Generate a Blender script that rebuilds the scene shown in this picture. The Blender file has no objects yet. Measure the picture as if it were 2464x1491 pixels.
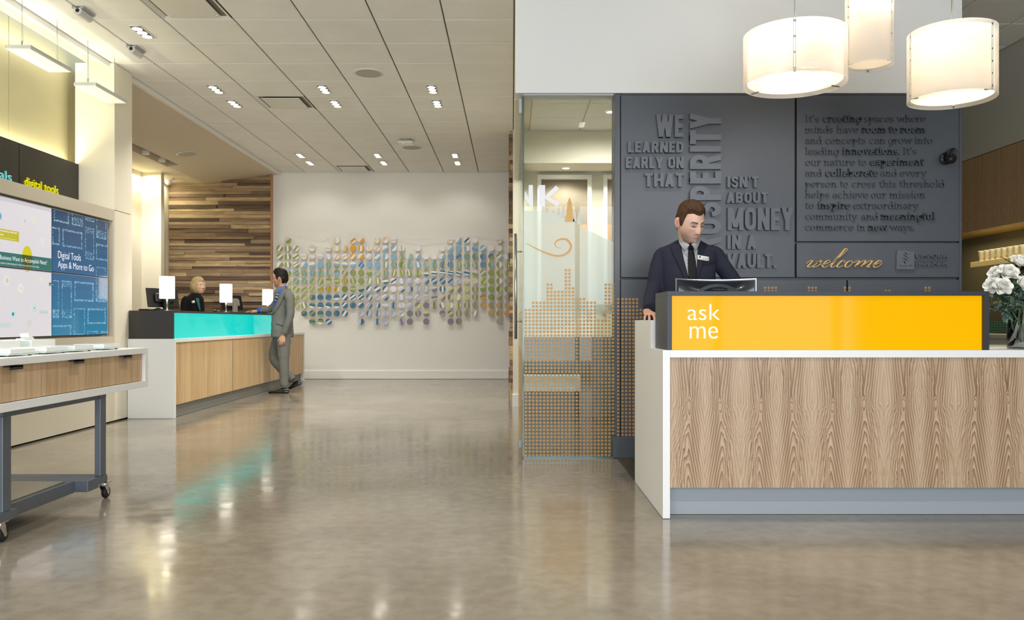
import bpy, bmesh, math, random
from mathutils import Vector, Matrix, noise

# ---------------------------------------------------------------- camera, world, lights, exposure
F = 1976.0; CX = 1232.0; CY = 772.0; H = 1.02      # focal length in pixels of the 2464 wide frame, horizon, eye height
sc = bpy.context.scene
C = sc.collection
cam = bpy.data.cameras.new('camera'); camo = bpy.data.objects.new('camera', cam); C.objects.link(camo)
camo.location = (0, 0, H); camo.rotation_euler = (math.pi/2, 0, 0)
cam.sensor_width = 36.0; cam.lens = 36.0*F/2464.0; cam.shift_y = (CY-745.5)/2464.0
cam.clip_start = 0.05; cam.clip_end = 200
sc.camera = camo
sc.view_settings.view_transform = 'Standard'; sc.view_settings.look = 'None'
sc.view_settings.gamma = 1.0; sc.view_settings.use_curve_mapping = False
sc.view_settings.exposure = 0.32
wd = bpy.data.worlds.new('sky'); sc.world = wd; wd.use_nodes = True
wd.node_tree.nodes['Background'].inputs[0].default_value = (0.80, 0.90, 1.0, 1)
wd.node_tree.nodes['Background'].inputs[1].default_value = 1.0

def area(name, loc, rot, sx, sy, power, col, spread=math.pi):
    l = bpy.data.lights.new(name, 'AREA'); l.shape = 'RECTANGLE'; l.size = sx; l.size_y = sy
    l.energy = power; l.color = col; l.spread = spread
    o = bpy.data.objects.new(name, l); C.objects.link(o); o.location = loc; o.rotation_euler = rot
    return o
def point(name, loc, power, col, r=0.03):
    l = bpy.data.lights.new(name, 'POINT'); l.energy = power; l.color = col; l.shadow_soft_size = r
    o = bpy.data.objects.new(name, l); C.objects.link(o); o.location = loc
    return o
def spot(name, loc, target, power, col, ang=1.6, blend=0.6, r=0.03):
    l = bpy.data.lights.new(name, 'SPOT'); l.energy = power; l.color = col; l.spot_size = ang; l.spot_blend = blend; l.shadow_soft_size = r
    o = bpy.data.objects.new(name, l); C.objects.link(o); o.location = loc
    d = Vector(target)-Vector(loc); o.rotation_euler = d.to_track_quat('-Z', 'Y').to_euler()
    return o
WARM = (1.0, 0.955, 0.88); SKY = (0.86, 0.92, 1.0)
# daylight coming in through the street windows behind the camera
area('daylight_window', (0.6, -3.75, 1.75), (math.pi/2, 0, 0), 9.0, 3.0, 370, SKY)

# ---------------------------------------------------------------- helpers
R = math.radians
rnd = random.Random(7)
def lin(c):
    if isinstance(c, str):
        c = tuple(int(c[i:i+2], 16)/255 for i in (0, 2, 4))
    return tuple(x/12.92 if x <= 0.04045 else ((x+0.055)/1.055)**2.4 for x in c)
def PX(px, D): return (px-CX)*D/F
def PZ(py, D): return H-(py-CY)*D/F
def P(px, py, D): return Vector((PX(px, D), D, PZ(py, D)))

MATS = {}
def mat(name, col, rough=0.5, metal=0.0, emit=None, estr=0.0, var=0.0, nscale=8.0, stretch=(1,1,1), bump=0.0, bscale=80.0, spec=0.5, coat=0.0, rand=0.0, sheen=0.0, col2=None):
    if name in MATS: return MATS[name]
    m = bpy.data.materials.new(name); m.use_nodes = True
    nt = m.node_tree; b = nt.nodes['Principled BSDF']
    c = lin(col) if (isinstance(col, str)) else col
    b.inputs['Base Color'].default_value = (*c, 1); b.inputs['Roughness'].default_value = rough; b.inputs['Metallic'].default_value = metal
    b.inputs['Specular IOR Level'].default_value = spec
    if coat: b.inputs['Coat Weight'].default_value = coat; b.inputs['Coat Roughness'].default_value = 0.05
    if sheen: b.inputs['Sheen Weight'].default_value = sheen
    if emit is not None:
        e = lin(emit) if isinstance(emit, str) else emit
        b.inputs['Emission Color'].default_value = (*e, 1); b.inputs['Emission Strength'].default_value = estr
    L = nt.links.new
    if var or bump or rand:
        tc = nt.nodes.new('ShaderNodeTexCoord'); mp = nt.nodes.new('ShaderNodeMapping'); mp.inputs['Scale'].default_value = stretch
        L(tc.outputs['Object'], mp.inputs['Vector'])
        src = mp.outputs['Vector']
        if rand:
            oi = nt.nodes.new('ShaderNodeObjectInfo'); ad = nt.nodes.new('ShaderNodeVectorMath'); ad.operation = 'ADD'
            sc_ = nt.nodes.new('ShaderNodeMath'); sc_.operation = 'MULTIPLY'; sc_.inputs[1].default_value = 37.0
            L(oi.outputs['Random'], sc_.inputs[0]); L(src, ad.inputs[0]); L(sc_.outputs[0], ad.inputs[1]); src = ad.outputs[0]
        if var or rand:
            n = nt.nodes.new('ShaderNodeTexNoise'); n.inputs['Scale'].default_value = nscale; n.inputs['Detail'].default_value = 6
            L(src, n.inputs['Vector'])
            cr = nt.nodes.new('ShaderNodeValToRGB')
            ca = tuple(x*(1-var) for x in c); cb = tuple(min(1, x*(1+var)) for x in c) if col2 is None else lin(col2)
            cr.color_ramp.elements[0].color = (*ca, 1); cr.color_ramp.elements[1].color = (*cb, 1)
            cr.color_ramp.elements[0].position = 0.3; cr.color_ramp.elements[1].position = 0.7
            L(n.outputs['Fac'], cr.inputs['Fac']); out = cr.outputs['Color']
            if rand:
                hv = nt.nodes.new('ShaderNodeHueSaturation'); mr = nt.nodes.new('ShaderNodeMapRange')
                mr.inputs['To Min'].default_value = 1-rand; mr.inputs['To Max'].default_value = 1+rand
                L(oi.outputs['Random'], mr.inputs['Value']); L(mr.outputs[0], hv.inputs['Value']); L(out, hv.inputs['Color']); out = hv.outputs['Color']
            L(out, b.inputs['Base Color'])
        if bump:
            n2 = nt.nodes.new('ShaderNodeTexNoise'); n2.inputs['Scale'].default_value = bscale; n2.inputs['Detail'].default_value = 4
            L(src, n2.inputs['Vector']); bm_ = nt.nodes.new('ShaderNodeBump'); bm_.inputs['Strength'].default_value = bump; bm_.inputs['Distance'].default_value = 0.004
            L(n2.outputs['Fac'], bm_.inputs['Height']); L(bm_.outputs['Normal'], b.inputs['Normal'])
    MATS[name] = m
    return m
def emat(name, col, strength):
    if name in MATS: return MATS[name]
    m = bpy.data.materials.new(name); m.use_nodes = True; nt = m.node_tree
    b = nt.nodes['Principled BSDF']; c = lin(col) if isinstance(col, str) else col
    b.inputs['Base Color'].default_value = (*[x*0.25 for x in c], 1); b.inputs['Roughness'].default_value = 0.35
    b.inputs['Emission Color'].default_value = (*c, 1); b.inputs['Emission Strength'].default_value = strength
    MATS[name] = m
    return m

def tag(o, label=None, cat=None, group=None, kind=None):
    if label: o['label'] = label
    if cat: o['category'] = cat
    if group: o['group'] = group
    if kind: o['kind'] = kind
    return o
def thing(name, label, cat, loc=(0,0,0), rz=0.0, group=None):
    o = bpy.data.objects.new(name, None); C.objects.link(o); o.location = loc; o.rotation_euler = (0,0,rz); o.empty_display_size = 0.05
    return tag(o, label, cat, group)
def copy_tree(o, parent=None):
    c = o.copy(); C.objects.link(c); c.parent = parent
    for ch in list(o.children): copy_tree(ch, c)
    return c

def wloc(p):
    v = Vector((0,0,0))
    while p is not None: v = v + p.location; p = p.parent
    return v

class MB:
    def __init__(s): s.v = []; s.f = []; s.mi = []; s.cur = 0
    def add(s, vs, fs):
        n = len(s.v); s.v += [tuple(v) for v in vs]; s.f += [tuple(i+n for i in f) for f in fs]; s.mi += [s.cur]*len(fs); return s
    def box(s, x0, x1, y0, y1, z0, z1):
        return s.add([(x0,y0,z0),(x1,y0,z0),(x1,y1,z0),(x0,y1,z0),(x0,y0,z1),(x1,y0,z1),(x1,y1,z1),(x0,y1,z1)],
            [(0,3,2,1),(4,5,6,7),(0,1,5,4),(1,2,6,5),(2,3,7,6),(3,0,4,7)])
    def prism(s, pts, O, u, v, n, d):
        """polygon pts (a,b) in plane O + a*u + b*v, thickened by d along n (front at O + d*n)"""
        O = Vector(O); u = Vector(u); v = Vector(v); n = Vector(n); k = len(pts)
        back = [O+u*a+v*b for a, b in pts]; front = [p+n*d for p in back]
        return s.add(back+front, [tuple(range(k-1,-1,-1)), tuple(range(k,2*k))]+[(i,(i+1)%k,k+(i+1)%k,k+i) for i in range(k)])
    def flat(s, pts, O, u, v):
        O = Vector(O); u = Vector(u); v = Vector(v)
        return s.add([O+u*a+v*b for a, b in pts], [tuple(range(len(pts)))])
    def tube(s, path, r, seg=8, cap=True, flat=1.0):
        path = [Vector(p) for p in path]; k = len(path); rr = r if isinstance(r, (list, tuple)) else [r]*k
        up = Vector((0,0,1)); vs = []; prev = None
        for i, p in enumerate(path):
            t = (path[min(i+1,k-1)]-path[max(i-1,0)]).normalized()
            if prev is None:
                a = t.cross(up)
                if a.length < 1e-3: a = t.cross(Vector((1,0,0)))
            else: a = prev-t*prev.dot(t)
            a.normalize(); prev = a; b = t.cross(a)
            for j in range(seg):
                an = 2*math.pi*j/seg; vs.append(p+a*(math.cos(an)*rr[i])+b*(math.sin(an)*rr[i]*flat))
        fs = [(i*seg+j, i*seg+(j+1)%seg, (i+1)*seg+(j+1)%seg, (i+1)*seg+j) for i in range(k-1) for j in range(seg)]
        if cap: fs += [tuple(range(seg-1,-1,-1)), tuple(range((k-1)*seg, k*seg))]
        return s.add(vs, fs)
    def lathe(s, prof, c=(0,0,0), seg=24, axis='z', cap=False, M=None):
        vs = []; c = Vector(c)
        for r, h in prof:
            for j in range(seg):
                an = 2*math.pi*j/seg; x, y = r*math.cos(an), r*math.sin(an)
                p = Vector((x,y,h)) if axis == 'z' else (Vector((x,h,-y)) if axis == 'y' else Vector((h,x,y)))
                if M is not None: p = M @ p
                vs.append(c+p)
        k = len(prof)
        fs = [(i*seg+j, i*seg+(j+1)%seg, (i+1)*seg+(j+1)%seg, (i+1)*seg+j) for i in range(k-1) for j in range(seg)]
        if cap: fs += [tuple(range(seg-1,-1,-1)), tuple(range((k-1)*seg, k*seg))]
        return s.add(vs, fs)
    def grid(s, rows, closed=False):
        """rows: list of equal-length point lists -> quad surface"""
        k = len(rows[0]); vs = [p for r in rows for p in r]; fs = []
        for i in range(len(rows)-1):
            for j in range(k if closed else k-1):
                fs.append((i*k+j, i*k+(j+1)%k, (i+1)*k+(j+1)%k, (i+1)*k+j))
        return s.add(vs, fs)
    def mesh(s, name, mats=None, smooth=False, off=None):
        me = bpy.data.meshes.new(name)
        me.from_pydata([(v[0]-off[0], v[1]-off[1], v[2]-off[2]) for v in s.v] if off is not None else s.v, [], s.f)
        for m in (mats or []): me.materials.append(m)
        if any(s.mi): me.polygons.foreach_set('material_index', s.mi)
        if smooth: me.polygons.foreach_set('use_smooth', [True]*len(me.polygons))
        me.update(); return me
    def build(s, name, m, parent=None, smooth=False, bevel=0.0, local=False, fix=False, segs=2):
        mats = list(m) if isinstance(m, (list, tuple)) else [m]
        off = None if (local or parent is None) else wloc(parent)
        me = s.mesh(name, mats, smooth, off)
        if fix:
            b = bmesh.new(); b.from_mesh(me); bmesh.ops.recalc_face_normals(b, faces=b.faces); b.to_mesh(me); b.free()
        o = bpy.data.objects.new(name, me); C.objects.link(o)
        if parent is not None: o.parent = parent
        if bevel:
            bv = o.modifiers.new('bevel', 'BEVEL'); bv.width = bevel; bv.segments = segs; bv.limit_method = 'ANGLE'; bv.angle_limit = R(40)
        return o
def box(name, x0, x1, y0, y1, z0, z1, m, parent=None, bevel=0.0, local=False):
    return MB().box(x0,x1,y0,y1,z0,z1).build(name, m, parent, bevel=bevel, local=local)
def struct(o): o['kind'] = 'structure'; return o

def text_mesh(s, extrude=0.01, offset=0.0, shear=0.0, spacing=1.0):
    cu = bpy.data.curves.new('text', 'FONT'); cu.body = s; cu.size = 1.0; cu.extrude = 0.0; cu.offset = offset; cu.shear = shear; cu.space_character = spacing
    cu.resolution_u = 7
    o = bpy.data.objects.new('text', cu); C.objects.link(o)
    dg = bpy.context.evaluated_depsgraph_get(); dg.update()
    me = bpy.data.meshes.new_from_object(o.evaluated_get(dg))
    bpy.data.objects.remove(o); bpy.data.curves.remove(cu)
    return me
def place_text(s, name, u0, u1, v0, v1, O, u, v, n, depth, m, parent=None, offset=0.0, keep=False, shear=0.0, spacing=1.0, split=False):
    """text fitted into the box u0..u1, v0..v1 of the plane O,u,v; raised by depth along n"""
    me = text_mesh(s, offset=offset, shear=shear, spacing=spacing)
    xs = [q.co.x for q in me.vertices]; ys = [q.co.y for q in me.vertices]
    ax, bx, ay, by = min(xs), max(xs), min(ys), max(ys)
    sx = (u1-u0)/(bx-ax); sy = (v1-v0)/(by-ay)
    if keep: sx = sy
    bm = bmesh.new(); bm.from_mesh(me); bpy.data.meshes.remove(me)
    bmesh.ops.remove_doubles(bm, verts=bm.verts, dist=1e-5)
    O = Vector(O); u = Vector(u); v = Vector(v); n = Vector(n)
    off = wloc(parent) if parent is not None else Vector((0,0,0))
    if depth > 0:
        r = bmesh.ops.extrude_face_region(bm, geom=bm.faces[:])
        top = set(e for e in r['geom'] if isinstance(e, bmesh.types.BMVert))
    else: top = set(bm.verts)
    for q in bm.verts:
        a = u0+(q.co.x-ax)*sx; b = v0+(q.co.y-ay)*sy
        q.co = O+u*a+v*b+n*(depth if q in top else 0.0)-off
    bmesh.ops.recalc_face_normals(bm, faces=bm.faces)
    if split:                                   # one object for each letter
        todo = set(bm.faces); last = None
        while todo:
            seed = todo.pop(); isl = {seed}; st = [seed]
            while st:
                f_ = st.pop()
                for v_ in f_.verts:
                    for g_ in v_.link_faces:
                        if g_ in todo: todo.discard(g_); isl.add(g_); st.append(g_)
            idx = {}; vs_ = []; fs_ = []
            for f_ in isl:
                for v_ in f_.verts:
                    if v_ not in idx: idx[v_] = len(vs_); vs_.append(tuple(v_.co))
                fs_.append(tuple(idx[v_] for v_ in f_.verts))
            me_ = bpy.data.meshes.new(name); me_.from_pydata(vs_, [], fs_); me_.materials.append(m)
            last = bpy.data.objects.new(name, me_); C.objects.link(last); last.parent = parent
        bm.free(); return last
    out = bpy.data.meshes.new(name); bm.to_mesh(out); bm.free(); out.materials.append(m)
    o = bpy.data.objects.new(name, out); C.objects.link(o)
    if parent is not None: o.parent = parent
    return o
def circle_pts(cx, cy, r, n=20, ry=None):
    ry = r if ry is None else ry
    return [(cx+r*math.cos(2*math.pi*i/n), cy+ry*math.sin(2*math.pi*i/n)) for i in range(n)]
ORD = ['', 'first', 'second', 'third', 'fourth', 'fifth', 'sixth', 'seventh', 'eighth', 'ninth', 'tenth', 'eleventh', 'twelfth', 'thirteenth', 'fourteenth', 'fifteenth', 'sixteenth', 'seventeenth', 'eighteenth', 'nineteenth', 'twentieth',
       'twenty-first', 'twenty-second', 'twenty-third', 'twenty-fourth', 'twenty-fifth', 'twenty-sixth', 'twenty-seventh', 'twenty-eighth', 'twenty-ninth', 'thirtieth']
# ---------------------------------------------------------------- special materials
def nodes(name):
    m = bpy.data.materials.new(name); m.use_nodes = True; MATS[name] = m
    return m, m.node_tree, m.node_tree.nodes['Principled BSDF']
def ramp(nt, stops):
    cr = nt.nodes.new('ShaderNodeValToRGB'); e = cr.color_ramp.elements
    while len(e) < len(stops): e.new(0.5)
    for i, (p, c) in enumerate(stops): e[i].position = p; e[i].color = (*lin(c), 1)
    return cr
def mathn(nt, op, a, b=None, c=None):
    n = nt.nodes.new('ShaderNodeMath'); n.operation = op
    for i, x in enumerate((a, b, c)):
        if x is None: continue
        if isinstance(x, (int, float)): n.inputs[i].default_value = x
        else: nt.links.new(x, n.inputs[i])
    return n.outputs[0]
def noise_tex(nt, vec, scale, detail=5, dist=0.0):
    n = nt.nodes.new('ShaderNodeTexNoise'); n.inputs['Scale'].default_value = scale; n.inputs['Detail'].default_value = detail; n.inputs['Distortion'].default_value = dist
    nt.links.new(vec, n.inputs['Vector']); return n.outputs['Fac']
def objvec(nt, scale=(1,1,1)):
    tc = nt.nodes.new('ShaderNodeTexCoord'); mp = nt.nodes.new('ShaderNodeMapping'); mp.inputs['Scale'].default_value = scale
    nt.links.new(tc.outputs['Object'], mp.inputs['Vector']); return mp.outputs['Vector']

def concrete():
    m, nt, b = nodes('polished_concrete'); L = nt.links.new
    v = objvec(nt)
    a = noise_tex(nt, v, 0.9, 6, 0.6); f = noise_tex(nt, v, 14.0, 8, 0.3); g = noise_tex(nt, v, 160.0, 2)
    s = mathn(nt, 'ADD', mathn(nt, 'MULTIPLY', a, 0.6), mathn(nt, 'ADD', mathn(nt, 'MULTIPLY', f, 0.3), mathn(nt, 'MULTIPLY', g, 0.12)))
    cr = ramp(nt, [(0.36, '736b5e'), (0.5, '837b6d'), (0.64, '948c7e')]); L(s, cr.inputs['Fac']); L(cr.outputs['Color'], b.inputs['Base Color'])
    mr = nt.nodes.new('ShaderNodeMapRange'); mr.inputs['From Min'].default_value = 0.3; mr.inputs['From Max'].default_value = 0.7
    mr.inputs['To Min'].default_value = 0.07; mr.inputs['To Max'].default_value = 0.19
    L(noise_tex(nt, v, 5.0, 6, 0.5), mr.inputs['Value']); L(mr.outputs[0], b.inputs['Roughness'])
    bp = nt.nodes.new('ShaderNodeBump'); bp.inputs['Strength'].default_value = 0.06; bp.inputs['Distance'].default_value = 0.003
    L(noise_tex(nt, v, 22.0, 6), bp.inputs['Height']); L(bp.outputs['Normal'], b.inputs['Normal'])
    b.inputs['Specular IOR Level'].default_value = 0.62
    return m

def veneer(name, period, cols, zk, axis='x', ring=30.0, u0=0.0, pale=0.0):
    """book-matched cathedral veneer: mirrored leaves along the horizontal axis"""
    m, nt, b = nodes(name); L = nt.links.new
    tc = nt.nodes.new('ShaderNodeTexCoord'); sx = nt.nodes.new('ShaderNodeSeparateXYZ'); L(tc.outputs['Object'], sx.inputs[0])
    h = sx.outputs['X'] if axis == 'x' else sx.outputs['Y']; z = sx.outputs['Z']
    h0 = mathn(nt, 'SUBTRACT', h, u0)
    u = mathn(nt, 'PINGPONG', h0, period)                      # 0..period, mirrored at both ends
    cx = nt.nodes.new('ShaderNodeCombineXYZ'); L(mathn(nt, 'MULTIPLY', u, 9.0), cx.inputs[0]); L(mathn(nt, 'MULTIPLY', z, 2.6), cx.inputs[2])
    L(mathn(nt, 'MULTIPLY', mathn(nt, 'FLOOR', mathn(nt, 'DIVIDE', h0, period*4)), 0.15), cx.inputs[1])
    wob = noise_tex(nt, cx.outputs[0], 1.6, 4, 0.3)
    t = mathn(nt, 'SUBTRACT', u, period*0.45)                  # distance from the heart of the leaf
    t = mathn(nt, 'ADD', t, mathn(nt, 'MULTIPLY', mathn(nt, 'SUBTRACT', wob, 0.5), period*0.22))
    at = mathn(nt, 'POWER', mathn(nt, 'ADD', mathn(nt, 'MULTIPLY', t, t), 0.00003), 0.5)
    # arches: value rises with height at the heart and with distance from the heart
    zz = mathn(nt, 'ADD', mathn(nt, 'SUBTRACT', z, zk), mathn(nt, 'MULTIPLY', mathn(nt, 'SUBTRACT', wob, 0.5), 0.22))
    az = mathn(nt, 'ADD', mathn(nt, 'MULTIPLY', mathn(nt, 'MAXIMUM', zz, 0.0), 0.42), mathn(nt, 'MULTIPLY', mathn(nt, 'MAXIMUM', mathn(nt, 'MULTIPLY', zz, -1.0), 0.0), 1.0))
    val = mathn(nt, 'ADD', mathn(nt, 'MULTIPLY', mathn(nt, 'DIVIDE', at, period), 0.95), mathn(nt, 'MULTIPLY', az, -0.95))
    # knot: rings around the point (0, zk)
    r2 = mathn(nt, 'ADD', mathn(nt, 'MULTIPLY', mathn(nt, 'DIVIDE', t, 0.016), mathn(nt, 'DIVIDE', t, 0.016)), mathn(nt, 'MULTIPLY', mathn(nt, 'DIVIDE', zz, 0.034), mathn(nt, 'DIVIDE', zz, 0.034)))
    kn = mathn(nt, 'POWER', 2.718, mathn(nt, 'MULTIPLY', r2, -0.6))
    val = mathn(nt, 'ADD', val, mathn(nt, 'MULTIPLY', kn, -0.16))
    fr = mathn(nt, 'FRACT', mathn(nt, 'MULTIPLY', val, ring))
    saw = mathn(nt, 'POWER', fr, 2.2)
    far = nt.nodes.new('ShaderNodeMapRange'); L(mathn(nt, 'DIVIDE', at, period), far.inputs['Value'])
    far.inputs['From Min'].default_value = 0.22; far.inputs['From Max'].default_value = 0.42; far.inputs['To Min'].default_value = 1.0; far.inputs['To Max'].default_value = 0.35
    saw = mathn(nt, 'MULTIPLY', saw, far.outputs[0])
    # fine fibres
    c2 = nt.nodes.new('ShaderNodeCombineXYZ'); L(mathn(nt, 'MULTIPLY', h, 260.0), c2.inputs[0]); L(mathn(nt, 'MULTIPLY', z, 4.0), c2.inputs[2])
    fib = noise_tex(nt, c2.outputs[0], 1.0, 3)
    c3 = nt.nodes.new('ShaderNodeCombineXYZ'); L(mathn(nt, 'MULTIPLY', u, 26.0), c3.inputs[0]); L(mathn(nt, 'MULTIPLY', z, 0.5), c3.inputs[2])
    big = noise_tex(nt, c3.outputs[0], 1.0, 3)
    tot = mathn(nt, 'ADD', mathn(nt, 'MULTIPLY', saw, 0.50-pale), mathn(nt, 'ADD', mathn(nt, 'MULTIPLY', fib, 0.45), mathn(nt, 'MULTIPLY', big, 0.35)))
    cr = ramp(nt, [(0.22, cols[0]), (0.48, cols[1]), (0.72, cols[2]), (0.98, cols[3])]); L(tot, cr.inputs['Fac']); L(cr.outputs['Color'], b.inputs['Base Color'])
    b.inputs['Roughness'].default_value = 0.42
    return m

def strip_wood(name, cols, axis='y', scale=70.0, rand=True):
    """straight-grained wood with vertical fibres along z"""
    m, nt, b = nodes(name); L = nt.links.new
    sc_ = {'y': (1, scale, 1.6), 'x': (scale, 1, 1.6), 'h': (2.0, 2.0, scale)}[axis]
    v = objvec(nt, sc_)
    oi = nt.nodes.new('ShaderNodeObjectInfo')
    ad = nt.nodes.new('ShaderNodeVectorMath'); ad.operation = 'ADD'; L(v, ad.inputs[0]); L(mathn(nt, 'MULTIPLY', oi.outputs['Random'], 50.0), ad.inputs[1])
    f = noise_tex(nt, ad.outputs[0], 1.0, 4, 0.15); g = noise_tex(nt, ad.outputs[0], 0.18, 3, 0.3)
    t = mathn(nt, 'ADD', mathn(nt, 'MULTIPLY', f, 0.5), mathn(nt, 'MULTIPLY', g, 0.5))
    if rand: t = mathn(nt, 'ADD', t, mathn(nt, 'MULTIPLY', mathn(nt, 'SUBTRACT', oi.outputs['Random'], 0.5), rand if not isinstance(rand, bool) else 0.08))
    cr = ramp(nt, [(0.3, cols[0]), (0.5, cols[1]), (0.7, cols[2])]); L(t, cr.inputs['Fac']); L(cr.outputs['Color'], b.inputs['Base Color'])
    b.inputs['Roughness'].default_value = 0.5
    return m

def reclaimed(name):
    m, nt, b = nodes(name); L = nt.links.new
    v = objvec(nt, (1.2, 1.2, 26.0)); oi = nt.nodes.new('ShaderNodeObjectInfo')
    ad = nt.nodes.new('ShaderNodeVectorMath'); ad.operation = 'ADD'; L(v, ad.inputs[0]); L(mathn(nt, 'MULTIPLY', oi.outputs['Random'], 90.0), ad.inputs[1])
    f = noise_tex(nt, ad.outputs[0], 2.2, 6, 0.8); k = noise_tex(nt, objvec(nt, (3, 3, 6)), 2.0, 3)
    cr0 = ramp(nt, [(0.0, '4c3828'), (0.15, '6b533d'), (0.4, '8f7453'), (0.65, '9c866b'), (0.85, 'b3966b'), (1.0, 'c9b083')]); cr0.color_ramp.interpolation = 'LINEAR'
    L(oi.outputs['Random'], cr0.inputs['Fac'])
    hv = nt.nodes.new('ShaderNodeHueSaturation'); L(cr0.outputs['Color'], hv.inputs['Color']); hv.inputs['Saturation'].default_value = 0.9
    mr = nt.nodes.new('ShaderNodeMapRange'); mr.inputs['From Min'].default_value = 0.3; mr.inputs['From Max'].default_value = 0.7; mr.inputs['To Min'].default_value = 0.55; mr.inputs['To Max'].default_value = 1.3
    L(mathn(nt, 'ADD', mathn(nt, 'MULTIPLY', f, 0.75), mathn(nt, 'MULTIPLY', k, 0.25)), mr.inputs['Value']); L(mr.outputs[0], hv.inputs['Value'])
    L(hv.outputs['Color'], b.inputs['Base Color']); b.inputs['Roughness'].default_value = 0.75
    bp = nt.nodes.new('ShaderNodeBump'); bp.inputs['Strength'].default_value = 0.5; bp.inputs['Distance'].default_value = 0.003; L(f, bp.inputs['Height']); L(bp.outputs['Normal'], b.inputs['Normal'])
    return m

def glass(name, tint, refl=0.06, rough=0.0, veil=0.0):
    """thin architectural pane: mostly transparent, a little mirror, optional milky veil"""
    m = bpy.data.materials.new(name); m.use_nodes = True; MATS[name] = m; nt = m.node_tree; L = nt.links.new
    nt.nodes.remove(nt.nodes['Principled BSDF']); out = nt.nodes['Material Output']
    tr = nt.nodes.new('ShaderNodeBsdfTransparent'); tr.inputs[0].default_value = (*tint, 1)
    gl = nt.nodes.new('ShaderNodeBsdfGlossy'); gl.inputs['Roughness'].default_value = rough
    fr = nt.nodes.new('ShaderNodeFresnel'); fr.inputs['IOR'].default_value = 1.45
    mx = nt.nodes.new('ShaderNodeMixShader'); L(mathn(nt, 'ADD', mathn(nt, 'MULTIPLY', fr.outputs[0], 0.6), refl), mx.inputs[0]); L(tr.outputs[0], mx.inputs[1]); L(gl.outputs[0], mx.inputs[2])
    last = mx
    if veil:
        df = nt.nodes.new('ShaderNodeBsdfDiffuse'); df.inputs[0].default_value = (0.82, 0.82, 0.76, 1)
        tl = nt.nodes.new('ShaderNodeBsdfTranslucent'); tl.inputs[0].default_value = (0.82, 0.82, 0.76, 1)
        m2 = nt.nodes.new('ShaderNodeMixShader'); m2.inputs[0].default_value = 0.5; L(df.outputs[0], m2.inputs[1]); L(tl.outputs[0], m2.inputs[2])
        m3 = nt.nodes.new('ShaderNodeMixShader'); m3.inputs[0].default_value = veil; L(mx.outputs[0], m3.inputs[1]); L(m2.outputs[0], m3.inputs[2]); last = m3
    L(last.outputs[0], out.inputs[0])
    return m

def quartz():
    m, nt, b = nodes('white_quartz'); L = nt.links.new
    f = noise_tex(nt, objvec(nt), 420.0, 2)
    cr = ramp(nt, [(0.0, 'dcdcd8'), (0.36, 'e9e9e6'), (0.42, 'f0f0ee'), (1.0, 'f3f3f1')]); L(f, cr.inputs['Fac']); L(cr.outputs['Color'], b.inputs['Base Color'])
    b.inputs['Roughness'].default_value = 0.32
    return m

CONC = concrete(); QZ = quartz()
WHITE = mat('white_wall_paint', 'f2f1ec', 0.6, bump=0.05, bscale=300)
CREAM = mat('cream_wall_paint', 'ece5d2', 0.6, bump=0.05, bscale=300)
BEIGE = mat('beige_panel', 'd6cdbb', 0.4)
SOFFIT = mat('beige_soffit_paint', 'd9ccb8', 0.65, bump=0.05, bscale=300)
GREYW = mat('grey_wall_paint', 'b9b8ae', 0.6, bump=0.05, bscale=300)
TILE = mat('ceiling_tile', 'f3f2ed', 0.85, bump=0.25, bscale=260, var=0.03, nscale=3, rand=0.012)
GRIDM = mat('ceiling_grid', '7d786c', 0.6)
DARK = mat('charcoal_panel', '50545a', 0.36, var=0.04, nscale=2.0, spec=0.55)
DARKJ = mat('charcoal_joint', '17181b', 0.6)
CHAMP = mat('champagne_metal', 'c6bf9c', 0.38, metal=0.35, var=0.03, nscale=2)
BLACKP = mat('bronze_black_panel', '2b2820', 0.42, var=0.06, nscale=3)
RECL = reclaimed('reclaimed_planks')
WOODK = veneer('walnut_veneer', 0.16, ('bfa382', 'aa8c69', '907152', '74573b'), 2.35, axis='y', ring=9.0, pale=0.2)
CARPET = mat('dark_plank_carpet', '4a4238', 0.9, var=0.35, nscale=6, stretch=(14, 1.2, 1), bump=0.6, bscale=200)
STEEL = mat('brushed_steel', 'b9bab8', 0.28, metal=1.0)
CHROME = mat('chrome', 'd8d8d8', 0.1, metal=1.0)
BLACK = mat('black_plastic', '151517', 0.35)
WHITEP = mat('white_plastic', 'efefec', 0.35)
GREYP = mat('grey_plastic', 'a9a9a5', 0.45)
COPPER = mat('copper_edge_trim', 'b98a62', 0.4, metal=0.4)
OLIVE = mat('olive_wall_paint', '665e47', 0.6)

# ---------------------------------------------------------------- floor
CEIL = 3.636
floor = struct(MB().box(-6.3, 5.6, -3.6, 14.7, -0.05, 0.0).build('floor', CONC))
struct(box('floor_carpet', 0.78, 3.4, 4.9, 6.09, 0.0, 0.004, CARPET))
struct(box('floor_room', 0.1, 3.3, 6.14, 10.6, 0.0, 0.004, CARPET))

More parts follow.
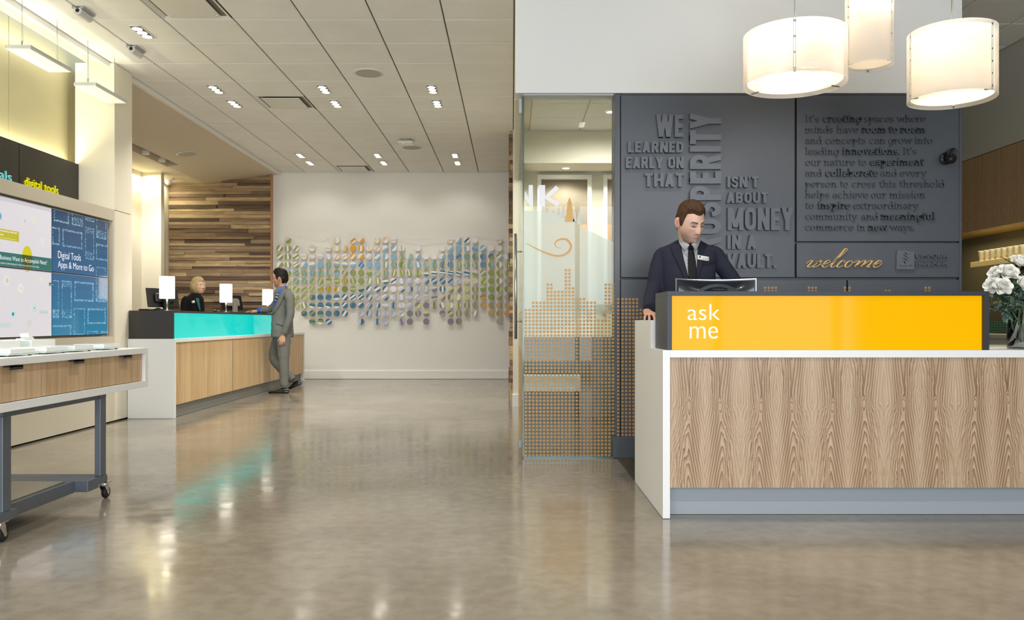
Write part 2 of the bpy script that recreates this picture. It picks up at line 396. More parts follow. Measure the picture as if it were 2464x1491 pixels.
# ---------------------------------------------------------------- walls
wall_back = struct(box('wall_back', -6.15, 0.1, 14.46, 14.6, 0, 3.75, WHITE))
struct(box('baseboard_back', -4.19, -0.06, 14.44, 14.46, 0.004, 0.146, WHITE, bevel=0.003))
wl = struct(MB().box(-4.5, -4.02, -3.4, 8.305, 0.016, 0.868).box(-4.5, -4.02, -3.4, 8.305, 2.03, 2.143).box(-4.5, -4.02, -3.4, 6.19, 0.87, 2.028).box(-4.5, -4.02, 8.27, 8.305, 0.87, 2.028).box(-4.5, -4.095, 6.19, 8.27, 0.868, 2.03).build('wall_left', BEIGE))
struct(box('trim_1', -4.5, -4.06, -3.4, 8.69, 0.0, 0.015, DARKJ))
struct(MB().box(-4.42, -4.021, 8.309, 8.69, 0.016, 2.138).box(-4.42, -4.021, 8.309, 8.69, 2.146, 3.63).box(-4.40, -4.04, 8.33, 8.67, 2.13, 2.15).build('column_left', CREAM))
bpy.data.objects['column_left']['kind'] = 'structure'
wlu = struct(box('wall_left_upper', -4.62, -4.5, -3.4, 8.7, 2.0, 3.75, CHAMP))
for y0, y1 in ((5.3, 6.31), (6.318, 7.322), (7.33, 8.30)):
    box('wall_panel', -4.5, -4.488, y0, y1, 2.15, 3.74, CHAMP, wlu, bevel=0.002)
# soffit beside the tile ceiling: lip, recess soffit, sloping and flat part above the teller desk
struct(MB().box(-4.11, -4.07, -3.4, 14.46, 3.588, 3.66).build('trim_2', WHITE))
struct(box('ceiling_soffit', -4.226, -4.11, -3.4, 8.69, 3.588, 3.66, CREAM))
SY0, SY1, SL0, SL1 = 8.69, 14.46, 8.9, 12.82
def zs(x): return 3.43+(x+5.38)*(3.60-3.43)/(5.38-4.11)
s = MB()
def sq(x0, x1, y0, y1, z=None):
    z0, z1 = (zs(x0), zs(x1)) if z is None else (z, z)
    s.add([(x0,y0,z0),(x1,y0,z1),(x1,y1,z1),(x0,y1,z0)], [(0,3,2,1)])
sq(-5.2, -4.11, SY0, SY1); sq(-5.38, -5.2, SL1, SY1); sq(-5.38, -5.2, SY0, SL0)
sq(-6.1, -5.38, SY0, SY1, 3.43)
# light slot
zt = 3.56
s.add([(-5.38,SL0,3.43),(-5.38,SL1,3.43),(-5.38,SL1,zt),(-5.38,SL0,zt)], [(0,1,2,3)])
s.add([(-5.2,SL0,zs(-5.2)),(-5.2,SL1,zs(-5.2)),(-5.2,SL1,zt),(-5.2,SL0,zt)], [(3,2,1,0)])
s.add([(-5.38,SL1,3.43),(-5.2,SL1,zs(-5.2)),(-5.2,SL1,zt),(-5.38,SL1,zt)], [(0,1,2,3)])
s.add([(-5.38,SL0,zt),(-5.2,SL0,zt),(-5.2,SL1,zt),(-5.38,SL1,zt)], [(0,3,2,1)])
struct(s.build('ceiling_teller', SOFFIT))
# side wall of the teller area with its pier
struct(box('wall_far_left', -6.15, -6.02, 8.69, 14.46, 0, 3.5, CREAM))
struct(box('pier_far_left', -6.02, -5.705, 13.35, 13.47, 0, 3.43, CREAM))
struct(box('wall_teller_front', -6.1, -4.42, 8.60, 8.688, 0, 3.6, CREAM))
# plank wall
wp = struct(box('wall_back_left', -6.02, -4.21, 14.42, 14.458, 0, 3.6, DARKJ))
rp = random.Random(11)
z = 0.62; row = 0
while z < 3.575:
    hh = rp.choice((0.048, 0.055, 0.055, 0.062, 0.07))
    cuts = [-6.015]; x = -6.015+rp.uniform(0.25, 1.5)
    while x < -4.45: cuts.append(x); x += rp.uniform(0.5, 1.5)
    cuts.append(-4.222)
    for a, b_ in zip(cuts[:-1], cuts[1:]):
        mid = (a+b_)/2; lim = 3.43 if b_ < -5.38 else 3.6
        top = min(z+hh-0.002, lim-0.005)
        if top-z < 0.02: continue
        d = rp.uniform(0.012, 0.045)
        o = MB().box(-(b_-a)/2+0.001, (b_-a)/2-0.001, -d, 0.0, -(top-z)/2, (top-z)/2).build('plank', RECL, wp, local=True)
        o.location = (mid, 14.42, (z+top)/2)
    z += hh; row += 1
struct(box('trim_3', -4.221, -4.205, 14.35, 14.46, 0, 3.60, COPPER))

# corridor wall on the right with the plank cladding seen end-on
wc = struct(MB().box(0.012, 0.10, 11.28, 14.46, 0, 3.75).box(0.012, 0.085, 9.83, 11.28, 0, 2.715).box(0.025, 0.10, 6.29, 11.28, 2.715, 3.75).build('wall_corridor', CREAM))
z = 0.0
while z < 3.60:
    hh = rp.choice((0.05, 0.058, 0.066, 0.08)); top = min(z+hh-0.002, 3.632)
    d = rp.uniform(0.03, 0.062)
    o = MB().box(-d, 0, -1.57, 1.57, -(top-z)/2, (top-z)/2).build('plank', RECL, wc, local=True)
    o.location = (0.011, 12.865+rp.uniform(-0.012, 0.0), (z+top)/2)
    z += hh
struct(box('baseboard_corridor', 0.004, 0.09, 9.815, 9.83, 0, 0.42*0.34, WHITE))

# charcoal feature wall with the white bulkhead above it
wm = struct(MB().box(0.765, 3.35, 6.16, 6.30, 0.0, 2.715).build('wall_middle', DARK))
struct(box('bulkhead_middle', 0.025, 3.35, 6.113, 6.30, 2.717, 3.75, WHITE))
FY = 6.113
def fx(px): return PX(px, FY)
def fz(py): return PZ(py, FY)
panels = [(1494, 1912.5, 229, 667), (1917.5, 2308, 229, 580.5), (1917.5, 2308, 584.5, 667), (1494, 2037, 673, 1049), (2041, 2308, 673, 1049)]
for a, b_, t, q in panels:
    box('wall_panel', fx(a), fx(b_), FY, 6.16, fz(q), fz(t), DARK, wm, bevel=0.0025)
box('wall_panel', fx(1479), fx(1492.5), FY+0.004, 6.16, fz(1049), fz(226), DARK, wm, bevel=0.002)
box('wall_panel', fx(2309.5), 3.352, FY+0.004, 6.16, fz(1049), fz(226), DARK, wm, bevel=0.002)
box('base_panel', fx(1474.5), 3.352, FY-0.022, 6.16, 0.004, 0.162, DARK, wm, bevel=0.002)

# conference room behind the glass
struct(MB().box(0.1, 3.3, 10.6, 10.75, 0, 3.4).box(3.2, 3.3, 6.3, 10.6, 0, 3.4).box(0.085, 0.10, 9.83, 10.6, 0, 3.0).build('wall_room', CREAM))
rc = struct(MB().box(0.1, 3.25, 6.3, 9.96, 3.345, 3.42).box(0.1, 3.25, 9.96, 10.6, 2.935, 3.42).box(0.1, 0.205, 6.3, 9.96, 3.33, 3.345).build('ceiling_room', CREAM))
xs = [0.21, 0.82, 1.43, 2.04, 2.65]; ys = [9.955-0.61*k for k in range(0, 6)]
for i in range(len(xs)-1):
    for j in range(len(ys)-1):
        box('ceiling_tile', xs[i]+0.006, xs[i+1]-0.006, ys[j+1]+0.003, ys[j]-0.003, 3.33, 3.345, TILE, rc)
# wall niches with wood
for x0, x1 in ((0.375, 0.97), (1.22, 1.85)):
    t_ = struct(MB().box(x0, x1, 10.585, 10.6, 1.2, 2.84).build('niche_room', mat('taupe_niche', '8d7f6c', 0.7)))
    MB().box(x0-0.05, x0, 10.5, 10.6, 1.15, 2.84).box(x1, x1+0.05, 10.5, 10.6, 1.15, 2.84).box(x0-0.05, x1+0.05, 10.5, 10.6, 2.84, 2.89).build('frame', WHITE, t_)
    MB().box(x0, x1, 10.55, 10.585, 1.2, 2.26).build('wood_panel', strip_wood('niche_oak', ('a9773c', 'c1914f', 'd1a565'), 'x', 30) if 'niche_oak' not in MATS else MATS['niche_oak'], t_)

# kitchen niche on the right
struct(box('wall_right', 4.74, 4.9, -3.4, 9.4, 2.70, 3.75, GREYW))
struct(box('wall_right_lower', 5.1, 5.2, -3.4, 9.4, 0, 2.75, OLIVE))
struct(box('wall_right_end', 3.36, 5.1, 9.32, 9.4, 0, 3.75, OLIVE))
# backsplash of small green tiles
m, nt, b = nodes('green_mosaic_tile'); br = nt.nodes.new('ShaderNodeTexBrick'); br.offset = 0.0
vv = objvec(nt, (1, 1, 1)); sp = nt.nodes.new('ShaderNodeSeparateXYZ'); nt.links.new(vv, sp.inputs[0]); cb = nt.nodes.new('ShaderNodeCombineXYZ'); nt.links.new(sp.outputs['Y'], cb.inputs[0]); nt.links.new(sp.outputs['Z'], cb.inputs[1]); nt.links.new(cb.outputs[0], br.inputs['Vector'])
br.inputs['Scale'].default_value = 1.0; br.inputs['Brick Width'].default_value = 0.05; br.inputs['Row Height'].default_value = 0.026; br.inputs['Mortar Size'].default_value = 0.0022
br.inputs['Color1'].default_value = (*lin('1e5a4c'), 1); br.inputs['Color2'].default_value = (*lin('2b6d5c'), 1); br.inputs['Mortar'].default_value = (*lin('8fa092'), 1)
nt.links.new(br.outputs['Color'], b.inputs['Base Color']); b.inputs['Roughness'].default_value = 0.2
struct(box('trim_4', 5.085, 5.1, 6.5, 9.32, 0.89, 1.02, MATS['green_mosaic_tile']))

# ceilings
struct(box('ceiling', -4.07, 5.2, -3.4, 14.46, 3.655, 3.75, GRIDM))
ceil = bpy.data.objects['ceiling']
EMPTY_TILES = {}
def tile_mesh(w, d):
    b = 0.006
    mb = MB()
    v0 = [(-w/2,-d/2,0.015),(w/2,-d/2,0.015),(w/2,d/2,0.015),(-w/2,d/2,0.015)]
    v1 = [(x,y,b) for x,y,_ in v0]
    v2 = [(x*(1-2*b/w),y*(1-2*b/d),0) for x,y,_ in v0]
    mb.add(v0+v1+v2, [(0,1,2,3)]+[(i,4+i,4+(i+1)%4,(i+1)%4) for i in range(4)]+[(4+i,8+i,8+(i+1)%4,4+(i+1)%4) for i in range(4)]+[(11,10,9,8)])
    me = mb.mesh('ceiling_tile', [TILE])
    bm = bmesh.new(); bm.from_mesh(me); bmesh.ops.recalc_face_normals(bm, faces=bm.faces); bm.to_mesh(me); bm.free()
    return me
colx = [-4.068, -3.64, -3.03, -2.42, -1.81, -1.20, -0.59, 0.02]
VENTS = [(-2.725, 6.826), (-2.725, 9.876), (-2.725, 14.146)]
tcache = {}
def put_tile(x0, x1, y0, y1):
    k = (round(x1-x0, 3), round(y1-y0, 3))
    if k not in tcache: tcache[k] = tile_mesh(x1-x0-0.013, y1-y0-0.005)
    o = bpy.data.objects.new('ceiling_tile', tcache[k]); C.objects.link(o); o.parent = ceil; o.location = ((x0+x1)/2, (y0+y1)/2, CEIL)
for r_ in range(-4, 12):
    y0 = 7.131+0.61*r_; y1 = min(y0+0.61, 14.458)
    for i in range(7):
        if any(abs((colx[i]+colx[i+1])/2-vx) < 0.1 and abs((y0+y1)/2-vy) < 0.1 for vx, vy in VENTS): continue
        put_tile(colx[i], colx[i+1], y0, y1)
for x0, x1 in ((3.18, 3.79), (3.79, 4.40), (4.40, 4.735)):
    for r_ in range(0, 5):
        put_tile(x0, x1, 6.32 if r_ == 0 else 6.01+0.61*r_, 6.62+0.61*r_)
# street front behind the camera
wf = struct(MB().box(-4.6, 5.2, -3.6, -3.4, 3.3, 3.75).box(-4.6, 5.2, -3.6, -3.4, 0, 0.2).build('wall_front', WHITE))
for k in range(6):
    x = -4.0+1.75*k
    box('mullion', x-0.04, x+0.04, -3.58, -3.42, 0.2, 3.3, DARK, wf)
# ---------------------------------------------------------------- ceiling fixtures
LAMPE = emat('downlight_lamp', (1.0, 0.93, 0.8), 14.0)
FRAMEW = mat('white_metal_trim', 'e8e6de', 0.4)
DKIN = mat('dark_housing', '4a463e', 0.5, metal=0.5)
SIDE = {0: 'left', 1: 'middle', 2: 'right'}
def downlight(x, y, label, target, power, first=[None]):
    if first[0] is None:
        t = thing('downlight', label, 'light', (x, y, CEIL), group='recessed triple downlights')
        w, l = 0.062, 0.165
        fr = MB().box(-w, -w+0.014, -l, l, -0.006, 0.004).box(w-0.014, w, -l, l, -0.006, 0.004).box(-w, w, -l, -l+0.014, -0.006, 0.004).box(-w, w, l-0.014, l, -0.006, 0.004)
        fr.build('frame', FRAMEW, t, local=True)
        MB().box(-w+0.012, w-0.012, -l+0.012, l-0.012, -0.0025, 0.002).build('housing', DKIN, t, local=True)
        for k in (-1, 0, 1):
            MB().lathe([(0.0, -0.003), (0.043, -0.003), (0.047, -0.010), (0.043, -0.013)], (0, k*0.1, 0), 20).build('lamp_ring', FRAMEW, t, local=True)
            MB().lathe([(0.041, -0.0125), (0.0, -0.0145)], (0, k*0.1, 0), 20).build('lamp', LAMPE, t, local=True)
        first[0] = t
    else:
        t = copy_tree(first[0]); t.location = (x, y, CEIL); t['label'] = label
    spot('downlight_beam', (x, y, CEIL-0.06), target, power, WARM, R(115), 0.7, 0.05)
rows = [(9.26, 'front'), (9.88, 'second')]
XS = [-3.34, -2.12, -0.90]
for i, x in enumerate(XS):
    downlight(x, 9.26, 'triple downlight in the nearer middle row of the tile ceiling, %s of three' % SIDE[i], (x, 9.3, 0), 95)
for i, x in enumerate(XS):
    downlight(x, 9.88, 'triple downlight just behind the nearer middle row, %s of three' % SIDE[i], (x, 10.2, 0), 95)
for i, x in enumerate(XS):
    downlight(x, 12.96, 'triple downlight in the front row near the disc wall, %s of three' % SIDE[i], (x, 13.1, 0), 36)
for i, x in enumerate(XS):
    downlight(x, 13.57, 'triple downlight in the row closest to the disc wall, %s of three' % SIDE[i], (x, 14.46, 1.2), 9)
downlight(-3.345, 7.43, 'single triple downlight at upper left between the two grey ceiling sensors', (-3.3, 7.6, 0), 60)
# unseen downlights above and behind the camera, added as fill light
for i, x in enumerate((-3.34, -2.12, -0.90, 0.93, 2.15)):
    for j, y in enumerate((1.33, 4.38)):
        downlight(x, y, 'added unseen triple downlight above the camera, %s from the left in its %s row' % (ORD[i+1], ('nearer', 'farther')[j]), (x, y+0.3, 0), 75)

for i, (x, y) in enumerate(VENTS):
    lab = ['square ceiling air diffuser cut by the top edge of the picture', 'square ceiling air diffuser between the middle rows of downlights', 'square ceiling air diffuser right above the white disc wall'][i]
    y1 = min(y+0.305, 14.455); y0 = y1-0.605
    t = thing('ceiling_vent', lab, 'vent', (x, (y0+y1)/2, CEIL), group='square ceiling air diffusers')
    w, d = 0.298, (y1-y0)/2
    fr = MB()
    for k in range(4):
        a = [(-w,-d),(w,-d),(w,d),(-w,d)]; ii = 0.052
        b_ = [(-w+ii,-d+ii),(w-ii,-d+ii),(w-ii,d-ii),(-w+ii,d-ii)]
        p, q = k, (k+1) % 4
        fr.add([(*a[p], 0.0), (*a[q], 0.0), (*b_[q], 0.028), (*b_[p], 0.028), (*a[p], 0.004), (*a[q], 0.004)], [(0,1,2,3), (0,4,5,1)])
    fr.build('frame', FRAMEW, t, local=True)
    MB().box(-w+0.05, w-0.05, -d+0.05, d-0.05, 0.027, 0.03).build('throat', DARKJ, t, local=True)
    MB().box(-w+0.075, w-0.075, -d+0.07, d-0.07, -0.004, 0.004).build('face_plate', FRAMEW, t, local=True, bevel=0.002)
    for sx in (-1, 1):
        for sy in (-1, 1): MB().lathe([(0.0, -0.007), (0.006, -0.006), (0.007, -0.003)], (sx*(w-0.10), sy*(d-0.10), 0), 8).build('screw', CHROME, t, local=True)
def speaker(x, y, z, label, r=0.16, tilt=0.0):
    t = thing('ceiling_speaker', label, 'speaker', (x, y, z), group='round ceiling speakers')
    t.rotation_euler = (0, tilt, 0)
    MB().lathe([(r, 0.0), (r, -0.006), (r*0.86, -0.008)], (0,0,0), 36).build('rim', FRAMEW, t, local=True, smooth=True)
    MB().lathe([(r*0.86, -0.007), (0.0, -0.007)], (0,0,0), 36).build('grille', mat('speaker_grille', 'b9b6ad', 0.8), t, local=True)
speaker(-1.512, 8.66, CEIL, 'round white speaker grille in the middle of the tile ceiling')
speaker(-1.51, 12.37, CEIL, 'round speaker grille just behind the small white wireless box')
xx = -4.82; speaker(xx, 12.2, zs(xx)-0.002, 'round beige speaker grille in the sloping soffit above the teller desk', 0.16, -math.atan(0.17/1.27))
t = thing('wireless_access_point', 'small white wireless access point with a blue light on the ceiling tile', 'access point', (-1.53, 11.86, CEIL))
MB().box(-0.06, 0.06, -0.06, 0.06, -0.03, 0.0).build('bracket', GREYP, t, local=True)
MB().box(-0.11, 0.11, -0.11, 0.11, -0.065, -0.03).build('body', WHITEP, t, local=True, bevel=0.03, )
MB().lathe([(0.006, -0.066), (0.0, -0.069)], (-0.03, -0.07, 0), 10).build('indicator', emat('blue_led', (0.25, 0.4, 1.0), 4.0), t, local=True)
for i, y in enumerate((6.92, 7.88)):
    t = thing('ceiling_sensor', ['grey track sensor head on the ceiling joint near the top edge', 'grey track sensor head on the ceiling joint above the second hanging panel'][i], 'sensor', (-3.61, y, CEIL), group='grey ceiling sensors')
    MB().box(-0.05, 0.05, -0.10, 0.10, -0.02, 0.0).build('base', GREYP, t, local=True, bevel=0.006)
    MB().lathe([(0.0, -0.10), (0.032, -0.10), (0.036, -0.09), (0.036, 0.09), (0.0, 0.09)], (0, 0, -0.036), 18, 'y').build('barrel', mat('pale_grey_plastic', 'cfcfca', 0.45), t, local=True, smooth=False)
    MB().lathe([(0.0, -0.104), (0.016, -0.102), (0.018, -0.099)], (0, 0, -0.036), 14, 'y').build('lens', BLACK, t, local=True)
# small dome camera and two spot heads in the teller soffit
t = thing('dome_camera', 'small white dome camera at the top left corner of the plank wall', 'camera', (PX(405, 13.9), 13.9, 3.43))
MB().box(-0.09, 0.09, -0.06, 0.06, -0.018, -0.001).build('base', WHITEP, t, local=True, bevel=0.004)
MB().lathe([(0.055, -0.018), (0.06, -0.05), (0.05, -0.085), (0.025, -0.105), (0.0, -0.11)], (0, 0, 0), 18).build('dome', WHITEP, t, local=True, smooth=True)
for i, (px, py) in enumerate(((345.7, 367), (385.8, 384.8))):
    D = F*(zs(-5.29)-H)/(CY-py)
    t = thing('slot_spotlight', 'small white spot head in the ceiling slot, %s one' % ('nearer to the column' if i == 0 else 'nearer to the plank wall'), 'light', (-5.27, D, 3.56), group='spot heads in the ceiling slot')
    MB().lathe([(0.012, -0.001), (0.012, -0.07)], (0,0,0), 8).build('stem', WHITEP, t, local=True)
    MB().lathe([(0.0, -0.055), (0.045, -0.06), (0.05, -0.14), (0.042, -0.145), (0.0, -0.13)], (0,0,0), 18).build('head', WHITEP, t, local=True, smooth=True)
    spot('slot_spot_beam', (-5.27, D, 3.40), (-5.4, D+1.2, 0.6), 60, WARM, R(100), 0.6)

# ---------------------------------------------------------------- hanging white panels on the left
for i, y in enumerate((6.57, 7.60)):
    t = thing('hanging_light_panel', ['flat white light panel hung on wires, the nearer one at upper left', 'flat white light panel hung on wires in front of the cream column'][i], 'light', (-3.954, y+0.31, 3.195), group='flat white hanging light panels')
    MB().box(-0.104, 0.104, -0.31, 0.31, 0.004, 0.034).build('housing', mat('panel_housing', 'c9cbcb', 0.35, metal=0.2), t, local=True, bevel=0.002)
    MB().box(-0.096, 0.096, -0.302, 0.302, 0.0, 0.004).build('diffuser', mat('white_diffuser', 'f4f2ea', 0.5, emit=(1, 0.95, 0.82), estr=0.25), t, local=True)
    area('panel_uplight', (-3.954, y+0.31, 3.235), (math.pi, 0, 0), 0.18, 0.56, 0.7, WARM)
    for s_ in (-0.255, 0.255):
        MB().tube([(-0.055, s_, 0.034), (0, s_, 0.052), (0.055, s_, 0.034)], 0.002, 5).build('bail', STEEL, t, local=True)
        MB().tube([(0, s_, 0.05), (0, s_, 0.085)], 0.006, 8).build('gripper', STEEL, t, local=True)
        MB().tube([(0, s_, 0.08), (0, s_, CEIL-3.195-0.001)], 0.0016, 5).build('wire', STEEL, t, local=True)
        MB().tube([(0.01, s_, 0.06), (0.004, s_+0.004, 0.2), (0.002, s_, CEIL-3.195-0.001)], 0.0014, 5).build('cord', STEEL, t, local=True)

# lights in the glass room; the two out of view are added to brighten it
for k, (x, y) in enumerate(((1.09, 9.06), (0.9, 7.2), (2.1, 8.0))):
    t = thing('room_downlight', 'small round downlight in the glass room ceiling, %s from the glass' % ORD[k+1], 'light', (x, y, 3.3295), group='downlights in the glass room')
    MB().lathe([(0.07, 0.0), (0.07, -0.006), (0.05, -0.008)], (0,0,0), 24).build('rim', FRAMEW, t, local=True)
    MB().lathe([(0.05, -0.006), (0.0, -0.007)], (0,0,0), 24).build('lamp', LAMPE, t, local=True)
    spot('room_beam', (x, y, 3.27), (x, y+0.4, 0), 62, WARM, R(165), 0.6, 0.05)
for k, x in enumerate((0.675, 1.535)):
    t = thing('niche_downlight', 'small downlight above the %s wall niche in the glass room' % ('left', 'right')[k], 'light', (x, 10.28, 2.9345), group='downlights over the niches')
    MB().lathe([(0.06, 0.0), (0.06, -0.005), (0.045, -0.007)], (0,0,0), 24).build('rim', FRAMEW, t, local=True)
    MB().lathe([(0.045, -0.005), (0.0, -0.006)], (0,0,0), 24).build('lamp', LAMPE, t, local=True)
    spot('niche_beam', (x, 10.28, 2.88), (x, 10.5, 0), 24, WARM, R(140), 0.6, 0.04)

# warm strip lights hidden behind the sign panels and above the soffit edge
CV = (1.0, 0.94, 0.64)
area('cove_strip_low', (-4.45, 6.6, 2.56), (math.pi, 0, 0), 0.05, 3.3, 20, CV)
area('cove_strip_high', (-4.30, 6.6, 3.63), (0, R(70), 0), 0.05, 3.3, 4, CV)
area('pier_strip', (-5.93, 12.9, 3.38), (0, R(-10), 0), 0.06, 0.8, 9, CV)
area('pier_strip', (-5.95, 13.9, 3.38), (0, R(-10), 0), 0.06, 0.6, 8, CV)

# ---------------------------------------------------------------- pendant lamps
def shade_mat():
    m, nt, b = nodes('pendant_inner_shade'); L = nt.links.new
    out = nt.nodes['Material Output']
    tl = nt.nodes.new('ShaderNodeBsdfTranslucent'); tl.inputs[0].default_value = (0.93, 0.87, 0.78, 1)
    df = nt.nodes.new('ShaderNodeBsdfDiffuse'); df.inputs[0].default_value = (0.93, 0.9, 0.85, 1)
    mx = nt.nodes.new('ShaderNodeMixShader'); mx.inputs[0].default_value = 0.45; L(tl.outputs[0], mx.inputs[1]); L(df.outputs[0], mx.inputs[2]); L(mx.outputs[0], out.inputs[0])
    return m
SHIN = shade_mat()
m_ = bpy.data.materials.new('frosted_acrylic'); m_.use_nodes = True; nt = m_.node_tree; nt.nodes.remove(nt.nodes['Principled BSDF'])
tr = nt.nodes.new('ShaderNodeBsdfTransparent'); tr.inputs[0].default_value = (0.97, 0.96, 0.94, 1); tl = nt.nodes.new('ShaderNodeBsdfTranslucent'); tl.inputs[0].default_value = (0.9, 0.87, 0.82, 1)
df = nt.nodes.new('ShaderNodeBsdfDiffuse'); df.inputs[0].default_value = (0.85, 0.84, 0.82, 1)
m1 = nt.nodes.new('ShaderNodeMixShader'); nt.links.new(tl.outputs[0], m1.inputs[1]); nt.links.new(df.outputs[0], m1.inputs[2])
m2 = nt.nodes.new('ShaderNodeMixShader'); m2.inputs[0].default_value = 0.45; nt.links.new(tr.outputs[0], m2.inputs[1]); nt.links.new(m1.outputs[0], m2.inputs[2]); nt.links.new(m2.outputs[0], nt.nodes['Material Output'].inputs[0])
ACR = m_
def pendant(cx, D, r, ytop, ybot, label, bulbs, seam, power):
    X = PX(cx, D); zb = PZ(ybot, D); zt_ = PZ(ytop, D); h = zt_-zb
    t = thing('pendant_lamp', label, 'lamp', (X, D, zb), group='frosted drum pendant lamps over the desk')
    MB().lathe([(r-0.002, 0), (r, 0), (r, h), (r-0.002, h), (r-0.002, 0)], (0,0,0), 64).build('outer_shade', ACR, t, local=True, smooth=True)
    ri = r*0.915
    MB().lathe([(ri, 0.022), (ri, h-0.016)], (0,0,0), 64).build('inner_shade', SHIN, t, local=True, smooth=True)
    MB().lathe([(ri, 0.020), (0.0, 0.020)], (0,0,0), 64).build('diffuser', SHIN, t, local=True)
    for k in range(3):
        an = seam+k*2*math.pi/3; c_, s_ = math.cos(an), math.sin(an)
        # clear joint strip with rivets, and the little steel bracket below
        o = MB()
        for off in (-0.006, 0.006):
            a2 = an+off/r; o.tube([(r*1.002*math.cos(a2), r*1.002*math.sin(a2), 0.0), (r*1.002*math.cos(a2), r*1.002*math.sin(a2), h)], 0.0016, 5)
        o.build('seam', GREYP, t, local=True)
        n = max(3, int(h/0.06))
        for j in range(n):
            zz = h*(0.06+0.88*j/(n-1)); p = Vector((c_*r*1.0, s_*r*1.0, zz)); q = Vector((c_*r*1.008, s_*r*1.008, zz)); MB().tube([p, q], 0.006, 8).build('rivet', STEEL, t, local=True)
        MB().tube([(c_*r*0.99, s_*r*0.99, 0.008), (c_*r*0.82, s_*r*0.82, 0.012)], 0.005, 6).build('bracket', STEEL, t, local=True)
    MB().tube([(-ri*0.96, 0, h-0.03), (0, 0, h-0.012), (ri*0.96, 0, h-0.03)], 0.004, 6).tube([(0, -ri*0.96, h-0.03), (0, 0, h-0.012), (0, ri*0.96, h-0.03)], 0.004, 6).build('spider', STEEL, t, local=True)
    MB().tube([(0.0, 0, h-0.01), (0, 0, CEIL-zb+0.015)], 0.0018, 5).build('wire', STEEL, t, local=True)
    MB().tube([(-0.012, 0, h-0.01), (0.006, 0, h+0.15), (0.005, 0, h+0.6), (0.004, 0, CEIL-zb+0.015)], 0.0032, 6).build('cord', mat('clear_cord', '8f8a80', 0.4), t, local=True)
    MB().lathe([(0.0, CEIL-zb+0.0), (0.06, CEIL-zb), (0.06, CEIL-zb+0.018)], (0,0,0), 20).build('canopy', FRAMEW, t, local=True)
    for bx, by, bz in bulbs:
        MB().lathe([(0.0, -0.045), (0.03, -0.035), (0.038, 0.0), (0.025, 0.04), (0.016, 0.06), (0.016, 0.09), (0.0, 0.09)], (bx, by, zb*0+bz*h), 14).build('bulb', emat('warm_bulb', (1, 0.86, 0.66), 18.0), t, local=True, smooth=True)
        point('pendant_glow', (X+bx, D+by, zb+bz*h), power, (1.0, 0.89, 0.74), 0.04)
PD = 4.8; q = PD/F
pendant(1912, PD, 119.5*q, 83, 205, 'wide low frosted drum pendant, left one of the three over the desk', [(-0.08, -0.03, 0.52), (0.09, 0.03, 0.42)], R(-109), 7)
pendant(2091.5, PD, 54.5*q, -95, 160, 'narrow tall frosted cylinder pendant cut by the top edge of the picture', [(0, 0, 0.62)], R(-50.5), 8.5)
pendant(2290, PD, 98*q, 78, 240, 'right frosted drum pendant with a bent cord, medium wide', [(-0.07, 0.0, 0.62), (0.07, 0.03, 0.45)], R(-61), 7)
# ---------------------------------------------------------------- front desk
DKBOX = mat('dark_laminate', '2a2d37', 0.42)
VEN = veneer('desk_ash_veneer', 0.1855, ('d6c4ab', 'b59878', '8f6f4e', '65472d'), 0.60, axis='x', ring=15.0, u0=1.0825-0.0835)
KICK = mat('grey_kick_plate', '9fa6ab', 0.4)
DX0, DX1, DY0, DY1 = 0.7778, 3.15, 4.234, 5.20
t = thing('reception_desk', 'white reception desk with a figured wood front and grey plinth', 'desk', (DX0, DY0, 0))
MB().prism([(DY0, 0.002), (DY1, 0.002), (DY1, 1.025), (4.60, 1.025), (4.60, 0.87), (DY0, 0.87)], (DX0, 0, 0), (0,1,0), (0,0,1), (1,0,0), 0.0373).build('side_panel', QZ, t, bevel=0.0015, fix=True)
MB().prism([(DY0, 0.002), (DY1, 0.002), (DY1, 0.87), (DY0, 0.87)], (DX1, 0, 0), (0,1,0), (0,0,1), (1,0,0), 0.0373).build('side_panel', QZ, t, bevel=0.0015, fix=True)
box('countertop', 2.44, DX1, 4.62, DY1, 0.8314, 0.87, QZ, t)
box('countertop', DX0+0.0373, DX1, DY0, 4.62, 0.8314, 0.87, QZ, t, bevel=0.0015)
box('worktop', DX0+0.0373, 2.44, 4.60, DY1, 0.985, 1.025, QZ, t, bevel=0.0015)
box('riser', DX0+0.0373, 2.44, 4.602, 4.63, 0.87, 0.985, QZ, t)
vp = box('front_panel', DX0+0.0373, DX1, 4.255, 4.275, 0.1565, 0.831, VEN, None)
vp.parent = t; vp.matrix_parent_inverse = Matrix.Translation((-DX0, -DY0, 0))
box('kick_plate', DX0+0.0373, DX1, 4.33, 4.345, 0.002, 0.18, KICK, t)
box('carcass', DX0+0.0373, DX1, 4.345, 4.60, 0.10, 0.83, KICK, t)

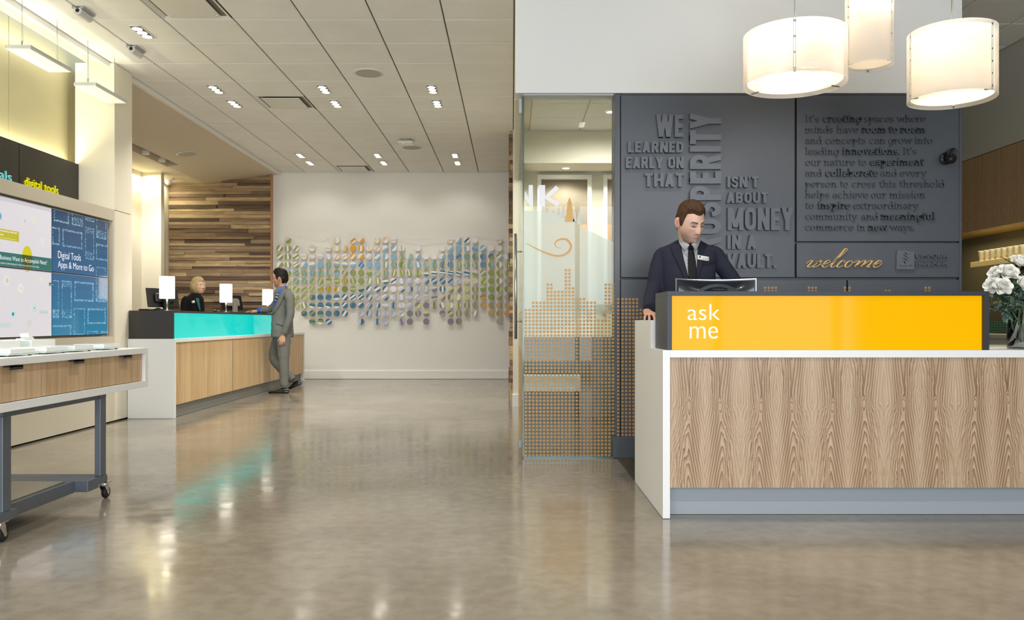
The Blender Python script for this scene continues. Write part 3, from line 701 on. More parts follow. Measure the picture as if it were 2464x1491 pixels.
YEL = mat('yellow_backlit_glass', 'b98200', 0.06, emit=(1.0, 0.53, 0.0), estr=0.46, spec=0.10)
t = thing('illuminated_sign_box', 'dark framed yellow glowing sign box reading ask me on the desk', 'sign', (0.8011, 4.236, 0.871))
BX0, BX1, BZ0, BZ1, BY0, BY1 = 0.8011, 2.462, 0.8705, 1.174, 4.236, 4.588
fr = MB().box(BX0, BX1, BY0, BY1, BZ1-0.023, BZ1).build('top_panel', DKBOX, t, bevel=0.001)
MB().box(BX0, BX0+0.024, BY0, BY1, BZ0, BZ1-0.023).build('side_panel', DKBOX, t)
MB().box(BX1-0.024, BX1, BY0, BY1, BZ0, BZ1-0.023).build('side_panel', DKBOX, t)
MB().box(BX0+0.024, BX1-0.024, BY1-0.02, BY1, BZ0, BZ1-0.023).build('back_panel', DKBOX, t)
g = MB().box(BX0+0.024, BX1-0.024, 4.262, 4.270, BZ0, BZ1-0.023).build('glass_panel', YEL, t)
LETW = mat('white_letter', 'eef0fa', 0.4, emit=(0.9, 0.93, 1.0), estr=0.35)
yp = 4.262
def yx(px): return PX(px, yp)
def yz(py): return PZ(py, yp)
for s_, a, b_, t0, t1 in (('ask', 1654.7, 1731.7, 731.5, 769.5), ('me', 1659.8, 1727.0, 785.0, 814.3)):
    place_text(s_, 'letter', yx(a), yx(b_), yz(t1), yz(t0), (0, yp, 0), (1,0,0), (0,0,1), (0,-1,0), 0.004, LETW, t, offset=-0.012, split=True)

# desk screen seen from behind
t = thing('computer_monitor', 'curved black computer monitor with a silver rim seen from behind on the reception desk', 'monitor', (PX(1724.5, 4.9), 4.9, 1.0255))
MW = 194*4.9/F/2; MZ1 = PZ(669, 4.9)-1.0255; MZ0 = 0.05
def curve_y(x): return 0.03*(1-(x/MW)**2)
def shell(x0, x1, z0, z1, yb, yf, bowl=0.0, n=14):
    mb = MB(); rows_ = []
    for i in range(n+1):
        x = x0+(x1-x0)*i/n; c_ = curve_y(x); dz = -bowl*(1-(x/MW)**2)
        rows_.append([(x, c_+yb, z0), (x, c_+yb, z1+dz), (x, c_+yf, z1+dz), (x, c_+yf, z0)])
    mb.grid(rows_, closed=True); mb.add(rows_[0], [(0,1,2,3)]); mb.add(rows_[-1], [(3,2,1,0)])
    return mb
shell(-MW, MW, MZ0, MZ1, 0.012, 0.03, 0.006).build('rim', STEEL, t, local=True, fix=True)
shell(-MW+0.006, MW-0.006, MZ0+0.006, MZ1-0.006, 0.004, 0.012, 0.006).build('bezel', BLACK, t, local=True, fix=True)
rows_ = []
for i in range(17):
    x = (-1+2*i/16)*(MW-0.014); c_ = curve_y(x)
    row_ = []
    for j in range(9):
        zz = MZ0+0.012+(MZ1-0.012-0.006*(1-(x/MW)**2)-MZ0-0.012)*j/8
        e = max(0.0, (1-(x/MW)**2))*math.sin(math.pi*j/8)
        row_.append((x, c_+0.004-0.035*e, zz))
    rows_.append(row_)
MB().grid(rows_).build('back_cover', mat('gloss_black_shell', '1b1f27', 0.18, coat=0.5), t, local=True, smooth=True, fix=True)
arc = [(0.33*MW*2*0.92*math.cos(a)*1.0, -0.036, MZ1-0.115+0.085*math.sin(a)) for a in [math.pi*k/20 for k in range(21)]]
ar = MB(); ro = []
for k in range(25):
    a = math.pi*k/24; ro.append([(0.145*math.cos(a), -0.035+0.006*abs(math.cos(a)), MZ1-0.128+0.092*math.sin(a)), (0.118*math.cos(a), -0.038+0.005*abs(math.cos(a)), MZ1-0.128+0.074*math.sin(a))])
ar.grid(ro).build('vent_arch', mat('vent_ribs', '2b3038', 0.5), t, local=True, fix=True)
place_text('ViewSonic', 'maker_name', -0.035, 0.035, MZ1-0.073, MZ1-0.062, (PX(1724.5, 4.9), 4.9-0.0395, 1.0255), (1,0,0), (0,0,1), (0,-1,0), 0.001, mat('name_black', '050506', 0.3), t)
MB().box(-0.03, 0.03, -0.035, 0.01, 0.012, MZ1-0.1).build('neck', BLACK, t, local=True)
MB().lathe([(0.0, 0.0), (0.12, 0.0), (0.12, 0.008), (0.04, 0.016), (0.0, 0.016)], (0, 0, 0), 28).build('foot', BLACK, t, local=True)

# ---------------------------------------------------------------- teller desk
TWOOD = strip_wood('teller_oak', ('bd9a6d', 'd3b386', 'e0c8a2'), 'y', 26.0)
TX, TY0, TY1 = -3.525, 8.577, 13.96
t = thing('teller_desk', 'long white teller desk with pale oak front panels beside the plank wall', 'desk', (TX, TY0, 0))
box('end_panel', -4.015, TX, TY0, TY0+0.038, 0.002, 0.833, QZ, t, bevel=0.001)
box('end_panel', -4.015, TX, TY1-0.038, TY1, 0.002, 0.833, QZ, t, bevel=0.001)
box('countertop', -4.015, TX, TY0+0.038, TY1-0.038, 0.795, 0.833, QZ, t, bevel=0.001)
ys_ = [TY0+0.045, 10.40, 12.17, TY1-0.06]
for a, b_ in zip(ys_[:-1], ys_[1:]):
    box('front_panel', TX-0.03, TX-0.012, a+0.008, b_-0.008, 0.138, 0.793, TWOOD, t)
for a in ys_[1:]:
    box('divider_strip', TX-0.03, TX-0.009, a-0.006, a+0.006, 0.138, 0.793, STEEL, t)
box('kick_plate', TX-0.08, TX-0.06, TY0+0.038, TY1-0.038, 0.002, 0.15, mat('kick_grey_dark', '8b8a84', 0.5), t)
box('carcass', -4.01, TX-0.03, TY0+0.038, TY1-0.038, 0.14, 0.79, KICK, t)

TEAL = mat('turquoise_backlit_glass', '006e68', 0.07, emit=(0.0, 0.66, 0.60), estr=0.68, spec=0.35)
UX, UY0, UY1, UZ0, UZ1 = -3.549, 8.605, 12.95, 0.8335, 1.13
BOXD = mat('dark_brown_laminate', '37332f', 0.45)
t = thing('glowing_counter_box', 'long dark counter box with a turquoise glowing glass front on the teller desk', 'sign', (UX, UY0, UZ0))
box('top_panel', -4.015, UX, UY0, UY1, UZ1-0.024, UZ1, BOXD, t, bevel=0.001)
box('side_panel', -3.995, UX, UY0, UY0+0.024, UZ0, UZ1-0.024, BOXD, t)
box('side_panel', -3.995, UX, UY1-0.024, UY1, UZ0, UZ1-0.024, BOXD, t)
box('back_panel', -4.013, -3.995, UY0, UY1, UZ0, UZ1-0.024, BOXD, t)
for a, b_ in ((UY0+0.024, 10.396), (10.404, 12.166), (12.174, UY1-0.024)):
    box('glass_panel', UX-0.022, UX-0.012, a, b_, UZ0, UZ1-0.024, TEAL, t)

def table_lamp(D, lab):
    t = thing('table_lamp', lab, 'lamp', (-3.72, D, UZ1+0.0005), group='white cylinder table lamps on the teller desk')
    MB().lathe([(0.0, 0.0), (0.05, 0.0), (0.05, 0.008), (0.0, 0.012)], (0,0,0), 20).build('base', STEEL, t, local=True)
    MB().tube([(0,0,0.008), (0,0,0.16)], 0.009, 12).build('pole', STEEL, t, local=True, smooth=True)
    z0 = PZ(718, 8.857)-UZ1; z1 = PZ(665, 8.857)-UZ1
    MB().lathe([(0.078, z0), (0.078, z1), (0.076, z1), (0.076, z0), (0.078, z0)], (0,0,0), 32).build('lamp_shade', emat('glowing_shade', (1.0, 0.93, 0.78), 2.6), t, local=True, smooth=False)
    point('table_lamp_glow', (-3.72, D, UZ1+(z0+z1)/2), 5, (1, 0.85, 0.62), 0.04)
table_lamp(8.857, 'white cylinder table lamp nearest the camera, beside the angled monitor')
table_lamp(10.68, 'white cylinder table lamp in the middle, right of the seated woman')
table_lamp(12.5, 'white cylinder table lamp farthest back, half behind the man in grey')

def staff_monitor(px, py0, py1, D, X, w, yaw, lab, tilt, back, silver):
    t = thing('computer_monitor', lab, 'monitor', (X, D, UZ1+0.0005), rz=yaw)
    h = (py1-py0)*D/F
    M = Matrix.Rotation(tilt, 3, 'X')
    def rot(mb):
        mb.v = [tuple(M @ (Vector(v)-Vector((0,0,0.1)))+Vector((0,0,0.1))) for v in mb.v]; return mb
    rot(MB().box(-w/2, w/2, 0.0, 0.022, 0.045, h)).build('panel', BLACK, t, local=True, bevel=0.006)
    rot(MB().box(-w*0.3, w*0.3, -0.03, 0.0, 0.09, h-0.06)).build('back_cover', back, t, local=True, bevel=0.015)
    rot(MB().box(-w*0.46, w*0.46, 0.022, 0.0235, 0.06, h-0.02)).build('screen', mat('screen_glass', '0c1016', 0.1), t, local=True)
    MB().box(-0.035, 0.035, -0.06, -0.02, 0.008, 0.2).build('neck', silver, t, local=True, bevel=0.006)
    MB().box(-0.10, 0.10, -0.12, 0.08, 0.0, 0.012).build('foot', BLACK, t, local=True, bevel=0.005)
staff_monitor(0, 690, 746, 9.2, -3.90, 0.40, R(60), 'black angled monitor at the near end of the teller desk behind a lamp', R(-10), BLACK, BLACK)
staff_monitor(0, 706, 750, 11.35, -3.86, 0.40, R(66), 'grey backed monitor behind the middle table lamp on the teller desk', R(-12), mat('monitor_grey', '8d867b', 0.4), mat('monitor_grey', '8d867b', 0.4))
def mouse(x, y, z, lab, rz=0.0, m=BLACK):
    t = thing('computer_mouse', lab, 'mouse', (x, y, z), rz=rz)
    rows_ = []
    for i in range(9):
        v = i/8; yy = -0.055+0.11*v; w = 0.031*math.sqrt(max(0.02, 1-(2*v-1)**4)); hh = 0.034*math.sqrt(max(0.02, 1-(2*v-0.9)**2*0.75))
        rows_.append([(w*math.cos(a), yy, hh*math.sin(a)**0.7 if math.sin(a) > 0 else 0.0) for a in [math.pi*k/10 for k in range(11)]])
    MB().grid(rows_).build('shell', m, t, local=True, smooth=True, fix=True)
    MB().tube([(0, 0.015, 0.033), (0, 0.035, 0.032)], 0.004, 8).build('wheel', GREYP, t, local=True)
def keyboard(x, y, z, lab, rz):
    t = thing('keyboard', lab, 'keyboard', (x, y, z), rz=rz)
    MB().box(-0.21, 0.21, -0.07, 0.07, 0.0, 0.016).build('body', BLACK, t, local=True, bevel=0.004)
    for r_ in range(5):
        for k in range(14):
            MB().box(-0.2+k*0.0287, -0.2+k*0.0287+0.024, -0.062+r_*0.025, -0.062+r_*0.025+0.021, 0.016, 0.02).build('key', mat('key_black', '26262a', 0.5), t, local=True) if r_ < 2 else None
mouse(PX(382, 8.75), 8.75, UZ1+0.0005, 'black mouse on the near end of the teller counter box', R(70))
mouse(PX(520, 10.5), 10.5, UZ1+0.0005, 'dark mouse on the counter left of the middle table lamp', R(60))
t = thing('notepad', 'small dark notepad on the counter in front of the seated woman', 'notepad', (PX(506, 10.4), 10.4, UZ1+0.0005))
MB().box(-0.09, 0.09, -0.07, 0.07, 0.0, 0.004).build('pages', WHITEP, t, local=True)
MB().box(-0.093, 0.093, -0.073, 0.073, 0.004, 0.009).build('cover', BLACK, t, local=True)
t = thing('keyboard', 'flat black keyboard under the angled monitor at the near counter end', 'keyboard', (PX(362, 8.76), 8.76, UZ1+0.0005), rz=R(80))
MB().box(-0.12, 0.12, -0.06, 0.06, 0.0, 0.014).build('body', BLACK, t, local=True, bevel=0.004)
MB().box(-0.112, 0.112, -0.052, 0.052, 0.014, 0.018).build('keys', mat('key_black', '26262a', 0.5), t, local=True)

# ---------------------------------------------------------------- display table on castors
ST = mat('blue_grey_steel', '6d747e', 0.38, metal=0.55)
STD = mat('dark_steel_panel', '8f8b74', 0.2, metal=0.7)
DWOOD = strip_wood('drawer_ash', ('ad8a62', 'c9a983', 'dcc3a0'), 'y', 40.0)
AX, AXB = -2.30, -3.12; AY0, AY1 = 3.46, 5.19
t = thing('display_table', 'white framed display table with wood drawers on a grey steel castor base', 'table', (-2.7, 4.3, 0))
box('tabletop', AXB, AX, AY0, AY1, 0.817, 0.851, QZ, t, bevel=0.001)
box('bottom_board', AXB, AX, AY0, AY1, 0.606, 0.645, QZ, t, bevel=0.001)
box('end_panel', AXB, AX, AY1-0.04, AY1, 0.645, 0.817, QZ, t)
box('end_panel', AXB, AX, AY0, AY0+0.04, 0.645, 0.817, QZ, t)
PULL = mat('gunmetal_pull', '55585b', 0.3, metal=0.9)
for k in range(3):
    y1 = AY1-0.042-0.55*k; y0 = y1-0.546
    d = box('drawer', AXB+0.1, AX-0.02, y0+0.001, y1-0.001, 0.648, 0.815, DWOOD, t)
    yc = (y0+y1)/2+0.02
    MB().box(AX-0.022, AX+0.012, yc-0.05, yc+0.05, 0.808, 0.8145).box(AX+0.008, AX+0.012, yc-0.05, yc+0.05, 0.796, 0.8145).build('handle', PULL, d)
for y in (3.757, 4.65):
    for x in (-2.33, -3.09):
        s_ = 1 if x > -2.7 else -1
        box('leg', x-0.034 if s_ > 0 else x, x if s_ > 0 else x+0.034, y, y+0.065, 0.1415, 0.5815, ST, t, bevel=0.003)
for y in (3.757, 4.65):
    box('top_rail', -3.09, -2.33, y, y+0.065, 0.582, 0.605, ST, t)
box('top_rail', -2.366, -2.336, 3.8225, 4.6495, 0.577, 0.6045, ST, t); box('top_rail', -3.086, -3.056, 3.8225, 4.6495, 0.577, 0.6045, ST, t)
box('base_frame', -3.02, -2.40, 3.2, 4.50, 0.079, 0.143, ST, t, bevel=0.002)
for a, b_ in ((3.24, 3.86), (3.868, 4.475)):
    box('base_tray', -2.985, -2.435, a, b_, 0.143, 0.147, STD, t)
box('cross_bar', -3.10, -2.325, 4.50, 4.62, 0.083, 0.141, ST, t, bevel=0.002)
box('cross_bar', -3.10, -2.325, 4.62, 4.72, 0.10, 0.141, ST, t, bevel=0.002)
box('cross_bar', -3.10, -2.325, 3.70, 3.86, 0.10, 0.141, ST, t, bevel=0.002)
TYRE = mat('black_rubber', '17171a', 0.55)
def caster(x, y, s_):
    c_ = MB().box(x-0.028, x+0.028, y-0.028, y+0.028, 0.094, 0.10).lathe([(0.024, 0.0), (0.024, 0.012), (0.0, 0.012)], (x, y, 0.082), 16).build('castor', CHROME, t)
    MB().prism([(-0.028, 0.082), (0.02, 0.082), (0.03, 0.03), (0.012, 0.03)], (x-0.017, y, 0), (0,1,0), (0,0,1), (1,0,0), 0.003).prism([(-0.028, 0.082), (0.02, 0.082), (0.03, 0.03), (0.012, 0.03)], (x+0.014, y, 0), (0,1,0), (0,0,1), (1,0,0), 0.003).build('fork', CHROME, c_)
    MB().lathe([(0.0, -0.012), (0.03, -0.012), (0.0345, -0.006), (0.0345, 0.006), (0.03, 0.012), (0.0, 0.012)], (x, y+0.02, 0.035), 24, 'x').build('wheel', TYRE, c_)
    MB().lathe([(0.0, -0.0165), (0.012, -0.0165), (0.012, 0.0165), (0.0, 0.0165)], (x, y+0.02, 0.035), 14, 'x').build('hub', CHROME, c_)
for x, y in ((-2.345, 4.72), (-3.09, 4.90), (-2.36, 3.78), (-3.07, 3.78)):
    caster(x, y if x > -3 else 4.68 if y > 4 else y, 1)

# things on the display table
ACRW = mat('milky_acrylic', 'eef0ee', 0.15, spec=0.6)
def gl(px, py, z): # point of the table top plane z under a pixel
    D = F*(H-z)/(py-CY); return PX(px, D), D
flats = [(0, 52, 'nearest', 3.98), (45, 100, 'second nearest', 4.28), (96, 146, 'third', 4.55), (140, 190, 'farthest', 4.87)]
for k, (a, b_, w_, yc) in enumerate(flats):
    t = thing('flat_display_tray', ['low white product tray at the near left of the display table', 'second low white product tray from the left on the display table', 'third low white product tray from the left on the display table', 'rightmost low white product tray near the far end of the display table'][k], 'tray', (-2.46, yc, 0.8515), group='low white trays along the table edge')
    MB().box(-0.09, 0.09, -0.10, 0.10, 0.012, 0.034).build('body', ACRW, t, local=True, bevel=0.002)
    MB().box(-0.085, 0.095, -0.12, 0.12, 0.006, 0.012).build('glass_plate', mat('clear_edge_plate', 'cfe0e0', 0.08, spec=0.8), t, local=True)
    for sx in (-0.07, 0.07):
        for sy in (-0.09, 0.09): MB().box(sx-0.006, sx+0.006, sy-0.006, sy+0.006, 0.0, 0.006).build('foot', mat('brass_foot', 'b48a4a', 0.4, metal=0.7), t, local=True)
for k, yc in enumerate((4.02, 4.36, 4.70)):
    t = thing('display_riser', ['tall white riser box at the left edge of the display table', 'tall white riser box in the middle of the display table', 'tall white riser box right of the other two on the display table'][k], 'box', (-2.80, yc, 0.8515), group='white riser boxes with tilted holders')
    MB().box(-0.13, 0.12, -0.12, 0.12, 0.0, 0.062).build('body', ACRW, t, local=True, bevel=0.002)
    MB().box(-0.12, 0.11, -0.121, -0.1195, 0.006, 0.056).build('front_sheet', mat('clear_edge_plate', 'cfe0e0', 0.08, spec=0.8), t, local=True)
    MB().prism([(-0.05, 0.062), (0.04, 0.062), (0.045, 0.068), (-0.005, 0.098), (-0.014, 0.092), (-0.002, 0.07), (-0.05, 0.07)], (-0.01, 0, 0), (0,1,0), (0,0,1), (1,0,0), 0.05).build('card_holder', ACRW, t, local=True, fix=True)

# ---------------------------------------------------------------- video wall and signs
SXP = -4.045
def LW(px, py, X=SXP):
    D = -X*F/(CX-px); return D, PZ(py, D)
yS = [6.215, 7.215, 8.215]; zS = [0.883, 1.449, 2.014]
SCRW = mat('bright_screen', 'cfcdd6', 0.12, emit=lin('dcd9e4'), estr=0.42)
def blue_screen():
    m, nt, b = nodes('blue_screen'); sp = nt.nodes.new('ShaderNodeSeparateXYZ'); nt.links.new(objvec(nt), sp.inputs[0])
    b.inputs['Base Color'].default_value = (*lin('1d3347'), 1); b.inputs['Roughness'].default_value = 0.08
    mr = nt.nodes.new('ShaderNodeMapRange'); mr.inputs['From Min'].default_value = 0.88; mr.inputs['From Max'].default_value = 2.0; nt.links.new(sp.outputs['Z'], mr.inputs['Value'])
    cr = ramp(nt, [(0.0, '2f7ea0'), (0.5, '35608a'), (1.0, '2c3f58')]); nt.links.new(mr.outputs[0], cr.inputs['Fac']); nt.links.new(cr.outputs['Color'], b.inputs['Emission Color']); b.inputs['Emission Strength'].default_value = 0.75
    return m
SCRB = blue_screen()
U, V, N = (0,1,0), (0,0,1), (1,0,0)
names = {(0, 1): 'upper left white video wall screen with a yellow dot and green band', (0, 0): 'lower left white video wall screen with pale circles', (1, 1): 'upper right blue video wall screen reading Digital Tools', (1, 0): 'lower right blue video wall screen with dotted phone outlines'}
scr = {}
for i in range(2):
    for j in range(2):
        t = thing('video_screen', names[(i, j)], 'screen', (SXP, yS[i], zS[j]), group='video wall screens')
        a, b_, c_, d_ = yS[i]+0.001, yS[i+1]-0.001, zS[j]+0.001, zS[j+1]-0.001
        MB().box(SXP-0.04, SXP, a, b_, c_, d_).build('bezel', BLACK, t)
        o = MB().box(SXP-0.001, SXP+0.001, a+0.006, b_-0.006, c_+0.006, d_-0.006).build('display', SCRW if i == 0 else SCRB, None)
        o.parent = t; o.matrix_parent_inverse = Matrix.Translation(-t.location)
        MB().box(SXP, SXP+0.0012, b_-0.006, b_-0.001, c_, d_).box(SXP, SXP+0.0012, a, b_, d_-0.005, d_-0.0005).build('edge_glint', mat('screen_edge', 'c9cbe0', 0.3), t)
        scr[(i, j)] = t
def scol(hexc, k=0.8): return emat('screen_'+hexc, hexc, k)
def sdisc(s_, px, py, rx, layers, n=28):
    y, z = LW(px, py); r = rx*y/F*1.22
    for q_, (fr_, col) in enumerate(layers):
        MB().flat(circle_pts(y, z, r*fr_, n), (SXP+0.0016+0.0003*q_, 0, 0), U, V).build('graphic', scol(col), scr[s_])
s1 = (580.0/1, ); k7 = 140/580
def c7(x, y): return x*k7, 470+y*k7
for x, y, r_, ly, s_ in ((-8, 205, 33, [(1, '9db9c0'), (0.75, '5d9db5')], (0,1)), (243, 255, 28, [(1, 'd2d0d0'), (0.5, 'bdbabb')], (0,1)), (337, 245, 25, [(1, 'd6d2bf')], (0,1)), (428, 460, 32, [(1, 'd4d2cd')], (0,1)),
        (68, 850, 42, [(1, 'd6d4cc'), (0.5, 'c2bfbb')], (0,0)), (205, 925, 38, [(1, 'd9d7cd'), (0.3, 'c4c1bd')], (0,0)), (412, 840, 24, [(1, 'd5d2c2')], (0,0)), (128, 1182, 38, [(1, 'bfd0cf'), (0.45, '5b9cb0'), (0.2, '1e5f8a')], (0,0)), (342, 1122, 36, [(1, 'bcd0cb'), (0.16, '1f5f86')], (0,0)), (285, 1268, 36, [(1, 'c9c8c4')], (0,0))):
    px, py = c7(x, y); sdisc(s_, px, py, r_*k7, ly)
def srect(s_, x0, y0, x1, y1, col, lay=2, name='graphic'):
    (a, b_) = c7(x0, y0); (c_, d_) = c7(x1, y1)
    ya, za = LW(a, b_); yb, zb = LW(c_, d_)
    za, zb = max(za, zb), min(za, zb)
    j = s_[1]; za = min(za, zS[j+1]-0.007); zb = max(zb, zS[j]+0.007); ya = max(ya, yS[0]+0.007); yb = min(yb, yS[1]-0.007)
    MB().flat([(ya, zb), (yb, zb), (yb, za), (ya, za)], (SXP+0.0016+0.0003*lay, 0, 0), U, V).build(name, scol(col), scr[s_]); return ya, yb, zb, za
# green band, yellow dot crossing it
yb0 = yS[0]+0.007; yb1 = yS[1]-0.007; zt_ = LW(*c7(535, 632))[1]; zb_ = zS[1]+0.008
MB().flat([(yb0, zb_), (yb1, zb_), (yb1, zt_), (yb0, zt_)], (SXP+0.0026, 0, 0), U, V).build('band', scol('2f6f68', 0.7), scr[(0,1)])
px, py = c7(268, 632); yy, zz = LW(px, py); ry = 72*k7*yy/F*1.22; rz_ = 130*k7*yy/F
top = [(a, b_) for a, b_ in circle_pts(yy, zz, ry, 40, rz_)]
def clipz(pts, zmin=None, zmax=None):
    out = []
    for i in range(len(pts)):
        p, q_ = pts[i], pts[(i+1) % len(pts)]
        def ins(r_): return (zmin is None or r_[1] >= zmin-1e-9) and (zmax is None or r_[1] <= zmax+1e-9)
        if ins(p): out.append(p)
        if ins(p) != ins(q_):
            zc = zmin if zmin is not None else zmax; tt = (zc-p[1])/(q_[1]-p[1]); out.append((p[0]+(q_[0]-p[0])*tt, zc))
    return out
MB().flat(clipz(top, zmin=zt_), (SXP+0.0030, 0, 0), U, V).build('dot', scol('c3bd20'), scr[(0,1)])
MB().flat(clipz(clipz(top, zmax=zt_), zmin=zb_), (SXP+0.0030, 0, 0), U, V).build('dot', scol('4c5a12', 0.6), scr[(0,1)])
MB().flat(clipz(top, zmax=zS[1]-0.008), (SXP+0.0030, 0, 0), U, V).build('dot', scol('c3bd20'), scr[(0,0)])
TXT = emat('screen_text', 'f2f2f6', 0.95)
def stext(s_, str_, ya, yb, za, zb, m=TXT, lay=0.0036, off=-0.012):
    place_text(str_, 'lettering', ya, yb, za, zb, (SXP+lay, 0, 0), U, V, N, 0.0, m, scr[s_], offset=off)
yr = LW(*c7(463, 670))[0]; zt2 = LW(*c7(463, 655))[1]; zb2 = LW(*c7(463, 690))[1]
stext((0,1), 'What Does Your Business Want to Accomplish Next?', yr-0.985, yr, zb2-0.012, zt2+0.004)
stext((0,1), 'TOUCH A GOAL CIRCLE AND WE\'LL SELECT SOME PRODUCTS THAT WILL HELP GET YOU THERE.', yr-0.96, LW(*c7(388, 700))[0], zb2-0.036, zb2-0.024)
srect((0,1), -60, 318, 186, 463, 'b5ab2a')
ya, za = LW(*c7(0, 345)); yb, zb = LW(*c7(170, 385))
stext((0,1), 'CAPITALIZE ON SAVINGS AND NET', ya-0.16, yb, LW(*c7(170, 388))[1], LW(*c7(170, 370))[1])
stext((0,1), 'WORTH', ya-0.16, LW(*c7(26, 385))[0], LW(*c7(26, 388))[1]-0.012, LW(*c7(26, 370))[1]-0.008)
for k in range(2):
    z0 = LW(*c7(170, 388))[1]-0.05-0.016*k; MB().flat([(ya-0.16, z0), (yb-0.02-0.2*k, z0), (yb-0.02-0.2*k, z0+0.004), (ya-0.16, z0+0.004)], (SXP+0.0034, 0, 0), U, V).build('small_print', scol('d9d48a'), scr[(0,1)])
srect((0,0), 486, 868, 533, 902, '2f6f5f'); srect((0,0), 385, 1138, 473, 1180, 'bcccc6'); srect((0,0), -20, 1268, 100, 1310, 'bccbc5')
ya, yb = LW(*c7(392, 1165))[0], LW(*c7(468, 1165))[0]; stext((0,0), 'GreenStreet Lending', ya, yb, LW(*c7(440, 1172))[1], LW(*c7(440, 1158))[1], scol('4f7f78'))
ya, yb = LW(*c7(492, 890))[0], LW(*c7(528, 890))[0]; stext((0,0), 'PRODUCTS', ya, yb, LW(*c7(510, 893))[1], LW(*c7(510, 885))[1])
# blue screens
k8 = 160/723
def c8(x, y): return 120+x*k8, 490+y*k8
ya, yb = LW(*c8(85, 560))[0], LW(*c8(333, 560))[0]
stext((1,1), 'Digital Tools', ya, yb, LW(*c8(85, 592))[1]-0.018, LW(*c8(85, 512))[1])
yb = LW(*c8(473, 690))[0]
stext((1,1), 'Apps & More to Go', ya, yb, LW(*c8(85, 692))[1]-0.018, LW(*c8(85, 618))[1])
gr = random.Random(5)
glit = {0: [MB(), MB(), MB()], 1: [MB(), MB(), MB()]}
dev = [(40,205,20,205,'t'), (238,355,0,240,'p'), (385,480,40,190,'p'), (505,610,100,380,'p'), (20,105,255,445,'t'), (135,350,292,478,'t'), (382,478,262,605,'P'), (500,700,450,620,'t'), (498,605,690,1065,'p'), (0,95,830,1240,'p'), (128,235,838,1240,'P'), (265,472,850,1060,'t'), (260,378,1135,1500,'p'), (408,605,1138,1305,'t'), (0,230,1320,1500,'t'), (408,515,1385,1500,'p'), (552,700,1385,1500,'t'), (636,680,700,870,'t'), (630,680,935,1300,'t'), (640,680,240,400,'t')]
for xl, xr, yt, yb_, k in dev:
    xm = (xl+xr)/2; Y0 = LW(*c8(xl, 700))[0]; Y1 = LW(*c8(xr, 700))[0]; Z1 = LW(*c8(xm, yt))[1]; Z0 = LW(*c8(xm, yb_))[1]
    w, h = Y1-Y0, Z1-Z0; cnt = int(900*(w+h)) if k != 't' else int(1000*(w+h))
    for q_ in range(cnt):
        e = gr.random(); th = 0.012 if k != 't' else 0.02
        if k in 'pP' and e < 0.45:
            zc = Z0+gr.random()*0.075 if (k == 'p' or gr.random() < 0.5) else Z1-gr.random()*0.055
            if k == 'P' and gr.random() < 0.0: pass
            yc = Y0+gr.random()*w
        else:
            pq = gr.random()*(w+h)
            if pq < w: yc = Y0+gr.random()*w; zc = (Z0+gr.random()*th*0.8) if gr.random() < 0.5 else (Z1-gr.random()*th*0.8)
            else: zc = Z0+gr.random()*h; yc = (Y0+gr.random()*th) if gr.random() < 0.5 else (Y1-gr.random()*th)
        if not (yS[1]+0.01 < yc < yS[2]-0.01): continue
        j = 1 if zc > zS[1] else 0
        if not (zS[j]+0.009 < zc < zS[j+1]-0.009): continue
        r_ = gr.uniform(0.0012, 0.0026)
        glit[j][gr.randrange(3)].flat([(yc-r_, zc-r_), (yc+r_, zc-r_), (yc+r_, zc+r_), (yc-r_, zc+r_)], (SXP+0.0018, 0, 0), U, V)
for j in (0, 1):
    for q_, col in enumerate(('8fc4dc', '4f9fc4', 'c9dfe8')):
        o = glit[j][q_].build('glitter_outline', scol(col, 0.8), scr[(1, j)]); o['kind'] = 'stuff'
# sign panels over the screens
for y0, y1, word, wy0, wy1, col, es, lab in ((7.305, 8.30, 'digital tools', 7.363, 7.905, (0.85, 0.78, 0.0), 0.75, 'black sign panel with yellow glowing letters reading digital tools'), (6.30, 7.295, 'goals', 6.81, 7.168, (0.22, 0.62, 0.62), 0.75, 'black sign panel with teal glowing letters cut by the left picture edge')):
    t = thing('sign_panel', lab, 'sign', (-4.4, y0, 2.145), group='black sign panels above the video wall')
    MB().box(-4.41, -4.38, y0, y1, 2.145, 2.603).build('board', BLACKP, t, bevel=0.001)
    MB().box(-4.487, -4.41, y0+0.1, y0+0.14, 2.2, 2.24).box(-4.487, -4.41, y1-0.14, y1-0.1, 2.2, 2.24).build('standoff', STEEL, t)
    place_text(word, 'letter', wy0, wy1, 2.207, 2.314, (-4.379, 0, 0), U, V, N, 0.014, emat('letter_side_'+word.replace(' ', '_'), col, 0.22), t, offset=-0.004, split=True)
    place_text(word, 'letter_face', wy0, wy1, 2.207, 2.314, (-4.3645, 0, 0), U, V, N, 0.0, emat('letter_face_'+word.replace(' ', '_'), col, 0.85), t, offset=-0.008, split=True)
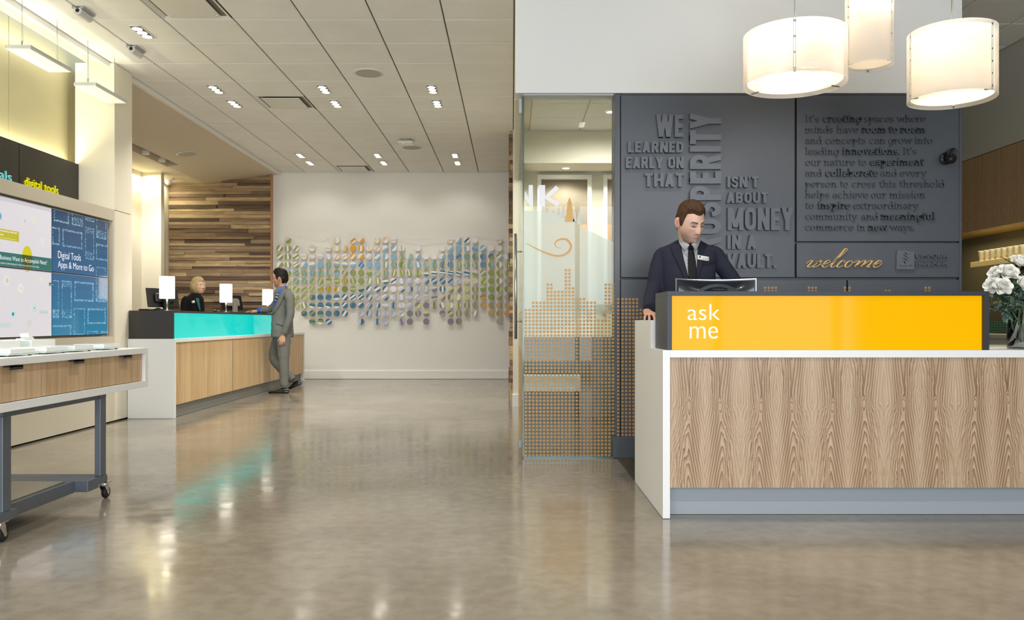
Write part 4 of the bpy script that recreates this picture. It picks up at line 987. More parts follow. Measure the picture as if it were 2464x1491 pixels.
# ---------------------------------------------------------------- disc mosaic on the back wall
PAL = {'w': ('f1f0f1', 'white'), 'c': ('e3d2c4', 'pale peach'), 'p': ('ecc9a2', 'peach'), 'y': ('ecdcaa', 'pale yellow'), 'o': ('e8a634', 'orange'), 'b': ('8dbbd9', 'sky blue'), 'B': ('7ba2c0', 'mid blue'),
       't': ('3d7796', 'deep blue'), 'T': ('5b82a2', 'steel blue'), 'g': ('95a65a', 'olive green'), 'G': ('7f9440', 'moss green'), 'l': ('c3c896', 'pale green'), 'v': ('d3d4e2', 'lavender white'), 'V': ('b4bed6', 'periwinkle'),
       'm': ('8a8394', 'mauve grey'), 'k': ('b5ae9f', 'stone grey'), 's': ('949c78', 'sage green'), 'x': ('d3d88e', 'lime')}
PK = list(PAL); PM = [mat('disc_'+PAL[k][0], PAL[k][0], 0.55) for k in PK]+[mat('disc_edge', 'b89a78', 0.6)]
ART = [
 "1:cg/ 7:yw| 9:wow/ 10:wo/ 12:ywp| 13:pw/ 14:wcw- 21:wcw- 22:wb/ 23:wtw/ 24:w 27:wcw-",
 "0:gwg/ 1:gwg| 2:wgw/ 4:cw- 6:wcw- 7:ywy| 8:wpo| 9:o 10:owo| 11:wyw| 12:wpw/ 13:wb/ 14:bw/ 15:wlw| 17:w 20:w 21:wb/ 22:b 23:bw| 24:bB- 25:bwb/ 26:w 27:w",
 "0:gwg/ 1:gwg| 2:wgw/ 3:wcw- 4:cwc- 5:wv- 6:vwv| 7:wpw/ 8:wpw/ 9:owo/ 10:wo/ 11:wv/ 12:bwb/ 13:bw| 14:b 15:lgb| 16:wlb| 17:wb/ 18:w 19:w 20:wb/ 21:B 22:BTB/ 23:BgBg| 24:BTgB| 25:TB| 26:Tg/ 27:gwb/ 28:wb|",
 "0:wg/ 1:gwg| 2:wgwg/ 3:wb/ 4:wb- 5:b 6:bgbgb| 7:wbg- 8:ywbg- 9:wb- 10:bTbT/ 11:b 12:b 13:bgwb| 14:bgbg| 15:gGl| 16:bgbl| 17:bwb| 18:bl| 19:bgb| 20:BgTl| 21:TBTB| 22:lBlg| 23:BlgB| 24:BlgB| 25:BTBT| 26:gb| 27:gw| 28:lgw|",
 "0:gb/ 1:bg/ 2:bgbg/ 3:bgbgb| 4:bgbg| 5:bgb| 6:bgbl| 7:sb- 8:sls/ 9:sg/ 10:g 11:lg- 12:bl/ 13:lgbB| 14:lgwg| 15:lglg| 16:gwgl| 17:lgl| 18:glwt- 19:gwtw- 20:gtwtv- 21:gvtvt- 22:gvtv- 23:vtv- 24:vg- 25:gvg/ 26:g 27:gl| 28:lgl|",
 "1:gl/ 2:gbg/ 3:bgbg/ 4:bgl/ 5:glg/ 6:gl- 7:glg- 8:gogog| 9:glg| 10:g 11:lgwl| 12:lgwg| 13:gwt- 14:wtw/ 15:vwV| 16:vV/ 17:wv/ 18:vVt/ 19:tvt/ 20:tVt/ 21:VtV/ 22:vVv/ 23:vx- 24:xv/ 25:xgx/ 26:g 27:gw| 28:k",
 "0:gl/ 1:glg/ 2:glg/ 3:lgl/ 4:glgl/ 5:lgo/ 6:gogo| 7:ogow| 8:G 9:glg- 10:lt- 11:twV/ 12:twt/ 13:twv/ 14:w 15:wvt/ 16:vVt| 17:vVv| 18:VvV| 19:vm- 20:twt| 21:vxm/ 22:xm/ 23:xlxl| 24:sls| 25:xgs- 26:g 27:Gl| 28:sl|",
 "0:g 1:gl/ 2:lg/ 3:gl/ 4:gt/ 5:TtT- 6:TtT- 7:Ttw- 8:twt/ 9:twtw/ 10:twtw/ 11:tVwt/ 12:vVv/ 13:wVt/ 14:wvV| 15:vwV| 16:VvV- 17:wVv/ 18:vVx- 19:Vmx- 20:vxm/ 21:mx| 22:xwx| 23:xlx| 24:sls| 25:so- 26:sgG| 27:ls/ 28:k",
 "2:gl/ 3:gwg| 4:gtw- 5:tTtw- 6:Ttw- 7:tTw- 8:twTt/ 9:TtT/ 10:wtT/ 11:vVt/ 12:Vvt| 13:vwV- 14:VtV| 15:wvw| 16:vV/ 17:mx/ 18:m 19:xml| 20:mwx| 21:xw| 22:xsx| 23:sls| 24:ksk| 25:ko/ 26:ogsk| 27:oks| 28:ko-",
 "3:Gt/ 4:tgt/ 5:Ttg- 6:T 7:Tt| 8:twt/ 10:Vv/ 11:TvV| 12:VTv| 13:vVv| 14:Vv/ 15:vVw/ 16:m 17:mkm| 18:xm- 20:mk- 21:mxs/ 22:sls| 23:ksk| 24:kwk| 26:ok- 27:sok| 28:ok/",
 "4:gtg- 5:tgw- 6:tvt/ 10:vt| 12:vTv| 13:Vv/ 15:VmV| 16:m 18:m 21:m 22:ms| 27:k"]
def clip_half(poly, nx, ny, d, keep_less):
    out = []
    for i in range(len(poly)):
        p, q_ = poly[i], poly[(i+1) % len(poly)]; a = p[0]*nx+p[1]*ny-d; b_ = q_[0]*nx+q_[1]*ny-d
        if not keep_less: a, b_ = -a, -b_
        if a <= 0: out.append(p)
        if (a < 0) != (b_ < 0) and a != b_:
            tt = a/(a-b_); out.append((p[0]+(q_[0]-p[0])*tt, p[1]+(q_[1]-p[1])*tt))
    return out
ar = random.Random(3); dcache = {}
AD = 14.405; DR = 0.0535
def disc_mesh(code):
    dirc = code[-1] if code[-1] in '-|/' else '-'; cols = [c for c in code if c in PAL]
    ang = {'-': R(-90), '|': 0.0, '/': R(-45)}[dirc]
    if len(cols) > 1: ang += ar.uniform(-0.28, 0.28)
    nx, ny = math.cos(ang), math.sin(ang)
    mb = MB(); N_ = 28; circ = circle_pts(0, 0, DR, N_)
    cuts = [-DR*1.1]+[DR*(-1+2*(k+1)/len(cols))+ar.uniform(-0.1, 0.1)*DR for k in range(len(cols)-1)]+[DR*1.1]
    for k, c in enumerate(cols):
        tilt = ar.uniform(-0.16, 0.16)
        poly = clip_half(circ, nx, ny, cuts[k+1], True); poly = clip_half(poly, nx, ny, cuts[k], False)
        if len(poly) > 2:
            mb.cur = PK.index(c); mb.add([(x, -0.02, y) for x, y in poly], [tuple(range(len(poly)))])
    mb.cur = len(PM)-1
    mb.lathe([(DR, -0.02), (DR, 0.0), (0.0, 0.0)], (0,0,0), N_, 'y'); mb.lathe([(0.012, 0.0), (0.012, 0.0344)], (0,0,0), 10, 'y')
    me = mb.mesh('painted_disc', PM)
    bm = bmesh.new(); bm.from_mesh(me)
    for f_ in bm.faces:
        if abs(f_.normal.y) > 0.9 and f_.calc_center_median().y < -0.015 and f_.normal.y > 0: f_.normal_flip()
    bm.to_mesh(me); bm.free()
    return me
for r_, rowtxt in enumerate(ART):
    items = [q_.split(':') for q_ in rowtxt.split()]
    for n_, (c, code) in enumerate(items):
        c = int(c); o = bpy.data.objects.new('painted_disc', disc_mesh(code)); C.objects.link(o)
        px = 672.9+19.58*c; py = 577.6+19.57*r_
        o.location = (PX(px, AD), AD+0.02, PZ(py, AD))
        cols = []
        for k in code:
            if k in PAL and PAL[k][1] not in cols: cols.append(PAL[k][1])
        desc = cols[0] if len(cols) == 1 else cols[0]+' and '+cols[1]
        tag(o, '%s painted disc, %s from the left in the %s mosaic row' % (desc, ORD[n_+1], ORD[r_+1]), 'wall disc', 'painted discs of the wall mosaic')
# fine pencil lines drawn on the wall between the discs
ln = MB(); lr = random.Random(21)
def wline(pts, w=0.0016):
    pts = [(PX(x, 14.459), PZ(y, 14.459)) for x, y in pts]
    for (x0, z0), (x1, z1) in zip(pts[:-1], pts[1:]):
        d = math.hypot(x1-x0, z1-z0) or 1; nx, nz = -(z1-z0)/d*w/2, (x1-x0)/d*w/2
        ln.add([(x0-nx, 14.459, z0-nz), (x1-nx, 14.459, z1-nz), (x1+nx, 14.459, z1+nz), (x0+nx, 14.459, z0+nz)], [(0,1,2,3)])
def c6(x, y): return 640+x*0.1877, 540+y*0.1877
def c7b(x, y): return 920+x*0.18779, 540+y*0.18779
for k in range(5): wline([c6(300+110*k, 130+10*k), c6(420+90*k, 175), c6(600+50*k, 215), c6(830, 205-25*k+30)])
for k in range(4): wline([c6(130, 250+35*k), c6(420, 285+30*k), c6(700, 300+35*k), c6(850, 345+20*k)])
for k in range(4): wline([c6(860+25*k, 130), c6(850+35*k, 230), c6(880+45*k, 330), c6(960+60*k, 440)])
for k in range(6):
    wline([(c6(1113, 305)[0]+(14+5*k)*math.cos(a), c6(1113, 305)[1]+(14+5*k)*math.sin(a)) for a in [R(-160+k*13+j*20) for j in range(11)]])
for k in range(24): x = 600+k*13; wline([c6(x, 470), c6(x+lr.uniform(-8, 8), 560), c6(x+lr.uniform(-16, 16), 680)])
for k in range(9): wline([c6(430, 680+k*38), c6(800, 660+k*42), c6(1150, 640+k*50), c6(1590, 560+k*60-120)])
for k in range(12): wline([c6(830, 1240-12*k), c6(1100, 1130-16*k), c6(1350, 1000-20*k), c6(1600, 800-18*k)])
for k in range(6): wline([c6(1000+60*k, 1300), c6(1180+40*k, 1100), c6(1350+30*k, 960)])
for k in range(3): wline([c7b(80, 150+12*k), c7b(200, 195+16*k), c7b(480, 270+7*k), c7b(800, 232+12*k), c7b(1110, 150+10*k), c7b(1500, 185+16*k), c7b(1590, 240)])
wline([c7b(180, 180), c7b(400, 197), c7b(620, 187)])
for k in range(40): x = 200+k*31; y = 400+(k % 7)*10; wline([c7b(x, y), c7b(x+lr.uniform(-12, 12), y+120), c7b(x+lr.uniform(-16, 16), y+230)])
for k in range(8): wline([c7b(20, 690+k*9), c7b(400, 660+k*6), c7b(800, 600+k*12), c7b(1250, 590+k*14)])
for k in range(14):
    x0 = 60+lr.uniform(0, 900); y0 = 720+lr.uniform(0, 380); wline([c7b(x0+60*math.cos(a)*(1+0.3*math.sin(3*a)), y0+34*math.sin(a)) for a in [R(j*24) for j in range(12)]])
for k in range(16): x = 900+k*42; wline([c7b(x, 780), c7b(x+lr.uniform(-10, 10), 960), c7b(x+lr.uniform(-20, 20), 1215)])
wline([c7b(80, 1170), c7b(200, 1215), c7b(130, 1290)]); wline([c7b(600, 1180), c7b(640, 1090), c7b(800, 1070), c7b(940, 1210)])
wline([c7b(1530, 1355), c7b(1545, 1362), c7b(1540, 1350), c7b(1558, 1365)]); wline([c7b(1578, 1345), c7b(1582, 1366)])
o = ln.build('pencil_line_drawing', mat('pencil_grey', 'b9b2a6', 0.7)); tag(o, 'fine grey pencil lines drawn on the white wall between the discs', 'drawing', kind='stuff')

# ---------------------------------------------------------------- raised lettering on the charcoal wall
FO, FU, FV, FN = (0, FY-0.0002, 0), (1,0,0), (0,0,1), (0,-1,0)
t = thing('raised_quote', 'large raised charcoal capital letters around the word prosperity on the feature wall', 'wall lettering', (fx(1505), FY, fz(645)))
DARKL = mat('charcoal_letters', '61656c', 0.4, spec=0.5)
BT = 0.115
def _bar(y, x0, x1, h=0.095): return [(x0, y-h), (x1, y-h), (x1, y+h), (x0, y+h)]
def _st(x, y0=0.0, y1=1.0): return [(x-BT, y0), (x+BT, y0), (x+BT, y1), (x-BT, y1)]
def _par(x0, y0, x1, y1, h=0.118): return [(x0-h, y0), (x0+h, y0), (x1+h, y1), (x1-h, y1)]
def _pa(cx, cy, rx, ry, a0, a1, n=8): return [(cx+rx*math.cos(math.radians(a0+(a1-a0)*i/n)), cy+ry*math.sin(math.radians(a0+(a1-a0)*i/n))) for i in range(n+1)]
CAPS = {'W': (1.0, [_par(.12, 1, .29, 0), _par(.29, 0, .5, 1), _par(.5, 1, .71, 0), _par(.71, 0, .88, 1)], []), 'E': (.52, [_st(.115), _bar(.095, .1, .5), _bar(.5, .1, .45), _bar(.905, .1, .5)], []), 'L': (.5, [_st(.115), _bar(.095, .1, .48)], []),
 'A': (.68, [_par(.12, 0, .33, 1), _par(.54, 0, .33, 1), _bar(.27, .2, .46)], []), 'R': (.62, [_st(.115), _par(.34, .48, .49, 0)], [[(.1, .9), (.27, .9)]+_pa(.29, .7, .19, .2, 80, -80)+[(.1, .5)]]), 'P': (.6, [_st(.115)], [[(.1, .9), (.27, .9)]+_pa(.29, .68, .19, .22, 80, -80)+[(.1, .46)]]),
 'N': (.66, [_st(.115), _st(.545), _par(.115, 1, .545, 0)], []), 'D': (.62, [_st(.115)], [[(.1, .9), (.2, .9)]+_pa(.25, .65, .25, .25, 80, 0)+_pa(.25, .35, .25, .25, 0, -80)+[(.1, .1)]]), 'Y': (.62, [_par(.11, 1, .31, .4), _par(.51, 1, .31, .4), _st(.31, 0, .48)], []),
 'O': (.64, [], [_pa(.32, .7, .205, .2, 0, 180)+_pa(.32, .3, .205, .2, 180, 360)+[(.525, .7)]]), 'T': (.56, [_bar(.905, .0, .56), _st(.28)], []), 'H': (.66, [_st(.115), _st(.545), _bar(.5, .1, .55)], []), 'I': (.25, [_st(.125)], []),
 'S': (.6, [], [_pa(.3, .70, .195, .20, 0, 200, 9)+_pa(.3, .30, .195, .20, 30, -180, 10)]), 'U': (.64, [_st(.115, .3), _st(.525, .3)], [_pa(.32, .31, .205, .21, 180, 360)]), 'B': (.62, [_st(.115)], [[(.1, .9)]+_pa(.27, .71, .19, .19, 90, -90)+[(.1, .52)], [(.1, .5)]+_pa(.28, .3, .21, .2, 90, -90)+[(.1, .1)]]),
 'M': (.86, [_st(.115), _st(.745), _par(.13, 1, .43, .12), _par(.73, 1, .43, .12)], []), 'V': (.66, [_par(.11, 1, .33, 0), _par(.55, 1, .33, 0)], []), '.': (.26, [[(.02, 0), (.24, 0), (.24, .2), (.02, .2)]], []), "'": (.22, [[(.04, .7), (.12, .7), (.2, 1), (.02, 1)]], []), ' ': (.28, [], [])}
def block(word, u0, u1, v0, v1, O, u, v, n, depth, m, parent):
    gap = 0.075; adv = sum(CAPS[c][0]+gap for c in word)-gap; sx = (u1-u0)/adv; sy = v1-v0; O = Vector(O); u = Vector(u); v = Vector(v); n = Vector(n); mb = MB(); cur = 0.0
    def tr(a, b_, d): return O+u*(u0+(a+cur)*sx)+v*(v0+b_*sy)+n*d
    for k, c in enumerate(word):
        mb = MB(); a, polys, paths = CAPS[c]; e = 0.0003*(k % 2)
        for q, poly in enumerate(polys):
            f = [tr(x, y, depth+e+0.0004*q) for x, y in poly]; b_ = [tr(x, y, 0) for x, y in poly]
            mb.add(b_+f, [(3,2,1,0), (4,5,6,7)]+[(i, (i+1) % 4, 4+(i+1) % 4, 4+i) for i in range(4)])
        for q, pt in enumerate(paths): ribbon(mb, pt, 0.2, lambda a2, b2, d: tr(a2, b2, d if d == 0 else d+e+0.0016+0.0007*q), depth)
        if mb.v: mb.build('letter', m, parent, fix=True)
        cur += a+gap
def ribbon(mb, pts, w, tr, d):
    """thick polyline in 2-D, mapped by tr(a,b,depth)"""
    n = len(pts); L_, R_ = [], []
    for i in range(n):
        p0 = pts[max(i-1, 0)]; p1 = pts[min(i+1, n-1)]; dx, dy = p1[0]-p0[0], p1[1]-p0[1]; l = math.hypot(dx, dy) or 1
        ww = w[i] if isinstance(w, list) else w
        nx, ny = -dy/l*ww/2, dx/l*ww/2; L_.append((pts[i][0]+nx, pts[i][1]+ny)); R_.append((pts[i][0]-nx, pts[i][1]-ny))
    rows_ = [[tr(*L_[i], d), tr(*R_[i], d), tr(*R_[i], 0), tr(*L_[i], 0)] for i in range(n)]
    mb.grid(rows_, closed=True); mb.add(rows_[0], [(3,2,1,0)]); mb.add(rows_[-1], [(0,1,2,3)])
for s_, a, b_, t0, t1 in (('WE', 1577, 1643, 278.6, 331.7), ('LEARNED', 1509.6, 1643.2, 343, 369), ('EARLY ON', 1504.4, 1643.2, 379.3, 406.7), ('THAT', 1549.5, 1643.8, 418, 451), ("ISN'T", 1747.5, 1822.5, 426, 452.7), ('ABOUT', 1746, 1845, 463.7, 489.8), ('MONEY', 1748.4, 1904.6, 500.7, 554.8), ('IN A', 1747.5, 1817.7, 566, 599.8), ('VAULT.', 1747.5, 1866, 610.5, 645)):
    block(s_, fx(a), fx(b_), fz(t1), fz(t0), FO, FU, FV, FN, 0.034, DARKL, t)
block('PROSPERITY', fz(645), fz(275.4), -fx(1732.4), -fx(1657.7), FO, (0,0,1), (-1,0,0), FN, 0.038, DARKL, t)

GL = {}
def arcp(cx, cy, rx, ry, a0, a1, n=14): return [(cx+rx*math.cos(R(a0+(a1-a0)*i/n)), cy+ry*math.sin(R(a0+(a1-a0)*i/n))) for i in range(n+1)]
def ser(x, y, l=0.2, r=0.2): return [(x-l, y), (x+r, y)]
def stem(x, y0, y1, b='b', tp=''): 
    out = [[(x, y0), (x, y1)]]
    if b == 'b': out.append(ser(x, y0))
    if b == 'r': out.append(ser(x, y0, 0.0, 0.22))
    if tp == 'l': out.append(ser(x, y1, 0.22, 0.0))
    if tp == 'b': out.append(ser(x, y1))
    return out
A_, D_ = 1.5, -0.5
GL['a'] = (1.0, [arcp(0.46, 0.68, 0.27, 0.3, 170, 0, 8)+[(0.73, 0.06)], ser(0.73, 0.06, 0.0, 0.22), arcp(0.42, 0.3, 0.28, 0.27, 0, 360)])
GL['b'] = (1.05, stem(0.22, 0.05, A_, 'x', 'l')+[arcp(0.55, 0.5, 0.34, 0.46, 0, 360)])
GL['c'] = (0.95, [arcp(0.5, 0.5, 0.38, 0.46, 50, 315)])
GL['d'] = (1.1, [arcp(0.46, 0.5, 0.34, 0.46, 0, 360)]+stem(0.8, 0.05, A_, 'r', 'l'))
GL['e'] = (0.98, [arcp(0.5, 0.5, 0.38, 0.46, 0, 318), [(0.12, 0.5), (0.88, 0.5)]])
GL['f'] = (0.72, [[(0.34, 0.05), (0.34, 1.15)]+arcp(0.62, 1.15, 0.28, 0.33, 180, 60, 6), ser(0.34, 0.05), [(0.1, 0.95), (0.66, 0.95)]])
GL['g'] = (1.05, [arcp(0.46, 0.5, 0.34, 0.46, 0, 360), [(0.8, 0.95), (0.8, -0.1)]+arcp(0.48, -0.1, 0.32, 0.36, 0, -150, 8), ser(0.8, 0.95, 0.0, 0.2)])
GL['h'] = (1.15, stem(0.26, 0.05, A_, 'b', 'l')+[[(0.26, 0.5)]+arcp(0.57, 0.62, 0.29, 0.33, 160, 0, 8)+[(0.86, 0.05)], ser(0.86, 0.05)])
GL['i'] = (0.58, stem(0.3, 0.05, 0.95, 'b', 'l')+[[(0.3, 1.3), (0.3, 1.45)]])
GL['l'] = (0.58, stem(0.3, 0.05, A_, 'b', 'l'))
GL['m'] = (1.7, stem(0.26, 0.05, 0.95, 'b', 'l')+[[(0.26, 0.5)]+arcp(0.55, 0.62, 0.27, 0.33, 160, 0, 8)+[(0.82, 0.05)], ser(0.82, 0.05), [(0.82, 0.5)]+arcp(1.11, 0.62, 0.27, 0.33, 160, 0, 8)+[(1.38, 0.05)], ser(1.38, 0.05)])
GL['n'] = (1.15, stem(0.26, 0.05, 0.95, 'b', 'l')+[[(0.26, 0.5)]+arcp(0.57, 0.62, 0.29, 0.33, 160, 0, 8)+[(0.86, 0.05)], ser(0.86, 0.05)])
GL['o'] = (1.05, [arcp(0.5, 0.5, 0.39, 0.46, 0, 360)])
GL['p'] = (1.08, stem(0.26, D_, 0.95, 'b', 'l')+[arcp(0.58, 0.5, 0.34, 0.46, 0, 360)])
GL['r'] = (0.85, stem(0.26, 0.05, 0.95, 'b', 'l')+[[(0.26, 0.5)]+arcp(0.6, 0.6, 0.32, 0.35, 165, 50, 7)])
GL['s'] = (0.85, [arcp(0.42, 0.73, 0.28, 0.22, 40, 250, 9)+arcp(0.42, 0.28, 0.3, 0.24, 80, -140, 9)])
GL['t'] = (0.7, [[(0.3, 1.3), (0.3, 0.3)]+arcp(0.5, 0.3, 0.2, 0.26, 180, 320, 6), [(0.06, 0.95), (0.6, 0.95)]])
GL['u'] = (1.15, [[(0.24, 0.95), (0.24, 0.4)]+arcp(0.52, 0.38, 0.28, 0.33, 180, 340, 8), [(0.84, 0.95), (0.84, 0.05)], ser(0.24, 0.95, 0.2, 0.0), ser(0.84, 0.95, 0.2, 0.0), ser(0.84, 0.05, 0.0, 0.2)])
GL['v'] = (1.0, [[(0.12, 0.95), (0.5, 0.05), (0.88, 0.95)], ser(0.12, 0.95), ser(0.88, 0.95)])
GL['w'] = (1.5, [[(0.12, 0.95), (0.42, 0.05), (0.75, 0.9), (1.08, 0.05), (1.38, 0.95)], ser(0.12, 0.95), ser(1.38, 0.95)])
GL['x'] = (1.05, [[(0.14, 0.95), (0.86, 0.05)], [(0.86, 0.95), (0.14, 0.05)], ser(0.14, 0.95), ser(0.86, 0.95), ser(0.14, 0.05), ser(0.86, 0.05)])
GL['y'] = (1.0, [[(0.12, 0.95), (0.5, 0.08)], [(0.88, 0.95), (0.34, -0.42), (0.12, -0.45)], ser(0.12, 0.95), ser(0.88, 0.95)])
GL['I'] = (0.68, stem(0.32, 0.05, 1.4, 'b', 'b'))
GL["'"] = (0.36, [[(0.18, 1.45), (0.14, 1.15)]])
GL['.'] = (0.4, [[(0.16, 0.0), (0.16, 0.14)]])
def slab(word, x0, x1, base, unit, bold, parent, depth):
    adv = sum(GL[c][0] for c in word); sx = (x1-x0)/(adv-0.08); wdt = 0.27 if bold else 0.17
    mb = MB(); cur = 0.0
    for c in word:
        a, strokes = GL[c]
        for st in strokes:
            wv = wdt if not (len(st) == 2 and abs(st[0][1]-st[1][1]) < 1e-6 and c not in 'et') else wdt*0.75
            ribbon(mb, [((p[0]+cur-0.04)*sx/unit, p[1]) for p in st], wv, lambda u_, v_, dd: (x0+u_*unit, FY-0.0002-dd, base+v_*unit), depth)
        cur += a
    return mb.build('word', mat('charcoal_paragraph_letters', '4c5056', 0.4), parent, fix=True)
t = thing('raised_paragraph', 'raised charcoal slab serif paragraph beginning with spaces where minds have room', 'wall lettering', (fx(1937), FY, fz(560)))
QT = ["It's 115 218|creating* 247 530|spaces 555 780|where 803 1015", "minds 115 325|have 350 513|room* 535 717|to* 737 803|roam* 825 1010", "and 115 240|concepts 265 568|can 597 715|grow 737 912|into 932 1068", "leading 115 368|innovations.* 390 820|It's 845 948", "our 117 235|nature 255 487|to 510 573|experiment* 597 998", "and 115 240|collaborate* 265 655|and 677 800|every 822 1020", "person 115 352|to 375 437|cross 465 642|this 668 795|threshold 820 1155", "helps 115 297|achieve 320 585|our 607 720|mission 745 1013", "to 115 182|inspire* 205 450|extraordinary 472 960", "community 117 503|and 532 660|meaningful* 678 1082", "commerce 117 475|in 500 565|new* 583 725|ways. 750 935"]
uq = 11.3*FY/F
for k, line in enumerate(QT):
    for it in line.split('|'):
        w_, a, b_ = it.split(); bold = w_.endswith('*'); w_ = w_.rstrip('*')
        slab(w_, fx(1900+int(a)*0.32186), fx(1900+int(b_)*0.32186), fz(294+26.05*k), uq, bold, t, 0.026 if bold else 0.013)
# welcome script
def cr_spline(pts, n=6):
    out = []
    for i in range(len(pts)-1):
        p0, p1, p2, p3 = pts[max(i-1, 0)], pts[i], pts[i+1], pts[min(i+2, len(pts)-1)]
        for j in range(n):
            s_ = j/n; out.append(tuple(0.5*((2*p1[d])+(-p0[d]+p2[d])*s_+(2*p0[d]-5*p1[d]+4*p2[d]-p3[d])*s_*s_+(-p0[d]+3*p1[d]-3*p2[d]+p3[d])*s_**3) for d in (0, 1)))
    out.append(pts[-1]); return out
GOLD = mat('gold_script', 'd9b375', 0.4, metal=0.2)
t = thing('welcome_lettering', 'gold cursive welcome lettering raised on the charcoal wall', 'wall lettering', (fx(1937), FY, fz(645)))
LETT = [[(115,345),(165,302),(203,300),(168,345),(135,382),(146,396),(200,380),(290,300)], [(290,300),(252,345),(216,384),(232,396),(300,368),(345,318),(348,298),(330,300),(322,318),(345,322)],
 [(320,362),(400,350),(468,316),(462,294),(420,305),(370,355),(362,390),(395,398),(450,372)], [(450,372),(600,258),(722,150),(730,120),(702,124),(640,195),(545,305),(488,378),(505,398),(565,375)],
 [(676,330),(694,306),(668,296),(620,328),(580,378),(600,398),(670,372)], [(790,300),(740,318),(702,368),(715,397),(765,385),(808,335),(806,304),(780,298)], [(796,318),(812,330),(840,326),(890,300)],
 [(890,300),(918,302),(885,345),(850,397)], [(850,397),(930,330),(985,298),(1010,303),(985,345),(945,397)], [(945,397),(1030,328),(1085,298),(1108,304),(1080,345),(1040,385),(1060,398),(1120,372)],
 [(1090,385),(1190,345),(1248,314),(1236,294),(1190,312),(1142,360),(1134,390),(1165,399),(1215,380),(1262,335)]]
mb_l = []
for st in LETT:
    sp_ = cr_spline(st, 6); pts = [(1920+x*0.1583, 580+y*0.1583) for x, y in sp_]
    ws = []
    for i in range(len(pts)):
        a, b_ = pts[max(i-1, 0)], pts[min(i+1, len(pts)-1)]; dx, dy = b_[0]-a[0], b_[1]-a[1]; l = math.hypot(dx, dy) or 1
        ws.append((1.5+3.0*max(0, dy/l)**1.2)*FY/F)
    mb = MB(); ribbon(mb, [(fx(x), fz(y)) for x, y in pts], ws, lambda u_, v_, dd: (u_, FY-0.0002-dd, v_), 0.02)
    mb.build('script_stroke', GOLD, t, fix=True)
# bank emblem
t = thing('emblem_plaque', 'raised charcoal square emblem with a fir tree and bank name in capitals', 'wall emblem', (fx(2152), FY, fz(649)))
def e5(x, y): return fx(1920+x*0.1583), fz(580+y*0.1583)
sq_ = [e5(*p) for p in ((1490,145),(1560,150),(1640,155),(1700,158),(1748,152),(1742,250),(1750,340),(1745,425),(1690,433),(1600,432),(1530,430),(1475,433),(1482,330),(1478,240))]
MB().prism(sq_[::-1], FO, FU, FV, FN, 0.022).build('plate', DARKL, t, fix=True)
cut_dark = mat('recess_black', '0c0d0f', 0.6)  # flat black pieces paint the dark insides of the tree cut-outs
for poly in (((1612,172),(1655,215),(1640,212),(1598,188)), ((1598,212),(1668,264),(1650,260),(1590,225)), ((1590,255),(1664,305),(1640,300),(1590,272)), ((1598,298),(1608,298),(1614,346),(1592,346)), ((1585,205),(1598,212),(1572,222)), ((1558,268),(1590,255),(1585,268)), ((1560,312),(1592,296),(1585,310)), ((1510,388),(1540,365),(1575,378),(1572,384),(1542,374)), ((1578,390),(1610,368),(1642,380),(1638,387),(1610,377)), ((1648,388),(1680,362),(1722,380),(1716,387),(1682,372))):
    MB().prism([e5(*p) for p in poly][::-1], (0, FY-0.0222, 0), FU, FV, FN, 0.0006).build('tree_cutout_dark', cut_dark, t, fix=True)
a0, b0 = e5(1775, 268); a1, b1 = e5(2262, 203); place_text('UMPQUA', 'letter', a0, a1, b0, b1, FO, FU, FV, FN, 0.022, DARKL, t, offset=0.0, split=True)
a0, b0 = e5(1775, 376); a1, b1 = e5(2268, 320); place_text('B-A-N-K', 'letter', a0, a1, b0, b1, FO, FU, FV, FN, 0.02, DARKL, t, offset=0.0, split=True)
a0, b0 = e5(1780, 301); a1, b1 = e5(2268, 295); MB().prism([(a0,b0),(a1,b0),(a1,b1),(a0,b1)], FO, FU, FV, FN, 0.012).build('rule', DARKL, t, fix=True)

# ---------------------------------------------------------------- gold dot skyline
DOTM = mat('gold_dot_vinyl', 'b78f55', 0.45, metal=0.15)
def dots(mb, cols, y_of):
    for px, y0, y1, st in cols:
        y = y1
        while y >= y0-1:
            mb.prism(circle_pts(fx(px), fz(y), 3.15*FY/F, 10), (0, y_of, 0), FU, FV, FN, 0.0004) ; y -= st
dw = MB(); cols = [(1487.5, 717.8, 1046, 8.82)]; dr = random.Random(9)
vis = {1841: 692, 1850: 692, 1858.5: 692, 1867: 692, 1946.4: 692, 1954.8: 692, 1963.2: 692, 2033: 692, 2044.3: 692, 2131.7: 698.7, 2140.5: 698.7, 2227.4: 692, 2236: 692}
for k in range(5): cols.append((1498+8.72*k, 717.8, 1046, 8.82))
for k in range(5, 92):
    px = 1498+8.72*k
    if any(abs(px-v) < 9 for v in vis): continue
    cols.append((px, 718+8.72*dr.randrange(0, 6), 860, 8.82))
for v, y in vis.items(): cols.append((v, y, 860, 8.0))
dots(dw, cols, FY-0.0002); o = dw.build('dot_skyline', DOTM, wm, fix=False); o['kind'] = 'stuff'

